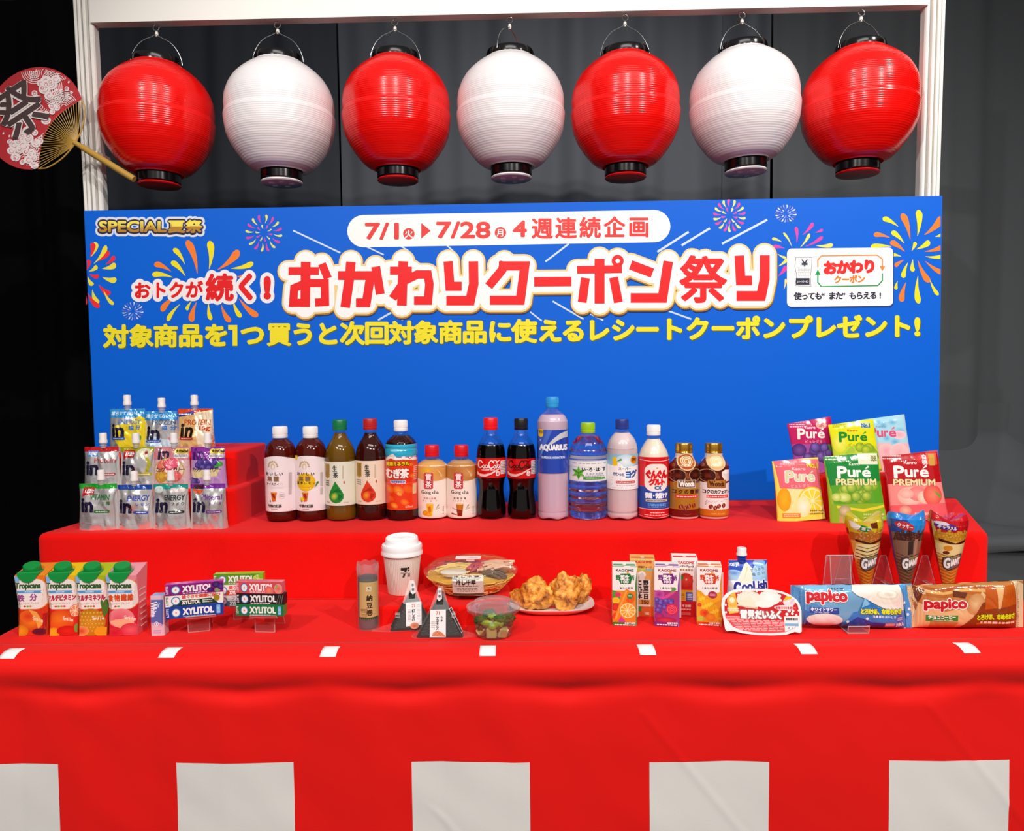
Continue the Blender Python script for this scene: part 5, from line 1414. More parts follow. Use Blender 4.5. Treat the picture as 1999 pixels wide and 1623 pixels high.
def tcarton(x0, label, draw, band, seed):
    """x0: left edge of the front face; front face 56 px wide at the top of the label, 49 at the bottom"""
    xc = x0 + 30; yb = 1241.5
    I = Item(xc, yb, TZ, 'juice_carton', label, 'carton', 'juice cartons with green caps', back=0, rz=4)
    k = I.k; w = 58.5 * k; wb = 52 * k; d = .046; hf = 119 * k; hb = 132 * k; c = .008; g = G()
    W0, W1 = (-w / 2, w / 2)
    # eight-sided body, narrower at the foot, top slants down to the front
    def ring(z, ins, hz=None): return [(W0 + c + ins, 0, z), (W1 - c - ins, 0, z), (W1 - ins, c, z), (W1 - ins, d - c, z), (W1 - c - ins, d, z), (W0 + c + ins, d, z), (W0 + ins, d - c, z), (W0 + ins, c, z)]
    body = lin('#e8422a')
    B0, B1 = -wb / 2, wb / 2; r0 = [(B0, .001, 0), (B1, .001, 0), (B1, .0015, 0), (B1, d - .0015, 0), (B1, d - .001, 0), (B0, d - .001, 0), (B0, d - .0015, 0), (B0, .0015, 0)]
    zt = lambda y: hf + (hb - hf) * min(1, y / (d * .9))
    r1 = ring(.5 * hf, .0006); r2 = [(x, y, zt(y)) for x, y, z in [(W0, 0, 0), (W1, 0, 0), (W1, .001, 0), (W1, d - .001, 0), (W1, d, 0), (W0, d, 0), (W0, d - .001, 0), (W0, .001, 0)]]
    rr = [g.add(r) for r in (r0, r1, r2)]
    sd = lin(band[0]); sl_ = lin(band[1])
    for a, b, cc in ((rr[0], rr[1], sl_), (rr[1], rr[2], sd)):
        for i in range(8): g.face((a + i, a + (i + 1) % 8, b + (i + 1) % 8, b + i), cc)
    g.face([rr[2] + i for i in range(8)], sd); g.face([rr[0] + i for i in range(8)][::-1], sd)
    g.build('carton_body', PR(.3, coat=.3), I.e, smooth=False)
    a = Art(*OT); a.clip = (x0 - 8, 1112, x0 + 64, 1243); draw(a, (x0 - 34) * 5.879)
    g = G()
    def af(px, py, h):
        x, z = I.L(px, py); z = max(.0004, min(hf - .0004, z)); f = z / hf
        hw = wb / 2 + (w / 2 - .0006 - wb / 2) * min(1, f / .5) + (.0006 * max(0, f - .5) * 2); lim = hw - (c * (f / .5) if f < .5 else c * (1 - (f - .5) / .5)); x = max(-hw + .0002, min(hw - .0002, x))
        y = -.0007 - h
        if abs(x) > lim: y += (abs(x) - lim) * .95
        return (x, y, z)
    a.emit(g, af, 1.8, 5e-5); g.build('printed_front', PR(.3, coat=.3), I.e, smooth=False)
    # side panel print
    n = 7; g = G()
    for i in range(n):
        z = hf * (.12 + .1 * i); g.box(w / 2 - .0005, w / 2 + .0006, .011, d - .012, z, z + .0012, lin('#f0d8cc'))
    g.build('side_print', PR(.4), I.e, smooth=False)
    # cap
    cap = empty('cap', (0, 0, 0)); cap.parent = I.e
    bpy.data.objects.remove(cap)
    r = 15.5 * k; g = G(); cx, cy, cz = -w * .07, .016, hf + .0005
    tilt = Matrix.Translation((cx, cy, cz)) @ Matrix.Rotation(math.radians(16), 4, 'X') @ Matrix.Rotation(math.radians(4), 4, 'Y')
    g.lathe([(r * 1.05, .000), (r * 1.06, .004), (r * .98, .0045), (r * 1.0, .0055), (r * .985, .0155), (r * .93, .0168), (.0003, .0168)], 44)
    for q in range(44):
        an = 2 * PI * q / 44; g.tube([(r * .995 * math.cos(an), r * .995 * math.sin(an), .0065), (r * .99 * math.cos(an), r * .99 * math.sin(an), .0145)], .0003, 4)
    g.v = [tuple(tilt @ Vector(v)) for v in g.v]; g.build('cap', GRN, I.e)
    g = G(); pts = [(-.018, .002), (.018, .002), (.014, -.008), (.006, -.0165), (0, -.0185), (-.006, -.0165), (-.014, -.008)]
    g.prism([(x + cx, z + cz) for x, z in pts][::-1] if 0 else [(x + cx, z + cz) for x, z in ((-.018, .002), (-.0145, -.005), (-.007, -.0115), (0, -.0130), (.007, -.0115), (.0145, -.005), (.018, .002))], -.0026, .001)
    g.box(cx - .018, cx + .018, -.0018, .03, hf - .0002, hf + .006, b=.001)
    g.build('cap_collar', GRN, I.e, smooth=False)
    return I


def tr_base(a, o, title, tcol, chips, band, low):
    a.rect(o + 150, 250, o + 560, 1020, low[0]); a.poly([(o + 150, 250), (o + 560, 250), (o + 560, 640), (o + 480, 420), (o + 350, 300), (o + 150, 300)], band)
    a.rrect(o + 150, 345, o + 545, 700, 120, '#e9a23a'); a.rrect(o + 120, 350, o + 536, 695, 118, '#f3ece6'); a.rect(o + 150, 400, o + 230, 600, '#f3ece6'); a.rect(o + 170, 310, o + 230, 385, '#8ab8e0')
    a.text('Tropicana', o + 182, 388, o + 470, 478, '#2f5a2a', .75); a.rect(o + 195, 480, o + 460, 512, '#5a9ad0'); a.lines(o + 290, 488, o + 390, 506, 1, '#d8ecf8'); a.poly([(o + 460, 480), (o + 478, 480), (o + 465, 496), (o + 478, 512), (o + 460, 512)], '#5a9ad0')
    n = len(title); xs_ = (o + 245, o + 385) if n == 2 else (o + 235, o + 455) if n == 4 else (o + 215, o + 485)
    a.row(title, xs_[0], 568, xs_[1], 560, 84 if n <= 4 else 74, tcol, .7, w=84 if n == 2 else 66 if n == 4 else 46)
    a.row('スムージーブレンド', o + 225, 634, o + 440, 628, 26, '#c07a3a', .1)
    for i in range(chips): a.ell(o + 290 + i * 32, 664, 15, 11, ('#c03a2a', '#7aa84a', '#c88a3a')[i % 3])


def t1(a, o):
    tr_base(a, o, '鉄分', '#9a4a8a', 3, '#ee7a1e', ('#d83a1a',)); a.ell(o + 340, 830, 150, 130, '#f08a1e', '#c83a1a', off=(40, 10)); a.ell(o + 330, 780, 100, 70, '#d8381c', '#ea6a1e'); a.poly([(o + 330, 700), (o + 420, 730), (o + 500, 860), (o + 440, 930), (o + 400, 800)], '#f0a84a'); a.rect(o + 490, 750, o + 560, 960, '#b01a1a')
    a.ell(o + 240, 950, 90, 70, '#f0a01e', '#d87a14'); a.ell(o + 460, 960, 90, 40, '#4a1430', '#701a2a'); a.row('Smile', o + 390, 800, o + 480, 830, 60, '#f8d8b0', .3)


def t2(a, o):
    tr_base(a, o, 'マルチビタミン', '#c02a4a', 4, '#f0b81c', ('#d8281a',)); a.ell(o + 350, 830, 145, 130, '#f07a14', '#e0481a', off=(-40, -30)); a.citrus(o + 500, 720, 60, 1.2, '#d8401a', '#f8e0c0', '#e88a5a', 8); a.ell(o + 260, 970, 80, 60, '#f4b42a', '#e8941a'); a.ell(o + 420, 950, 120, 60, '#e02a1a', '#c81a14'); a.ell(o + 520, 920, 26, 50, '#7a9a3a'); a.row('Smile', o + 380, 800, o + 470, 820, 60, '#fbe0c8', .3)


def t3(a, o):
    tr_base(a, o, 'マルチミネラル', '#c02a4a', 4, '#a8b81c', ('#c8281a',)); a.ell(o + 350, 850, 165, 160, '#e0a01c', '#c07a12')
    for i in range(7):
        for j in range(6): a.ell(o + 235 + i * 38 + (j % 2) * 19, 740 + j * 42, 16, 20, '#f0c44a', '#b8781a', rot=20)
    for i in range(6): a.drop(o + 500, 790, o + 470 + i * 14, 590 + (i % 3) * 40, 34, '#4a7a2a')
    a.ell(o + 250, 950, 80, 60, '#d83a2a', '#e8a05a'); a.ell(o + 480, 960, 90, 60, '#e8a01e'); a.row('Smile', o + 380, 800, o + 490, 800, 56, '#fbe8c8', .3)


def t4(a, o):
    tr_base(a, o, '食物繊維', '#d8501e', 2, '#ea8a96', ('#d02030',)); a.ell(o + 350, 800, 150, 110, '#e0506a', '#f08a90', off=(-40, 20)); a.poly([(o + 210, 840), (o + 290, 820), (o + 490, 800), (o + 500, 870), (o + 400, 940), (o + 300, 900)], '#f6b48c'); a.ell(o + 460, 940, 120, 80, '#e8606a', '#d83048'); a.ell(o + 280, 970, 90, 60, '#c81a28', '#d83040'); a.row('Smile', o + 400, 790, o + 500, 810, 56, '#fbe8dc', .3)


tcarton(34, 'green-capped juice carton at the left end with orange band and red mango picture', t1, ('#ee8a2a', '#e8501e'), 1)
tcarton(94.5, 'green-capped juice carton with yellow band and round orange picture', t2, ('#f0c41e', '#e8501e'), 2)
tcarton(152, 'green-capped juice carton with yellow-green band and pineapple picture', t3, ('#b4c020', '#c84a1e'), 3)
tcarton(211, 'pink juice carton with green cap and peach picture at the right of its row', t4, ('#ee9aa4', '#e0707a'), 4)

# ---- slim upright box
I = Item(309, 1241.5, TZ, 'small_box', 'slim upright lilac and blue box between the juice cartons and the gum', 'box', rz=5)
k = I.k; w = 25 * k; h = 79 * k; g = G().box(-w / 2, w / 2, 0, .02, 0, h, lin('#d8bcc8'), b=.0006); g.build('carton_body', PR(.4), I.e, smooth=False)
a = Art(*OT); a.clip = (295, 1162, 325, 1242)
a.rect(1700, 540, 1880, 1010, '#e2bccb'); a.poly([(1715, 590), (1870, 590), (1870, 880), (1800, 850), (1740, 860), (1720, 860)], '#5a6ab0'); a.poly([(1715, 850), (1870, 880), (1870, 900), (1720, 870)], '#c8a0c8')
a.text('White', 1672, 660, 1850, 740, '#f3eef6', .5, rot=90); a.text('Clear', 1790, 640, 1850, 665, '#e0e4f6', .1, rot=90); a.ell(1797, 870, 24, 26, '#f3eef6'); a.ell(1797, 870, 17, 19, '#8a6aa8'); a.text('+', 1786, 858, 1808, 882, '#ffffff', .3); a.lines(1765, 940, 1850, 985, 2, '#9a8aa8')
g = G(); a.emit(g, lambda px, py, hh: (max(-w / 2, min(w / 2, I.L(px, py)[0])), -.0002 - hh, min(h, I.L(px, py)[1])), 20); g.box(w / 2 - .0004, w / 2 + .0004, .003, .017, h * .3, h * .95, lin('#8a92c0')); g.box(-w / 2 + .001, w / 2 - .001, .001, .019, h - .0002, h + .0003, lin('#8ab0e0'))
g.build('printed_front', PR(.35), I.e, smooth=False)

# ---- acrylic stands
ACR = CLEAR('#fff4f2', .22, .02, .03); ACE = CLEAR('#ffffff', .5, .2, .45)  # ACE: white mixed into the edges paints in the light they catch


def plate(g, ge, x0, x1, p0, p1, t=.0018):
    """clear plate between two (y, z) lines with edges whitened as if catching light"""
    v0, v1 = Vector((0,) + p0), Vector((0,) + p1)
    d = (v1 - v0).normalized(); n = Vector((0, -d.z, d.y)) * t
    q = [Vector((x, 0, 0)) + v for v in (v0, v1) for x in (x0, x1)]
    q2 = [v + n for v in q]; i = g.add(q + q2)
    for f in ((0, 1, 3, 2), (4, 6, 7, 5), (0, 4, 5, 1), (2, 3, 7, 6), (0, 2, 6, 4), (1, 5, 7, 3)): g.face([i + k for k in f])
    for a, b in ((0, 1), (2, 3), (0, 2), (1, 3)): ge.tube([q[a] + n * .5, q[b] + n * .5], t * .42, 4)


def gumstand(xc, yb, hgt, label, rz, w=.036, shift=.012):
    I = Item(xc, yb, TZ, 'acrylic_stand', label, 'stand', 'clear acrylic display stands', rz=rz)
    g = G(); ge = G()
    plate(g, ge, -w / 2, w / 2, (0, .001), (0, hgt)); plate(g, ge, -w / 2, w / 2, (0, hgt), (.03, hgt)); plate(g, ge, -w / 2, w / 2, (.03, hgt), (.045, .001))
    plate(g, ge, -w / 2, w / 2 + shift, (0, hgt), (-.019, hgt)); plate(g, ge, -w / 2, w / 2 + shift, (-.019, hgt), (-.021, hgt + .004))
    g.build('plate', ACR, I.e, smooth=False); ge.build('whitened_edge', ACE, I.e, smooth=False); return I


# ---- gum packs
OX = (310, 1080, 6.893)


def gum(x0, x1, y0, y1, base, draw, label, I, lift, topc, dy):
    """one gum box lying on the stack of stand I; extents of its front in photo px (left edge)"""
    k = I.k; w = (x1 - x0) * k; h = (y1 - y0) * k; e = empty('gum_box', (0, 0, 0)); tag(e, label, 'gum box', 'boxes of gum on clear stands')
    rz = I.e.rotation_euler.z; R = Matrix.Rotation(rz, 3, 'Z'); xoff = ((x0 + x1) / 2 - I.xc) * k
    e.location = Vector(I.e.location) + R @ Vector((xoff, dy, 0)) + Vector((0, 0, lift)); e.rotation_euler = (0, 0, rz)
    d = .016
    G().box(-w / 2, w / 2, 0, d, 0, h, lin(topc), b=.0006).build('box_body', PR(.3, coat=.3), e, smooth=False)
    a = Art(); a.frame(0, 0, 1); a.clip = (0, 0, 100, 24); draw(a)
    g = G(); a.emit(g, lambda px, py, hh: ((px / 100 - .5) * w, -.0002 - hh, (1 - py / 24) * h), 30); g.build('printed_front', PR(.28, coat=.3), e, smooth=False)
    return lift + h


def xyl(base, kind='plain', c2='#ffffff'):
    def d(a):
        a.rect(0, 0, 100, 24, base)
        if kind == 'lines':
            a.rect(0, 0, 100, 24, '#f3efe6'); a.poly([(26, 11.5), (80, 11.5), (92, 24), (8, 24)], c2)
            a.row('歯ぐきを健康に保つ', 32, 5.2, 92, 5.2, 8, '#d8443a', .3, w=8.2)
            a.text('XYLITOL', 28, 12.8, 61, 21.5, '#f6f3ea', .6); a.lines(64, 13, 82, 21, 2, '#d8e0d0'); a.ell(89, 12, 5.5, 6.6, '#9a8a1e')
        elif kind == 'pink':
            a.rect(0, 0, 100, 24, '#f3ebe6'); a.rect(20, 12, 100, 24, '#c8402e'); a.row('歯ぐき', 34, 6, 50, 6, 9, '#d8443a', .3); a.text('XYLITOL', 30, 13, 62, 22, '#f8f0ec', .6)
        elif kind == 'teal':
            a.rect(0, 0, 100, 24, '#e2ecec'); a.rect(20, 12, 100, 24, '#2a7a8a'); a.row('フッ', 38, 6, 50, 6, 9, '#3a5a6a', .2); a.text('XYLITOL', 30, 13, 62, 22, '#f0f8f8', .6)
        else: a.text('XYLITOL', 29, 4.2, 84 if kind in ('plain', 'ray') else 82, 18.5, '#f6f4f2', 1.05); a.lines(30, 20, 72, 22.4, 1, '#e6d8e0' if kind != 'plain' else '#8aa8c0', .8)
        if kind == 'plain': a.rrect(88, 3, 95, 21, 1.5, '#6ab4e8'); a.lines(89, 5, 94, 19, 5, '#c8e6fa')
        if kind == 'grape': a.ell(88, 7, 7, 7, '#5a3a8a', '#2a0a4a'); a.ell(78, 17, 6, 5, '#5a2a8a', '#2a0a4a'); a.ell(90, 19, 5, 5, '#8a9a6a'); a.ell(96, 12, 6, 7, '#6a3a9a', '#3a1060')
        if kind == 'lime': a.citrus(90, 13, 11, 1, '#6aa81c', '#e4f0a0', '#a8cc3a', 8); a.ell(98, 6, 7, 6, '#8ac02a')
        if kind == 'peach': a.ell(72, 18, 10, 9, '#f4946a', '#e8606a'); a.ell(92, 14, 9, 10, '#e86050', '#f0a090'); a.drop(84, 16, 90, 6, 4, '#8ab84a')
        if kind == 'ray': [a.line([(84 + i * 5, 22), (90 + i * 4, 3)], 1, '#8a8078') for i in range(3)]
        a.ell(18, 12.5, 8, 9.2, '#3a6aa8' if kind not in ('lime',) else '#5a8ab0'); a.ell(18, 12.5, 6.6, 7.8, '#8ac0e6'); a.ell(18, 12.5, 6, 7, '#f6f4f4'); a.line([(18, 10), (18, 15)], .9, '#d8323a'); a.line([(16.2, 12.5), (19.8, 12.5)], .9, '#d8323a')
        a.text('LOTTE', -5, 9.5, 12, 14, '#f0e6ee' if kind not in ('lines', 'pink', 'teal') else '#4a6a4a', .2, rot=-90)
    return d


S1 = gumstand(389, 1234, .032, 'clear acrylic stand under the left stack of gum boxes', 17)
z = .0315; z = gum(333, 436, 1178, 1201, 0, xyl('#1f3f9c'), 'blue gum box at the bottom of the left stack', S1, z + .002, '#2a56c8', -.018)
z = gum(333, 436, 1156, 1178, 0, xyl('#f3efe6', 'lines', '#1c3a30'), 'white and dark green gum box in the middle of the left stack', S1, z, '#ece8e0', -.017)
gum(333.5, 437, 1135, 1156, 0, xyl('#8a1a7a', 'grape'), 'purple gum box on top of the left stack', S1, z, '#c02aa0', -.018)
S2 = gumstand(476, 1210, .030, 'clear acrylic stand behind the others under the middle stack of gum boxes', 4)
z = .0315; z = gum(428, 520, 1155, 1176, 0, xyl('#f3efe6', 'teal'), 'white and teal gum box at the bottom of the middle stack', S2, z, '#d8e4e4', -.018)
z = gum(428, 520, 1134, 1155, 0, xyl('#f3efe6', 'pink'), 'white and red gum box in the middle of the middle stack', S2, z, '#ece4e0', -.018)
gum(427, 520, 1112, 1133, 0, xyl('#5c9a1c', 'lime'), 'lime green gum box on top of the middle stack', S2, z, '#a8cc2a', -.018)
S3 = gumstand(518, 1235, .034, 'clear acrylic stand under the right stack of gum boxes', -4)
z = .0355; z = gum(469, 564, 1178, 1200, 0, xyl('#1a7a3e'), 'green gum box at the bottom of the right stack', S3, z, '#1fa04a', -.018)
z = gum(470, 565, 1156, 1178, 0, xyl('#2a2224', 'ray'), 'black gum box in the middle of the right stack', S3, z, '#1a1618', -.017)
gum(471, 562, 1132, 1155, 0, xyl('#d8505a', 'peach'), 'pink peach gum box on top of the right stack', S3, z, '#e8808a', -.018)

# ---- rice roll in clear film
OM = (680, 1030, 6.058)
I = Item(716, 1232, TZ, 'rice_roll', 'dark seaweed rice roll upright in clear film with tan label', 'rice roll', back=.018, rz=0)
k = I.k; r = 19 * k; h = 104 * k
prof = [(r * .9, .003), (r, .008), (r * 1.01, h * .5), (r, h - .003), (r * .5, h)]
G().lathe([(.0005, .003)] + prof + [(.0003, h)], 32).build('seaweed_wrap', M('#4d4a4a', .55, bs=(300, .6)), I.e)
G().lathe([(r * 1.1, 0), (r * 1.12, .006), (r * 1.07, h * .5), (r * 1.10, h + .006), (r * 1.16, h + .012), (r * 1.08, h + .023)], 32, fz=lambda u, r_, z: .0016 * math.sin(u * 44) if z > h else 0).build('clear_film', CLEAR('#ffffff', .2, .08, .10), I.e)
a = Art(*OM)
a.rect(125, 610, 345, 655, '#6a6a62'); a.rect(128, 650, 340, 1085, '#c9ab6e'); a.rect(128, 1065, 340, 1105, '#2f4a26'); a.rect(215, 700, 270, 755, '#ddcfae'); a.text('71', 228, 712, 258, 745, '#4a3a20', .3)
for ch, y in zip('納豆巻', (835, 922, 1008)): a.cell(ch, 250, y, 70, 74, '#3a2a18', .5)
a.lines(150, 960, 225, 1010, 3, '#5a4428'); a.lines(160, 1025, 225, 1070, 3, '#7a6440')
def rollf(px, py, hh): x, z = I.L(px, py); R_ = r * 1.06 + .0006 + hh; x = max(-R_ * .98, min(R_ * .98, x)); return (x, -math.sqrt(R_ * R_ - x * x), z)
g = G(); a.emit(g, rollf, 2); g.build('label', PR(.35), I.e)

# ---- paper cup
CZ = TZ + .035
I = Item(782, 1164.5, CZ, 'coffee_cup', 'white paper coffee cup with ribbed wall and raised plastic lid', 'cup', back=.027)
k = I.k; zt = I.z(1081); g = G()
def rib(u): return .00035 * math.cos(u * 2 * PI * 60)
n = 240; pr = [(27.5, 1164), (28.2, 1163), (36.5, 1085)]
idx = []
for r_, y in pr: idx.append(g.add([((r_ * k + rib(q / n)) * math.cos(2 * PI * q / n), (r_ * k + rib(q / n)) * math.sin(2 * PI * q / n), max(0, I.z(y))) for q in range(n)]))
for A_, B_ in zip(idx, idx[1:]):
    for q in range(n): g.face((A_ + q, A_ + (q + 1) % n, B_ + (q + 1) % n, B_ + q))
g.face([idx[0] + q for q in range(n)][::-1]); g.build('paper_cup', M('#ece0d4', .6), I.e, angle=80)
lid = [(37.5, 1089), (40, 1088), (40.5, 1084), (38.8, 1081), (38.8, 1078), (39.4, 1072), (38, 1068.5), (33, 1067), (32, 1066), (31.5, 1058), (30.5, 1056), (29, 1056.3), (27, 1060), (12, 1061), (.02, 1061)]
def lf(u, r_, z): return .003 * math.sin(u * 2 * PI) * (1 if z > I.z(1067.5) else 0) + (.0 if r_ < 28 * k else 0)
G().lathe([(r_ * k, I.z(y)) for r_, y in lid], 64, fz=lf).build('lid', M('#fbfafa', .25, coat=.2), I.e, angle=50)
a = Art(*OM); a.poly([(628, 470), (700, 470), (700, 485), (665, 585), (645, 585), (672, 500), (628, 500)], '#2a1c14'); a.rect(622, 521, 728, 537, '#efe4da'); a.text('ELEVEN', 628, 523, 700, 535, '#2a1c14', .1); a.rect(705, 465, 722, 485, '#2a1c14'); a.rect(708, 495, 722, 515, '#2a1c14'); a.rect(705, 545, 726, 556, '#2a1c14'); a.rect(704, 560, 712, 580, '#2a1c14'); a.rect(718, 560, 726, 580, '#2a1c14')
def cupf(px, py, hh):
    x, z = I.L(px, py); R_ = (28.2 + (36.5 - 28.2) * (z / k) / 78) * k + .0009 + hh; return (x, -math.sqrt(R_ * R_ - x * x), z)
g = G(); a.emit(g, cupf, 2); g.build('printed_logo', PR(.5), I.e)

# ---- noodle bowl
I = Item(916, 1169, CZ, 'noodle_bowl', 'clear lidded bowl of cold noodles with egg, ham and white label', 'food bowl', back=.050)
k = I.k; Rr = .0895; I.e.scale = (1, .88, 1)
rb = [(.055, 0), (.058, .002), (.066, .014), (.078, .026), (.088, .034), (Rr, .036), (Rr + .001, .039), (Rr - .003, .040)]
def flute(u, r_, z): return .0012 * math.cos(u * 2 * PI * 22) * (1 if .001 < z < .032 else 0)
G().lathe([(.0005, .0005)] + rb, 88, fz=flute).build('bowl', CLEAR('#ffffff', .14, .06, .04), I.e)
dome = [(Rr + .001, .040), (Rr + .002, .043), (Rr - .004, .045), (.084, .050), (.074, .058), (.066, .0605), (.0005, .062)]
G().lathe(dome, 64).build('lid', CLEAR('#ffffff', .16, .05, .03), I.e)
rnd = random.Random(11); g = G()
G().lathe([(.0005, .003), (.055, .004), (.064, .014), (.075, .026), (.083, .032), (.0005, .036)], 40).build('noodle_base', M('#f0c040', .5, bs=(90, .8, .003)), I.e)
for i in range(120):      # noodles lying against the wall and over the top
    a0 = rnd.uniform(0, 2 * PI); da = rnd.uniform(.3, .9); z0 = rnd.uniform(.006, .033); z1 = min(.034, max(.005, z0 + rnd.uniform(-.012, .012))); pts = []
    for q in range(7):
        f = q / 6; zz = z0 + (z1 - z0) * f + .002 * math.sin(f * 7 + i); rr_ = .0565 + (zz - .004) * .98; an = a0 + da * f; pts.append((rr_ * math.cos(an), rr_ * math.sin(an), zz))
    g.tube(pts, .0013, 5)
o = g.build('noodles', M('#ffe87a', .35, coat=.2), I.e); o['kind'] = 'stuff'


def heapm(name, cx, cy, rx, ry, h, mat, seed, n=14, z0=.034):
    g = G(); g.grid(n, n, lambda u, v: (cx + rx * (2 * u - 1), cy + ry * (2 * v - 1), z0 + h * max(0, 1 - (2 * u - 1) ** 4) * max(0, 1 - (2 * v - 1) ** 4) + .003 * noise.noise(Vector((u * 6, v * 6, seed)))))
    g.build(name, mat, I.e)


def strips(name, cx, cy, n, L, wd, ang, col, seed, z0=.038, hh=.012, rad=.0016, spread=.018):
    g = G(); rn = random.Random(seed)
    for i in range(n):
        a_ = math.radians(ang + rn.uniform(-16, 16)); x = cx + rn.uniform(-1, 1) * spread; y = cy + rn.uniform(-1, 1) * wd; z = z0 + rn.uniform(0, hh); l = L * rn.uniform(.7, 1.1)
        g.tube([(x - math.cos(a_) * l / 2, y - math.sin(a_) * l / 2, z - .002), (x, y, z + .001), (x + math.cos(a_) * l / 2, y + math.sin(a_) * l / 2, z - .002)], rad, 5)
    g.build(name, M(col, .45, coat=.2), I.e)


strips('egg_strips', -.032, .0, 60, .050, .018, 3, '#ffe27a', 3, z0=.038, hh=.014, rad=.0015, spread=.010)
strips('red_ginger', -.034, .044, 46, .03, .012, 20, '#b81a22', 5, z0=.040, hh=.010, rad=.0012)
strips('ham_strips', .012, .022, 44, .045, .02, 75, '#f0707a', 7, z0=.039, hh=.012, spread=.012)
strips('chicken_strips', .050, .012, 50, .045, .028, 20, '#f6caa4', 8, z0=.038, hh=.015, rad=.003, spread=.014)
strips('mushroom_strips', .048, -.028, 30, .03, .012, 150, '#7a6450', 9, z0=.037, hh=.008, rad=.002, spread=.014)
g = G().lathe([(.0005, -.006), (.014, -.003), (.018, .003), (.017, .006), (.0005, .007)], 24); g.v = [(x * 1.45, y * .9, z) for x, y, z in g.v]; g.build('boiled_egg', M('#fbf6ea', .3, coat=.2), I.e).location = (-.030, -.040, .043)
a = Art(*OM)
a.poly([(1245, 545), (1608, 535), (1612, 800), (1245, 785)], '#ece6da')
a.row('冷し中華', 1290, 562, 1530, 560, 40, '#3a3028', .5, w=60); a.lines(1260, 580, 1580, 600, 1, '#5a5048'); a.rect(1250, 612, 1305, 625, '#4a2a1a'); a.lines(1320, 605, 1570, 630, 2, '#8a8078')
a.row('冷し中華', 1320, 672, 1495, 668, 62, '#2e241c', .6, w=58); a.lines(1270, 702, 1560, 718, 1, '#8a5a3a'); a.lines(1300, 725, 1540, 762, 3, '#8a8070'); a.rect(1245, 775, 1612, 795, '#5a5238')
def bowlf(px, py, hh):
    x, z = I.L(px, py); z += .004
    # the label bends from the lid rim down the wall
    zz = z - .0; yv = (py - 1120) / 42.0
    if py < 1141: R_ = Rr + .003 - (1141 - py) * .0006; zz = .041 + (1141 - py) * .00035
    else: f = min(1, (py - 1141) / 21); R_ = Rr + .002 - f * .014; zz = .040 - f * .030
    R_ += hh + .0006; x = (px - 916) * k * .96; return (x, -math.sqrt(max(1e-6, R_ * R_ - x * x)), zz)
g = G(); a.emit(g, bowlf, 2); g.build('front_label', PR(.4), I.e)
g = G(); g.box(-.030, .019, .005, .030, .0622, .0628, lin('#f6f1ec')); g.box(-.026, .004, .018, .0195, .0628, .0630, lin('#b8a8a0')); g.box(-.006, .013, .010, .0115, .0628, .0630, lin('#a89890')); g.box(-.008, .008, -.012, -.005, .0622, .0627, lin('#f3dcd8'))
g.build('price_sticker', PR(.4), I.e, smooth=False)

# ---- rice triangles
NORI = M('#15180f', .42, bs=(500, .7)); FILMC = CLEAR('#ffffff', .07, .3, .03)


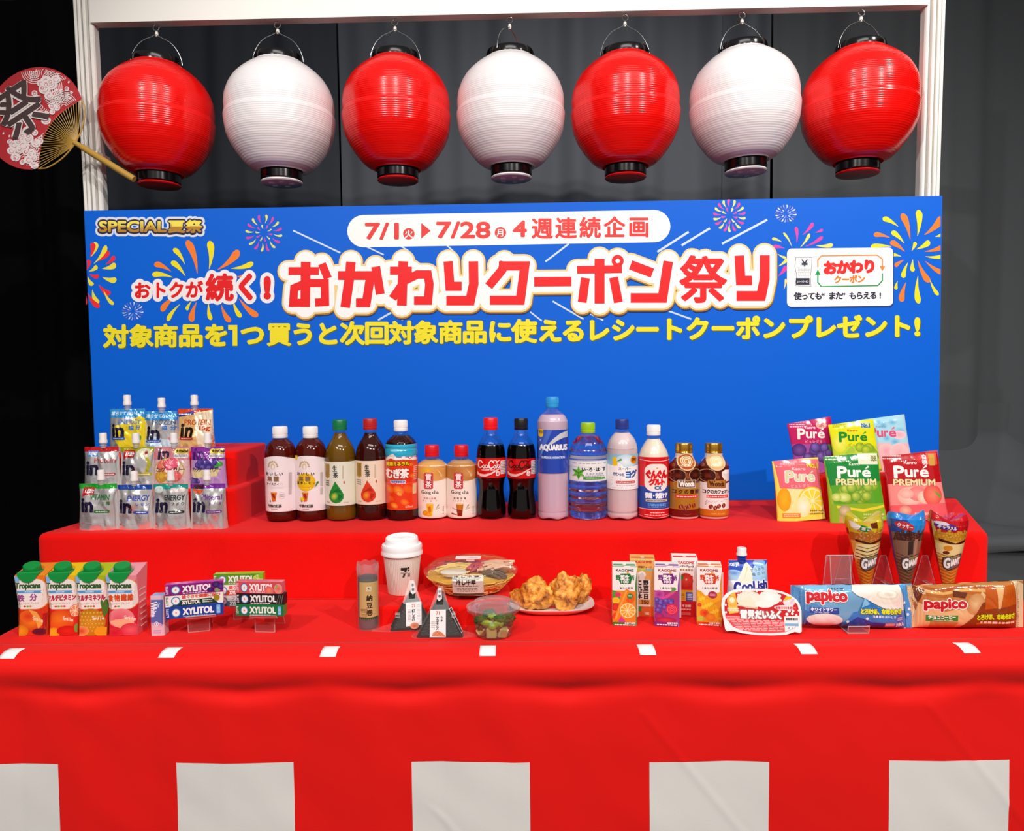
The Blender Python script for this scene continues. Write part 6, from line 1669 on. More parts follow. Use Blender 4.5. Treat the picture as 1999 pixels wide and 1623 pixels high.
def onigiri(xc, yb, label, apex, half, hpx, lab, draw, rz, wing, fr0):
    I = Item(xc, yb, TZ, 'rice_triangle', label, 'rice ball', 'seaweed rice triangles in film', back=.004 + (.009 if rz else 0), rz=rz)
    k = I.k; H = hpx * k; W_ = half * k; tilt = math.radians(-14); R = Matrix.Rotation(tilt, 3, 'X'); t = .034
    poly = []
    for (x, z), (dx0, dz0), (dx1, dz1) in (((-W_, 0), (-.3, 1), (1, 0)), ((W_, 0), (-1, 0), (.3, 1)), ((0, H), (.5, -1), (-.5, -1))): pass
    c = .006; P3 = [(-W_, 0), (W_, 0), (0, H)]
    for i in range(3):
        a = Vector(P3[i - 1]); b = Vector(P3[i]); d = Vector(P3[(i + 1) % 3]); u = (a - b).normalized(); v = (d - b).normalized()
        for q in range(5): f = q / 4; poly.append(tuple((b + u * c) * (1 - f) ** 2 + b * 2 * f * (1 - f) + (b + v * c) * f * f))
    g = G(); m = len(poly); rings = []
    cen = Vector((0, H * .36))
    for s_, y in ((.80, -.001), (.93, .001), (1, .006), (1, t - .006), (.93, t - .001), (.8, t)):
        rings.append(g.add([tuple(R @ Vector((cen.x + (x - cen.x) * s_, y, max(.0, cen.y + (z_ - cen.y) * s_)))) for x, z_ in poly]))
    for A_, B_ in zip(rings, rings[1:]):
        for i in range(m): g.face((A_ + i, A_ + (i + 1) % m, B_ + (i + 1) % m, B_ + i))
    g.face([rings[0] + i for i in range(m)]); g.face([rings[-1] + i for i in range(m)][::-1]); g.build('seaweed_triangle', NORI, I.e, angle=50)
    # clear film: peak at the apex and wings at the foot
    g = G(); ap = apex * k
    def tri(*p):
        n0 = g.add([tuple(R @ Vector(q)) for q in p]); g.face([n0 + i for i in range(len(p))])
    y0 = -.0035
    tri((-W_ * .42, y0, H * .62), (W_ * .42, y0, H * .62), (.004, y0 + .012, ap), (-.004, y0 + .012, ap)); tri((W_ * .42, y0, H * .62), (W_ * .35, t, H * .62), (.004, y0 + .014, ap)); tri((-W_ * .35, t, H * .62), (-W_ * .42, y0, H * .62), (-.004, y0 + .014, ap))
    tri((-W_ - .001, y0, .0), (-W_ * .42, y0, H * .62), (W_ * .42, y0, H * .62), (W_ + .001, y0, .0))
    for s_ in (-1, 1):
        wl = wing[0 if s_ < 0 else 1] * k
        n0 = g.add([(s_ * W_ * .98, -.004, .001), (s_ * (W_ + wl), .004, .0015), (s_ * (W_ + wl * .96), .008, .004), (s_ * W_ * .86, .0, .016)]); g.face([n0, n0 + 1, n0 + 2, n0 + 3])
        n0 = g.add([tuple(R @ Vector((s_ * (W_ + .001), y0, 0))), tuple(R @ Vector((s_ * (W_ + .001), t, 0))), tuple(R @ Vector((s_ * W_ * .42, t, H * .62))), tuple(R @ Vector((s_ * W_ * .42, y0, H * .62)))]); g.face([n0, n0 + 1, n0 + 2, n0 + 3])
    g.build('clear_film', FILMC, I.e, smooth=False)
    a = Art(*OM); draw(a); g = G()
    def of(px, py, hh):
        x, z = I.L(px, py); z /= math.cos(tilt); return tuple(R @ Vector((x, y0 - .0003 - hh, max(.0005, z))))
    a.emit(g, of, 12); g.build('label', PR(.4), I.e, smooth=False)


def og1(a):
    a.poly([(720, 690), (762, 690), (785, 820), (750, 848), (722, 820)], '#e6e2e2'); a.row('手巻', 748, 740, 752, 790, 34, '#4a4a4a', .2)
    a.poly([(665, 935), (850, 928), (855, 1190), (672, 1200)], '#f2efef'); a.text('71', 738, 955, 775, 992, '#d8501e', .3); 
    for ch, y in zip('紅しゃけ', (1030, 1065, 1100, 1130)): a.cell(ch, 758, y, 40, 40, '#2a2424', .3)
    a.lines(690, 1010, 730, 1150, 9, '#8a8484', .4); a.lines(800, 960, 840, 1120, 10, '#b0a8a8', .3); a.ell(770, 1195, 52, 36, '#b85a34', '#e09a78'); a.poly([(490, 1190), (630, 925), (640, 945), (505, 1210)], '#23241f'); a.lines(545, 1040, 600, 1100, 4, '#b8b8b0')


def og2(a):
    a.poly([(1045, 760), (1085, 755), (1095, 880), (1060, 905), (1035, 880)], '#e6e2e2'); a.row('手巻', 1066, 800, 1066, 850, 34, '#4a4a4a', .2)
    a.poly([(958, 1005), (1145, 1000), (1152, 1308), (962, 1308)], '#f2efef'); a.text('71', 1030, 1020, 1072, 1058, '#d8501e', .3)
    for ch, y in zip('マヨネーズ', (1095, 1125, 1155, 1185, 1212)): a.cell(ch, 1048, y, 36, 36, '#2a2424', .3)
    a.row('ツナ', 1100, 1090, 1100, 1125, 34, '#2a2424', .25); a.lines(975, 1130, 1025, 1210, 4, '#8a8484', .3); a.poly([(985, 1300), (1000, 1255), (1050, 1235), (1100, 1250), (1145, 1290), (1150, 1305)], '#d88a62'); a.line([(1010, 1290), (1050, 1245), (1090, 1290)], 4, '#a85a3a'); a.line([(1040, 1300), (1080, 1255), (1130, 1295)], 4, '#a85a3a')
    a.poly([(1180, 990), (1210, 970), (1350, 1240), (1335, 1260)], '#d8d6d6'); a.poly([(1190, 995), (1210, 980), (1345, 1240), (1332, 1252)], '#2a2624'); a.lines(1215, 1020, 1260, 1090, 5, '#d0cccc')


onigiri(803, 1237, 'rice triangle behind and left, its label showing a salmon picture', 97, 45, 84, 0, og1, 8, (34, 0), 0)
onigiri(857.5, 1248.5, 'front rice triangle overlapping the other beside the salad cup', 100, 48, 88, 0, og2, 0, (8, 26), 0)

# ---- salad cup
I = Item(963, 1250, TZ, 'salad_cup', 'clear plastic cup of salad with broccoli, green bean and potato', 'salad', back=.026)
k = I.k
G().lathe([(.0005, .0008), (.028, .0008), (.031, .003), (.0375, .040), (.042, .0445), (.0465, .046), (.047, .049)], 56).build('cup', CLEAR('#f4fff0', .2, .05, .04), I.e)
G().lathe([(.047, .0495), (.0475, .052), (.044, .0535), (.040, .054), (.034, .0605), (.0005, .062)], 56).build('lid', CLEAR('#ffffff', .18, .08, .14), I.e)


def lump(name, c, r, mat, seed, sub=2, amp=.25, fr=1.0, rot=0, parent=None, top=None):
    import bmesh
    bm = bmesh.new(); bmesh.ops.create_icosphere(bm, subdivisions=sub, radius=1)
    for v in bm.verts:
        d = v.co.normalized(); n_ = noise.noise(d * 1.6 * fr + Vector((seed, 0, 0))) * amp + noise.noise(d * 4.5 * fr + Vector((0, seed, 0))) * amp * .5 + noise.noise(d * 11 * fr + Vector((0, 0, seed))) * amp * .22
        v.co = d * (1 + n_); v.co = Vector((v.co.x * r[0], v.co.y * r[1], v.co.z * r[2]))
    me = bpy.data.meshes.new(name); bm.to_mesh(me); bm.free(); me.polygons.foreach_set('use_smooth', [True] * len(me.polygons)); me.materials.append(mat)
    o = bpy.data.objects.new(name, me); COL.objects.link(o); o.location = c; o.rotation_euler = (0, rot, rot * .5)
    if parent: o.parent = parent
    return o


BRO = M('#3c6a1c', .6, bs=(420, 1, .002)); STM = M('#a8c43a', .5, bs=(60, .3)); POT = M('#ddc88e', .45, bs=(150, .3)); BRN = M('#7a4a24', .5, bs=(200, .6))
for i, (x, y, z, r) in enumerate(((-.022, -.012, .030, .010), (.014, -.012, .031, .012), (.025, .004, .028, .011), (-.008, .014, .032, .011))):
    lump('broccoli', (x, y, z), (r * 1.1, r, r * .8), BRO, i, 4, .35, 3, parent=I.e)
for i, (x, y, z, s_) in enumerate(((-.003, -.022, .012, .009), (.015, -.018, .012, .009), (-.02, -.012, .012, .008), (.02, .008, .014, .010), (-.014, .012, .014, .010), (.002, .006, .012, .010))):
    o = G().box(-s_, s_, -s_ * .8, s_ * .8, -s_, s_, b=.002).build('potato', POT, I.e); o.location = (x, y, z); o.rotation_euler = (.3 * i, .2 * i, .5 * i)
lump('green_bean', (-.001, -.029, .0245), (.0075, .005, .0055), M('#b4cc2a', .25, coat=.4), 3, 3, .05, parent=I.e)
for i, (x, y, z) in enumerate(((-.012, -.021, .027), (.008, -.022, .026), (0, -.005, .034))): lump('lettuce', (x, y, z), (.010, .004, .005), STM, i + 9, 3, .6, 2, parent=I.e)
for i, (x, y, z) in enumerate(((-.021, -.017, .018), (.010, -.024, .019), (.027, -.010, .024))): lump('brown_bean', (x, y, z), (.006, .004, .006), BRN, i + 5, 3, .3, parent=I.e)

# ---- plate with fried chicken
pc = on(1079, 1208, TZ); PCX, PCY = pc.x, pc.y + .060
pl = tag(empty('plate', (PCX, PCY, TZ)), 'white rounded oblong plate under the fried chicken pieces', 'plate')
g = G(); n = 96
def sq(a, rx, ry, e=3.0): c_, s_ = math.cos(a), math.sin(a); q = (abs(c_) ** e + abs(s_) ** e) ** (-1 / e); return rx * q * c_, ry * q * s_
rr = []
for rx, ry, z in ((.001, .001, .003), (.045, .032, .003), (.060, .045, .0045), (.0815, .058, .0125), (.0825, .059, .0135), (.0815, .058, .0118), (.060, .045, .0015), (.045, .034, 0), (.001, .001, 0)):
    rr.append(g.add([(*sq(2 * PI * q / n, rx, ry), z) for q in range(n)]))
for A_, B_ in zip(rr, rr[1:]):
    for q in range(n): g.face((A_ + q, B_ + q, B_ + (q + 1) % n, A_ + (q + 1) % n))
g.build('dish', M('#f6f4f3', .22, coat=.4), pl)
m, t, o = nt('fried_crust'); tc = t.nodes.new('ShaderNodeTexCoord'); n1 = t.nodes.new('ShaderNodeTexNoise'); n1.inputs['Scale'].default_value = 52; n1.inputs['Detail'].default_value = 5; n1.inputs['Distortion'].default_value = 1.2
t.links.new(tc.outputs['Object'], n1.inputs[0]); rp = t.nodes.new('ShaderNodeValToRGB'); el = rp.color_ramp.elements
el[0].position = .30; el[0].color = (*lin('#6a2c08'), 1); el[1].position = .62; el[1].color = (*lin('#f8bc52'), 1); e2 = el.new(.46); e2.color = (*lin('#dc8a26'), 1)
t.links.new(n1.outputs[0], rp.inputs[0]); b_ = bsdf(t, Roughness=.5, Coat_Weight=.15); t.links.new(rp.outputs[0], b_.inputs['Base Color'])
n3 = t.nodes.new('ShaderNodeTexNoise'); n3.inputs['Scale'].default_value = 260; n3.inputs['Detail'].default_value = 5; t.links.new(tc.outputs['Object'], n3.inputs[0])
bp = t.nodes.new('ShaderNodeBump'); bp.inputs['Strength'].default_value = .9; bp.inputs['Distance'].default_value = .002; t.links.new(n3.outputs[0], bp.inputs['Height']); t.links.new(bp.outputs[0], b_.inputs['Normal']); t.links.new(b_.outputs[0], o.inputs[0]); CRU = m
for px, py, dy, r, sd, rt, lb in ((1011, 1166, .016, (.017, .018, .017), 2, .5, 'small piece of fried chicken at the left end of the plate'), (1047, 1170, -.008, (.0335, .022, .031), 7, -.3, 'golden fried chicken piece at the centre left of the plate'),
                                  (1102, 1165, -.008, (.0315, .023, .036), 12, .25, 'largest fried chicken piece at the centre right of the plate'), (1133, 1166, .024, (.021, .018, .030), 18, .3, 'dark fried chicken piece behind the largest, at the right')):
    Y = PCY + dy; p = at(px, py, Y); zc = TZ + .0045 + r[2] * .82
    tag(lump('fried_chicken', (p.x, Y, zc), r, CRU, sd, 5, .30, .8, rt), lb, 'fried chicken', 'fried chicken pieces on the plate')

# ---- slim vegetable juice cartons
OK_ = (1170, 1050, 7.689)


def kcarton(x0, x1, yt, yb, label, draw, cols, rz=-7, dpt=.034, chy=None, flap=True):
    xc = (x0 + x1) / 2; I = Item(xc, yb, TZ, 'juice_carton', label, 'carton', 'slim vegetable juice cartons', rz=rz)
    k = I.k; w = (x1 - x0) * k; h = I.z(yt); g = G()
    n0 = len(g.v); g.box(-w / 2, w / 2, 0, dpt, 0, h, lin(cols[0]), b=.0008)
    g.build('carton_body', PR(.35, coat=.3), I.e, smooth=False)
    g = G(); g.box(-w / 2 + .001, w / 2 - .001, dpt * .42, dpt * .58, h - .0002, h + .003, lin(cols[0])); g.box(-w / 2 + .002, w / 2 - .002, .003, dpt * .4, h, h + .0006, lin(cols[1]))
    g.lathe([(.0035, h), (.0035, h + .0012), (.0003, h + .0013)], 14, lin('#f3f0ea'), cen=(0, dpt * .25)); g.build('top_fold', PR(.35), I.e, smooth=False)
    a = Art(*OK_); a.clip = (x0 - .5, yt - 1, x1 + .5, yb + .5); draw(a); g = G()
    c_ = math.cos(math.radians(rz))
    def af(px, py, hh):
        x, z = I.L(px, py); return (max(-w / 2, min(w / 2, x)), -.0003 - hh, max(.0003, min(h - .0003, z)))
    a.emit(g, af, 30)
    for i in range(9): zz = h * (.12 + .085 * i); g.box(-w / 2 - .0005, -w / 2 + .0004, .006, dpt - .006, zz, zz + .0022, lin(cols[2]))
    for sx_ in (-1, 1): g.box(sx_ * w / 2 - .0004, sx_ * w / 2 + .0004, .001, dpt - .001, h * .02, h * .1, lin(cols[1])); 
    g.build('printed_sides', PR(.35, coat=.3), I.e, smooth=False)
    if chy:    # straw in its sleeve on the right side
        G().tube([(w / 2 + .0016, dpt * .4, h * .12), (w / 2 + .0016, dpt * .4, h * .86)], .0022, 8).build('straw', CLEAR('#ffffff', .2, .1, .5), I.e)
    return I


def kag(ox, c1, c2, pic):
    def d(a):
        o = ox
        a.rect(o - 12, 360, o + 400, 1330, '#f9f6f2'); a.rect(o - 12, 372, o + 400, 428, c2); a.rect(o + 170, 380, o + 260, 425, '#f2ead8')
        a.poly([(o + 372, 428), (o + 400, 428), (o + 400, 1330), (o + 350, 1330), (o + 330, 1000), (o + 335, 700)], c2)
        a.text('KAGOME', o + 50, 462, o + 312, 500, '#3a3a30' if pic == 'o' else '#a8242c', .55)
        a.poly([(o + 120, 530), (o + 260, 525), (o + 285, 600), (o + 270, 685), (o + 120, 690), (o + 90, 620), (o + 110, 600)], c1); a.drop(o + 200, 540, o + 240, 495, 30, '#f0a82a')
        for ch, x, cc in (('野', o + 82, c1), ('菜', o + 150, '#ffffff'), ('生', o + 215, '#ffffff'), ('活', o + 290, c1)): a.cell(ch, x, 590, 68, 80, cc, .45)
        a.text('100', o + 130, 632, o + 238, 676, '#ffffff', .8); a.row('1食分の野菜', o + 82, 752, o + 285, 748, 36, '#5a4a4a', .15)
        if pic == 'o':
            a.rect(o - 12, 790, o + 345, 1330, '#e8862a'); a.poly([(o - 12, 780), (o + 60, 800), (o + 120, 900), (o + 60, 1100), (o - 12, 1000)], '#5a9a3a'); a.ell(o + 80, 850, 44, 36, '#d83a6a'); a.ell(o + 50, 940, 60, 50, '#f2c02a'); a.ell(o + 50, 1040, 70, 60, '#e03a2a', '#c82a1a'); a.ell(o + 260, 900, 70, 80, '#e8601e'); a.ell(o + 60, 1180, 60, 60, '#e8402a')
            a.line([(o + 215, 800), (o + 130, 1010), (o + 60, 1230)], 74, '#f0841c', rnd=True); a.line([(o + 205, 800), (o + 120, 1010), (o + 50, 1220)], 26, '#f8a84a', rnd=True); a.citrus(o + 225, 1090, 128, .95, '#f0901c', '#fdf0c0', '#f8ab2a', 10); a.poly([(o + 60, 1290), (o + 130, 1180), (o + 200, 1260)], '#d03a9a'); a.ell(o + 260, 870, 44, 42, '#2f8a3e'); a.lines(o + 232, 855, o + 290, 885, 2, '#e8f4e0')
        if pic == 'g':
            a.rect(o - 12, 790, o + 345, 1330, '#a8387a'); a.ell(o + 60, 850, 80, 66, '#9a2a8a', '#c85aa8'); a.line([(o - 10, 980), (o + 160, 890), (o + 280, 800)], 44, '#e04a9a', rnd=True); a.drop(o + 220, 830, o + 300, 740, 60, '#6a9a4a')
            a.grapes(o + 130, 1010, 140, 90, 26, 38, '#8a78d0', '#4a2a90', 5); a.ell(o + 250, 1070, 90, 84, '#d02a50'); 
            for r_ in (70, 48, 26): a.ell(o + 250, 1070, r_, r_ * .92, '#f06a80'); a.ell(o + 250, 1070, r_ - 9, (r_ - 9) * .92, '#d02a50')
            a.ell(o + 60, 1180, 70, 50, '#c82a4a', '#7a2a8a'); a.ell(o + 160, 1240, 150, 50, '#d8384a', '#a02050')
        if pic == 'm':
            a.poly([(o - 12, 780), (o + 60, 800), (o + 130, 870), (o + 345, 800), (o + 345, 1330), (o - 12, 1330)], '#eaa42a')
            for i in range(5):
                for j in range(4): a.poly([(o + 10 + i * 60 + j * 22, 830 + i * 40 + j * 60), (o + 62 + i * 60 + j * 22, 850 + i * 40 + j * 60), (o + 52 + i * 60 + j * 22, 898 + i * 40 + j * 60), (o + 0 + i * 60 + j * 22, 878 + i * 40 + j * 60)], '#f7d23a' if (i + j) % 2 else '#f2b81e')
            a.ell(o + 230, 850, 66, 56, '#a82a4a'); a.lines(o + 190, 830, o + 270, 870, 3, '#e8b8c0'); a.ell(o + 110, 1130, 66, 60, '#d8301e', '#e8702a'); a.ell(o + 200, 1190, 70, 60, '#f2a42a', '#e8862a'); a.ell(o + 60, 1220, 60, 40, '#b8c84a'); a.ell(o + 40, 1010, 30, 30, '#e04a2a')
        a.rect(o - 12, 1268, o + 345, 1330, c1 if pic != 'o' else '#3a7a2a'); a.row('砂糖不使用', o + 195, 1282, o + 320, 1278, 28, '#ffffff', .25); a.lines(o + 30, 1298, o + 330, 1318, 1, '#ffffff', .8)
    return d


def kback1(a):
    a.rect(440, 240, 860, 1200, '#e8a85a'); a.rect(440, 240, 860, 330, '#d8d07a'); a.ell(650, 290, 60, 24, '#f8f4f0'); a.ell(540, 270, 60, 24, '#e8703a'); a.text('KAGOME', 540, 335, 790, 375, '#c0342a', .5, rise=.02); a.row('野菜チャージ', 600, 432, 770, 432, 36, '#7a3a1a', .2)
    a.rect(560, 455, 800, 490, '#b8c85a'); a.rect(690, 458, 800, 480, '#8ac0e0'); a.rrect(560, 620, 762, 1030, 10, '#f9f6f0'); a.ell(640, 545, 58, 50, '#f9f6f0'); a.rect(600, 560, 680, 640, '#f9f6f0')
    for ch, y in zip('野菜一日', (668, 755, 815, 875)): a.cell(ch, 698, y, 82, 84, '#2a201c', .7)
    for ch, y in zip('これ一本', (668, 755, 815, 875)): a.cell(ch, 605, y, 78, 84, '#2a201c', .7)
    a.rect(560, 925, 760, 1000, '#e8a84a'); a.text('350', 628, 932, 742, 992, '#5a2a10', .6); a.rect(560, 1030, 860, 1200, '#e86a2a'); a.ell(600, 1070, 60, 40, '#4a9a3a'); a.ell(690, 1080, 60, 50, '#f07a3a'); a.text('100', 680, 1115, 745, 1155, '#fff8e8', .6)


def kback2(a):
    a.rect(1070, 240, 1490, 1200, '#f8f4f0'); a.text('KAGOME', 1182, 342, 1420, 388, '#c0242c', .55); a.row('トマトジュース', 1218, 420, 1400, 420, 36, '#3a2a20', .3); a.row('食塩無添加', 1225, 475, 1385, 475, 34, '#a87a3a', .3)
    a.rect(1200, 560, 1400, 780, '#d8201a'); a.ell(1300, 640, 105, 118, '#f0503a', '#c01a14', off=(0, -20)); a.ell(1305, 620, 18, 22, '#ffe8e0', '#f0503a'); a.ell(1235, 590, 30, 40, '#3a8a2a'); a.rect(1200, 780, 1400, 945, '#e8b02a'); a.rect(1300, 810, 1400, 945, '#2a5ab8'); a.lines(1210, 830, 1280, 930, 4, '#a86a1a'); a.lines(1320, 830, 1390, 930, 4, '#f0f4fc')
    a.rect(1195, 945, 1490, 1200, '#cc1a22'); a.row('トマト', 1222, 1020, 1300, 1020, 40, '#fff0ea', .4, w=34); a.text('100', 1300, 1000, 1372, 1040, '#fff0ea', .6); a.lines(1215, 1060, 1370, 1085, 1, '#f8c8c0', .8); a.lines(1205, 1120, 1370, 1160, 3, '#f09a94')


kcarton(1230, 1278, 1090, 1204, 'tan slim carton with large vertical lettering behind the green one', kback1, ('#e8b45a', '#d0703a', '#c8902a'), dpt=.036)
kcarton(1312, 1361, 1088, 1204, 'white and red tomato juice carton behind the purple and yellow ones', kback2, ('#f4efec', '#cc1a22', '#c86a5a'), dpt=.036)
kcarton(1196, 1243, 1104, 1222, 'slim juice carton with green trim and orange slice at the front left', kag(200, '#1f7a3c', '#3d8a3a', 'o'), ('#f4f0ea', '#2f7a3a', '#b8a89a'), chy=1, rz=-5)
kcarton(1278, 1326, 1104, 1223.5, 'slim juice carton with purple trim and grapes at the front centre', kag(838, '#7a2a82', '#8e3a9a', 'g'), ('#f4f0ea', '#6a2a7a', '#c88a8a'), chy=1, rz=-8)
kcarton(1361, 1408, 1103, 1222.5, 'slim juice carton with orange trim and mango at the front right', kag(1468, '#d8481e', '#e88a2a', 'm'), ('#f4f0ea', '#d86a2a', '#d08a6a'), chy=1, rz=-10)

# ---- ice cream pouch with white cap
OC = (1400, 1050, 6.663)
p = on(1462, 1205, TZ)
I = Item(1462, 1205, TZ, 'ice_pouch', 'blue and white ice cream pouch with white screw cap behind the oval tray', 'ice cream pouch', back=.01, rz=0)
k = I.k; a = Art(*OC); a.clip = (1418, 1093, 1506, 1206)
a.rect(120, 290, 700, 1040, '#a8cdec'); a.poly([(120, 290), (700, 290), (640, 360), (540, 330), (440, 420), (300, 470), (120, 430)], '#2c50c0'); a.ell(230, 460, 90, 40, '#5a8ad8', '#a8cdec'); a.ell(560, 340, 80, 50, '#7ab0e6'); a.ell(620, 560, 80, 90, '#7ab4e6', '#a8cdec')
a.poly([(360, 360), (400, 330), (460, 400), (450, 520), (430, 640), (300, 640), (250, 560)], '#f6ecd6'); a.poly([(395, 345), (410, 380), (360, 500), (330, 560), (380, 430)], '#e6cf9a'); a.ell(220, 600, 90, 50, '#f4f8fc'); a.ell(540, 600, 150, 50, '#f0ece4'); a.rect(120, 640, 700, 1040, '#d4e6f6')
a.text('LOTTE', 160, 335, 300, 372, '#ffffff', .6, rise=.05); a.row('すっきり', 450, 425, 600, 405, 44, '#5a6a8a', .2); a.row('味わい', 470, 470, 600, 455, 44, '#5a6a8a', .2)
a.text('C', 208, 560, 300, 730, '#2a2f8e', 2.6, out=1.2, oc='#f6fafd'); a.text('ooLish', 305, 545, 645, 668, '#2a2f8e', 2.0, rise=.09, out=1.2, oc='#f6fafd')
pouch(I, 88 * k, 74 * k, I.z(1095.5), .045, M('#b8d4ee', .25, .1, coat=.3), a, PR(.22, coat=.4), .002, 31, top=.05, bottom=.9, mxp=2.4)
spout(I.e, I.L(1451, 1095)[0], I.z(1095.5) - .001, k * .62, base=M('#2446b0', .3))
for o_ in list(I.e.children):
    if o_.name.split('.')[0] in ('spout', 'cap'): o_.scale = (2.3, 2.3, 1.0 if o_.name.startswith('cap') else 2.0)
for o_ in list(I.e.children):
    if o_.name.startswith('cap'): o_.location.z += .004; o_.scale = (2.15, 2.15, 1.25)

# ---- oval mochi ice tray, standing on its long edge
I = Item(1491, 1243, TZ, 'ice_tray', 'oval red and white mochi ice cream tray standing on its edge', 'ice cream tray', back=.006, rz=-3)
k = I.k
OUT = [(95, 900), (110, 820), (165, 750), (260, 700), (400, 682), (560, 680), (720, 682), (880, 710), (980, 750), (1060, 810), (1100, 870), (1118, 960), (1112, 1100), (1105, 1235), (1080, 1252), (1020, 1240), (900, 1280), (720, 1292), (540, 1290), (350, 1272), (230, 1240), (150, 1248), (130, 1225), (112, 1080), (98, 980)]
px_ = [(1400 + x / 6.663, 1050 + y / 6.663) for x, y in OUT]
loc = [I.L(*p) for p in px_]; cxm = sum(p[0] for p in loc) / len(loc); czm = sum(p[1] for p in loc) / len(loc)
zmin = min(p[1] for p in loc); loc = [(x, (z - zmin) * .965) for x, z in loc]; czm = (czm - zmin) * .965
TR = Matrix.Rotation(math.radians(-12), 3, 'X')
loc = loc[::-1] if 0 else loc
def ringp(s_, y): return [tuple(TR @ Vector((cxm + (x - cxm) * s_, y, czm + (z - czm) * s_))) for x, z in loc]
g = G(); m = len(loc); rs = [g.add(ringp(s_, y)) for s_, y in ((1, 0), (1, .0012), (.93, .0014), (.86, .022), (.80, .026))]
for A_, B_ in zip(rs, rs[1:]):
    for i in range(m): g.face((A_ + i, A_ + (i + 1) % m, B_ + (i + 1) % m, B_ + i))
g.face([rs[0] + i for i in range(m)]); g.face([rs[-1] + i for i in range(m)][::-1]); g.build('tray', M('#fbf8f8', .3, coat=.2), I.e, angle=40)
a = Art(*OC)
inner = [(135, 900), (150, 830), (220, 760), (330, 720), (560, 706), (760, 712), (900, 745), (1000, 800), (1070, 880), (1090, 980), (1085, 1090), (1020, 1190), (900, 1245), (720, 1262), (540, 1262), (350, 1235), (230, 1185), (150, 1080), (132, 980)]
a.poly(inner, '#cf1f24')
a.poly([(135, 1040), (320, 1040), (340, 1095), (890, 1095), (890, 1245), (720, 1260), (540, 1260), (350, 1233), (235, 1185), (150, 1080)], '#e8545a')
for i in range(9): a.lines(170 + 16 * i if i > 2 else 155, 1050 + 21 * i, 325 if i < 2 else 880, 1064 + 21 * i, 1, '#f8d0d0', .6)
a.poly([(890, 1040), (1085, 1030), (1083, 1090), (1015, 1190), (900, 1240), (892, 1240)], '#f8f4f4'); a.rect(895, 1130, 1070, 1165, '#7ab8dc'); a.lines(915, 1060, 1065, 1090, 1, '#3a3a3a', 1.0); a.text('3 1', 925, 1175, 1000, 1205, '#7aa0b8', .2)
for x, y, r_ in ((250, 770, 22), (320, 765, 14), (850, 770, 20), (560, 715, 12), (720, 720, 12), (930, 1010, 20), (1000, 1000, 18), (1050, 1020, 14), (960, 965, 22), (1010, 965, 18), (1080, 960, 12), (150, 900, 14), (150, 1000, 14), (860, 830, 16), (900, 850, 12), (620, 730, 8), (1000, 880, 12)): a.ell(x, y, r_, r_, '#fdf6f4')
a.poly([(230, 745), (280, 730), (295, 870), (310, 1000), (190, 1020), (180, 900)], '#f2c24a'); a.ell(235, 845, 66, 72, '#f4d27a', '#e8b040'); a.ell(235, 835, 34, 36, '#fdf2cc'); a.lines(170, 935, 320, 985, 2, '#fbf0d0', .8)
a.ell(460, 825, 165, 112, '#fdfaf2', '#f0e8d4'); a.poly([(300, 900), (350, 840), (400, 790), (470, 770), (560, 900), (560, 930)], '#f3ecd2'); a.ell(720, 800, 140, 98, '#ffffff', '#f3efe4'); a.ell(650, 880, 120, 50, '#fbf8f0'); a.poly([(300, 895), (560, 935), (555, 950), (300, 910)], '#d8c8a8')
a.ell(965, 850, 76, 62, '#f4f0f0', '#ecd8dc'); a.poly([(900, 830), (930, 775), (1010, 775), (990, 810), (920, 830)], '#f0c02a'); a.poly([(970, 870), (1010, 800), (1040, 810), (1000, 880)], '#e0c8d8')
a.ell(900, 925, 130, 32, '#f8ecec'); a.lines(790, 910, 1060, 945, 1, '#d84a50', .9)
for ch, x in zip('雪見だいふく', (378, 472, 565, 655, 742, 828)): a.cell(ch, x, 1020, 98, 122, '#fffdfb', 1.2, out=1.6, oc='#b06868')
a.text('LOTTE', 290, 712, 400, 735, '#ffffff', .3)
zof = zmin
def tf(px, py, hh): x, z = I.L(px, py); return tuple(TR @ Vector((x, -.0003 - hh, (z - zof) * .965)))
g = G(); a.emit(g, tf, 60); g.build('printed_lid', PR(.3, coat=.3), I.e, smooth=False)

# ---- pillow packs of tube ice
OP2 = (1640, 1080, 5.568)


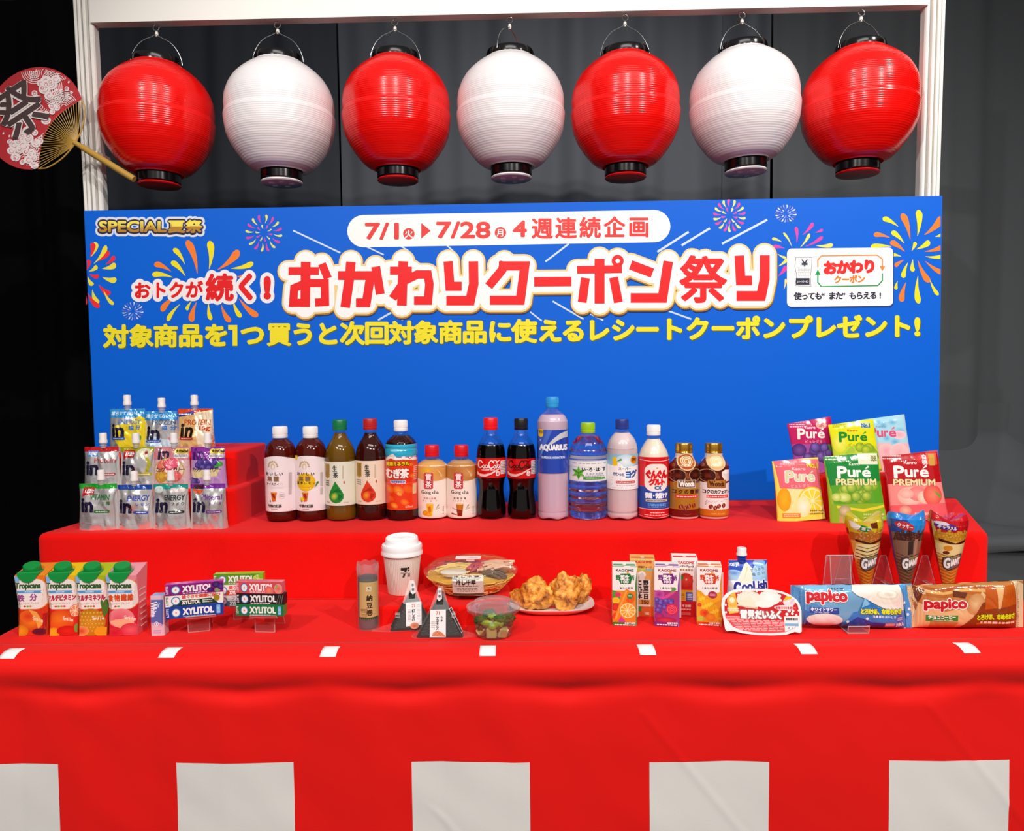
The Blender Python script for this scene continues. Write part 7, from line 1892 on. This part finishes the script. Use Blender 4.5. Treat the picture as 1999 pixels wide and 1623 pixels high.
def pillow(corners, yb, name, label, body, draw, frame, seed, th=.032, rz=0, back=.02, seal=(.05, .05), sealc=None):
    (xl, ytl, ybl), (xr, ytr, ybr) = corners; xc = (xl + xr) / 2
    I = Item(xc, yb, TZ, name, label, 'ice cream pouch', 'long pillow pouches of tube ice cream', back=back, rz=rz)
    a = Art(*frame); draw(a)
    def edge(x):      # top and bottom of the pack at photo x
        f = (x - xl) / (xr - xl); return ytl + (ytr - ytl) * f, ybl + (ybr - ybl) * f
    rnd_ = random.Random(seed)
    def fy(px, py):
        f = (px - xl) / (xr - xl); f = max(0, min(1, f)); t_, b__ = edge(px); v = max(0, min(1, (py - t_) / (b__ - t_)))
        s0 = min(1, max(0, (f - seal[0]) / .16)); s1 = min(1, max(0, (1 - seal[1] - f) / .16)); s_ = math.sin(PI / 2 * min(s0, s1))
        d = th / 2 * s_ ** .7 * max(0, 1 - (2 * v - 1) ** 4) ** .6
        x, z = I.L(px, py); d += wrinkle(x, z, 26, .004, seed) * s_ * max(0, 1 - (2 * v - 1) ** 6) + .0012 * math.sin(px * 1.1) * (1 - s_) * .5
        return d
    g = G(); NX, NZ = 56, 18
    def P_(u, v, sg):
        px = xl + (xr - xl) * u; t_, b__ = edge(px); wob = 1.6 * noise.noise(Vector((u * 9, v, seed))); py = t_ + (b__ - t_) * v + wob * (1 - 2 * v) * -1
        x, z = I.L(px, py); return (x, -sg * (fy(px, py) + .0004), max(0.0006, z))
    g.grid(NX, NZ, lambda u, v: P_(u, 1 - v, 1)); g.grid(NX, NZ, lambda u, v: P_(1 - u, 1 - v, -1))
    g.build('wrapper', body, I.e, angle=80)
    def af(px, py, hh):
        px = max(xl, min(xr, px)); t_, b__ = edge(px); py = max(t_, min(b__, py)); x, z = I.L(px, py); return (x, -(fy(px, py) + .0016) - hh, max(.0007, z))
    g = G(); a.emit(g, af, 2.4, 5e-5); g.build('printed_front', PR(.14, coat=.6), I.e, angle=80)
    return I


def white_p(a):
    a.clip = (1556, 1147, 1787, 1236)
    a.rect(1000, 640, 2000, 1240, '#f4f2f0') ; a.frame(*OC)
    a.rect(1000, 600, 1200, 1240, '#7ab4dc'); a.poly([(1000, 620), (1100, 680), (1200, 720), (1180, 800), (1180, 1200), (1000, 1240)], '#4f8cc4'); a.poly([(1160, 640), (1480, 650), (1440, 760), (1220, 730)], '#7fbde6'); a.ell(1260, 800, 60, 60, '#8ac4ea', '#f4f2f0')
    a.poly([(1190, 900), (1300, 870), (1400, 920), (1290, 1000), (1200, 980)], '#5a9ad6'); a.poly([(1180, 960), (1290, 1000), (1220, 1110), (1180, 1130)], '#3a7ac0')
    a.text('papico', 1195, 690, 1705, 880, '#d32a34', 1.9, rise=-.01, out=1.6, oc='#fbf8f8'); a.text('パピコ', 1480, 672, 1670, 702, '#5a4a4a', .1)
    a.rect(1230, 915, 1590, 990, '#3a4ea8'); a.row('ホワイトサワー', 1265, 940, 1545, 940, 50, '#f4f4fa', .4, w=46); a.text('White Sour', 1280, 966, 1470, 985, '#d8dcf4', .1)
    a.poly([(1200, 1100), (1500, 1180), (1680, 1100), (1700, 1240), (1180, 1240)], '#1c3c9a'); a.ell(1420, 1080, 220, 90, '#f0e6e2'); a.poly([(1640, 1130), (1760, 1020), (1999, 960), (1999, 1240), (1640, 1240)], '#2a74c4')
    a.frame(*OP2); a.poly([(180, 355), (700, 350), (705, 640), (560, 640), (420, 580), (280, 500), (200, 470), (140, 420)], '#f4efe4'); a.ell(520, 470, 180, 90, '#f8f2e4', '#efe8d8'); a.ell(520, 460, 120, 50, '#e6dcc8'); a.ell(520, 456, 96, 38, '#f6f0e2'); a.ell(530, 455, 50, 18, '#e6dcc8')
    a.poly([(270, 490), (420, 600), (560, 640), (700, 660), (790, 860), (60, 790), (150, 650), (210, 640)], '#2f80cc'); a.poly([(60, 790), (200, 700), (350, 760), (520, 770), (760, 860), (60, 860)], '#1c3f9c'); a.poly([(270, 490), (330, 560), (240, 600)], '#8ad0f4')
    a.row('とろける、なめらかさ', 250, 638, 648, 640, 62, '#e8ee1e', .9, out=.7, oc='#1c3f7c', w=54); a.row('乳酸菌のおいしさ', 370, 692, 590, 700, 26, '#f0f4fa', .2); a.ell(655, 725, 48, 46, '#2a5cb4'); a.lines(620, 705, 690, 745, 3, '#e8f0fa')
    a.rect(492, 770, 598, 810, '#e88a9a'); a.lines(500, 780, 590, 800, 1, '#ffffff'); a.text('2本入', 612, 770, 722, 818, '#f8f8fc', .7)
    a.poly([(668, 350), (745, 345), (800, 600), (845, 870), (770, 865), (720, 600)], '#4a9ade'); a.line([(680, 350), (735, 620), (800, 865)], 6, '#2f78bc')
    for x, y in ((730, 360), (715, 560), (790, 640), (830, 855), (300, 720), (90, 750), (330, 815), (775, 700), (740, 850)): a.ell(x, y, 16, 16, '#f0f4f8')


def brown_p(a):
    a.clip = (1784, 1140, 2030, 1236)
    a.rect(760, 300, 2200, 900, '#c07a3a'); a.poly([(760, 370), (850, 380), (900, 600), (930, 700), (850, 860), (800, 800)], '#e6d0a4'); a.poly([(850, 380), (960, 420), (900, 560), (880, 520)], '#6a3018'); a.poly([(840, 500), (930, 640), (980, 700), (900, 720)], '#b06428')
    for y, c_ in ((400, '#a85420'), (430, '#e0a860'), (460, '#b8642a')): a.line([(960, y), (1150, y + 20), (1400, y - 20), (1900, y + 10)], 26, c_)
    a.poly([(900, 560), (1150, 640), (1420, 600), (1560, 430), (1600, 470), (1450, 700), (1300, 850), (850, 850)], '#e4bc84'); a.poly([(1000, 740), (1300, 760), (1250, 850), (1000, 850)], '#c88a4a'); a.ell(1480, 560, 90, 120, '#e8c08a', '#c88a50', rot=30)
    a.poly([(1250, 420), (1400, 440), (1370, 500), (1240, 480)], '#6a3218'); a.poly([(1560, 540), (1999, 520), (1999, 860), (1300, 860), (1460, 700)], '#8a421a'); a.poly([(1600, 380), (1999, 360), (1999, 560), (1580, 620)], '#c05a18'); a.poly([(1710, 370), (1790, 370), (1740, 610), (1715, 610)], '#e6b87a'); a.line([(1500, 780), (1999, 760)], 20, '#c8641c')
    a.text('papico', 945, 500, 1385, 640, '#cc2028', 1.9, out=1.7, oc='#fbf6f0'); a.rect(960, 682, 1290, 750, '#2a8a34'); a.row('チョココーヒー', 1000, 702, 1245, 700, 44, '#f4f6ec', .4, w=42); a.text('Chocolate & Coffee', 1020, 728, 1240, 744, '#e0f0d8', .1); a.row('パピコ', 900, 420, 950, 450, 34, '#fbf0e0', .2)
    a.row('とろける、なめらかさ', 1515, 706, 1890, 690, 66, '#d8e01e', .9, out=.7, oc='#4a2a10', w=52); a.lines(1540, 745, 1910, 785, 1, '#f0e0c8', .6)
    a.poly([(1925, 330), (1999, 340), (2100, 400), (2100, 850), (1960, 850), (1940, 600)], '#dcc49a')


pillow(((1554, 1149, 1226), (1788, 1146, 1235)), 1234, 'ice_pouch', 'long white and blue pillow pouch of tube ice cream', M('#7ab4dc', .15, .1, coat=.5), white_p, OP2, 41, rz=0, seal=(.06, .05))
pillow(((1783, 1150, 1232), (2008, 1139, 1232)), 1233, 'ice_pouch', 'long brown pillow pouch of tube ice cream at the right edge', M('#d8bc8c', .15, .1, coat=.5), brown_p, OP2, 43, rz=0, seal=(.06, .05))
# low stand lip in front of the white pack and upright easel behind
I = Item(1669, 1233, TZ, 'acrylic_stand', 'clear acrylic stand holding up the white pillow pouch', 'stand', 'clear acrylic display stands')
g = G(); ge = G(); plate(g, ge, -.018, .018, (-.010, .001), (.05, .001)); plate(g, ge, -.018, .018, (-.012, .001), (-.014, .014)); plate(g, ge, -.018, .018, (.05, .001), (.068, .118)); plate(g, ge, -.024, .024, (.095, .001), (.070, .118))
g.build('plate', ACR, I.e, smooth=False); ge.build('whitened_edge', ACE, I.e, smooth=False)
# ---- cones in wrappers with clear holders
OG = (1540, 960, 4.355)


def cone(xt, yt, xb, yb, wpx, label, draw, rimc, side, seed, ycut, lb):
    Y = on(1790, 1185, TZ).y
    p = at((xt + xb) / 2, yt, Y); tip = at(xb, 1168, Y); zt = at(xt, yt + 22, Y).z
    e = tag(empty('ice_cream_cone', (tip.x, Y, tip.z)), label, 'ice cream cone', 'wrapped ice cream cones in clear holders')
    k = depth(tip) / F; top = Vector((at(xt, yt + 22, Y).x - tip.x, 0, zt - tip.z)); H = top.z; lean = top.x / H; R = wpx / 2 * k
    def rad(z): return .0025 + (R - .0025) * max(0, min(1.3, z / H)) ** .92
    # wrapper: cone with a crumpled, V-notched crown
    g = G(); N, Kz = 72, 30
    def crown(a_): return .016 + .006 * math.cos(2 * a_ + .3) + .004 * math.sin(3 * a_ + seed) - .010 * max(0, math.cos(a_ + PI / 2)) ** 6
    rn = []
    for j in range(Kz + 1):
        v = j / Kz; ring = []
        for q in range(N):
            a_ = 2 * PI * q / N
            if v < .8: z = H * v / .8; r_ = rad(z)
            else: f = (v - .8) / .2; z = H + crown(a_) * f; r_ = R * (1 + .06 * f - .3 * f * f * (.4 + .6 * abs(math.sin(a_)))) + .0015 * math.sin(q * .9 + seed) * f
            rr_ = r_ + .0009 * noise.noise(Vector((math.cos(a_) * 2, math.sin(a_) * 2, z * 40 + seed)))
            ring.append((rr_ * math.cos(a_) + lean * z, rr_ * .9 * math.sin(a_), z))
        rn.append(g.add(ring))
    for j in range(Kz):
        for q in range(N):
            a_ = 2 * PI * (q + .5) / N; back_ = math.cos(a_) < -.72 or math.sin(a_) > .3
            col = lin(rimc) if j >= int(Kz * .8) - 1 else (lin(side[(j // 3) % len(side)]) if back_ else lin(side[0]))
            g.face((rn[j] + q, rn[j] + (q + 1) % N, rn[j + 1] + (q + 1) % N, rn[j + 1] + q), col)
    n0 = g.add([(lean * H, 0, H + .004)])
    for q in range(N): g.face((rn[-1] + q, rn[-1] + (q + 1) % N, n0), lin(rimc))
    g.build('wrapper', PR(.14, coat=.6), e, angle=40)
    a = Art(*OG); a.clip = (xt - wpx / 2 - 2, yt + 8, xt + wpx / 2 + 4, 1166); draw(a); g = G()
    def af(px, py, hh):
        q = at(px, py, Y); x = q.x - tip.x; z = q.z - tip.z; z = max(.001, min(H + .010, z)); xr_ = x - lean * z; r_ = rad(min(z, H)) + .0012 + hh
        if z > H: r_ = R * 1.03 + hh
        xr_ = max(-.97 * r_, min(.97 * r_, xr_)); return (xr_ + lean * z, -.9 * math.sqrt(r_ * r_ - xr_ * xr_), z)
    a.emit(g, af, 1.8, 5e-5); g.build('printed_front', PR(.16, coat=.6), e, angle=60)
    # holder: tall narrow clear wedge with a ring
    s = tag(empty('acrylic_stand', (tip.x - .012, Y + .036, TZ)), lb, 'stand', 'clear acrylic display stands')
    g = G(); ge = G(); zt_ = at(xb - 16, 1094, Y).z - TZ; xs0 = -.014
    def wedge(y_, w0, w1):
        P = [(xs0 - w0, y_, .001), (xs0 + w0, y_, .001), (xs0 + w1, y_ , zt_), (xs0 - w1, y_, zt_)]; P2 = [(x, y + .002, z) for x, y, z in P]; i = g.add(P + P2)
        for f in ((0, 1, 2, 3), (7, 6, 5, 4), (0, 4, 5, 1), (3, 2, 6, 7), (0, 3, 7, 4), (1, 5, 6, 2)): g.face([i + q for q in f])
        for q in range(4): ge.tube([P[q], P[(q + 1) % 4]], .0006, 4)
    wedge(.0, .030, .0055)
    g.lathe([(.013, zt_ * .42), (.0145, zt_ * .42), (.0145, zt_ * .42 + .003), (.013, zt_ * .42 + .003), (.013, zt_ * .42)], 28, cen=(.014, -.036)) ; plate(g, ge, xs0 - .004, xs0 + .004, (-.022, zt_ * .42 + .0015), (.0, zt_ * .42 + .0015))
    g.build('plate', ACR, s, smooth=False); ge.build('whitened_edge', ACE, s, smooth=False)


def waffle(a, x0, x1, y0, y1, col, dk):
    a.rect(x0, y0, x1, y1, col)
    n = 7; w = x1 - x0
    for i in range(-2, 10): a.line([(x0, y0 + i * 26), (x0 + w / 2, y0 + i * 26 + 40), (x1, y0 + i * 26)], 5, dk)


def giant(a, cx, cy, sc=1):
    P = lambda pts: [(cx + x, cy + y) for x, y in pts]
    a.poly(P([(-75, -30), (-20, -48), (70, -75), (78, -40), (66, 40), (-30, 82), (-62, 62), (-76, 20)]), '#3a3230'); a.poly(P([(-68, -26), (-18, -42), (64, -66), (70, -38), (60, 34), (-28, 74), (-56, 56), (-69, 18)]), '#6a6462')
    a.text('G', cx - 66, cy - 32, cx - 22, cy + 62, '#fbfaf6', 1.1); a.text('IANT', cx - 18, cy - 30, cx + 66, cy + 30, '#fbfaf6', .95, rise=.30); a.text('CONE', cx - 20, cy - 50, cx + 50, cy - 34, '#b8a82a', .2, rise=.3)


def nuts(a, cx, cy, w, h, c0, c1, seed, n=46):
    rnd_ = random.Random(seed)
    for i in range(n): a.ell(cx + rnd_.uniform(-1, 1) * w, cy + rnd_.uniform(-1, 1) * h, 15, 11, c0, c1, rot=rnd_.uniform(0, 180), n=9)


def g1(a):
    a.rect(470, 180, 800, 1000, '#e8b04a'); a.poly([(480, 200), (620, 260), (800, 200), (800, 330), (480, 330)], '#d8c21e'); a.ell(575, 290, 70, 26, '#1f7a3a', rot=12); a.text('チョコ', 515, 272, 640, 305, '#f6f4ea', .4, rise=-.1); a.poly([(485, 225), (560, 270), (540, 310), (500, 290)], '#f0e8d8'); a.poly([(630, 245), (690, 235), (700, 290), (640, 285)], '#6a2c14')
    a.rect(500, 330, 800, 400, '#b86a24'); nuts(a, 640, 350, 110, 40, '#e8a04a', '#a85a1e', 1); a.poly([(530, 385), (640, 410), (750, 375), (745, 400), (640, 430), (535, 405)], '#4a1a10')
    a.rect(540, 425, 760, 560, '#f0dc9a'); [a.line([(545, 445 + i * 30), (620, 462 + i * 30), (740, 430 + i * 30)], 9 if i % 2 else 5, '#4a2414') for i in range(4)]; waffle(a, 560, 740, 560, 900, '#d8842a', '#a8561a'); giant(a, 652, 580)


def g2(a):
    a.rect(830, 150, 1140, 1000, '#8a6a58'); a.poly([(840, 150), (1140, 150), (1120, 330), (850, 330)], '#1f8ee0'); a.poly([(840, 150), (880, 160), (960, 240), (920, 320), (850, 330)], '#2050a8'); a.ell(930, 270, 72, 34, '#c8323a', rot=18); a.text('クッキー', 875, 252, 985, 290, '#fbeeee', .4, rise=-.2)
    a.rect(870, 330, 1120, 400, '#4a2a24'); nuts(a, 990, 350, 110, 36, '#7a4a3c', '#3a1c18', 2); a.rect(880, 395, 1110, 540, '#8a6652'); a.poly([(960, 400), (1000, 395), (1005, 510), (965, 520)], '#2e2a2c'); a.poly([(1010, 380), (1040, 380), (1036, 540), (1010, 540)], '#a88470'); waffle(a, 890, 1090, 560, 900, '#7a5a40', '#54382a'); giant(a, 997, 580)


def g3(a):
    a.rect(1180, 150, 1510, 1000, '#e8c86a'); a.poly([(1185, 180), (1510, 160), (1480, 330), (1220, 330)], '#c8161e'); a.ell(1280, 278, 80, 30, '#5a2a8a', rot=10); a.text('キャラメル', 1218, 268, 1350, 300, '#f6f0fa', .4, rise=-.1); a.ell(1245, 250, 46, 16, '#f0e4f0', rot=10)
    a.rect(1215, 325, 1470, 400, '#c8902a'); nuts(a, 1340, 345, 115, 38, '#f2c04a', '#c0841e', 3); a.poly([(1235, 380), (1350, 415), (1460, 385), (1450, 410), (1350, 432), (1240, 405)], '#4a1810'); a.rect(1230, 425, 1450, 520, '#f2de9a'); a.ell(1300, 460, 32, 24, '#e0902a'); a.ell(1290, 500, 22, 16, '#6a2c14'); waffle(a, 1240, 1440, 560, 900, '#e08a34', '#b0601e'); giant(a, 1347, 575)


cone(1686, 1002, 1690, 1160, 68, 'wrapped ice cream cone with yellow-green crumpled top, left of three', g1, '#c8b41e', ('#e0862a', '#8a2a10', '#e0701a'), 1, 0, 'clear wedge holder behind the yellow-topped cone')
cone(1768, 998, 1767, 1160, 68, 'wrapped ice cream cone with bright blue crumpled top, middle of three', g2, '#2a86d8', ('#1f4a9c', '#1f4a9c', '#2454a8'), 3, 0, 'clear wedge holder behind the blue-topped cone')
cone(1850, 1000, 1850, 1160, 70, 'wrapped ice cream cone with red crumpled top, right of three', g3, '#cc1a20', ('#c01a1c', '#a81418', '#c01a1c'), 5, 0, 'clear wedge holder behind the red-topped cone')
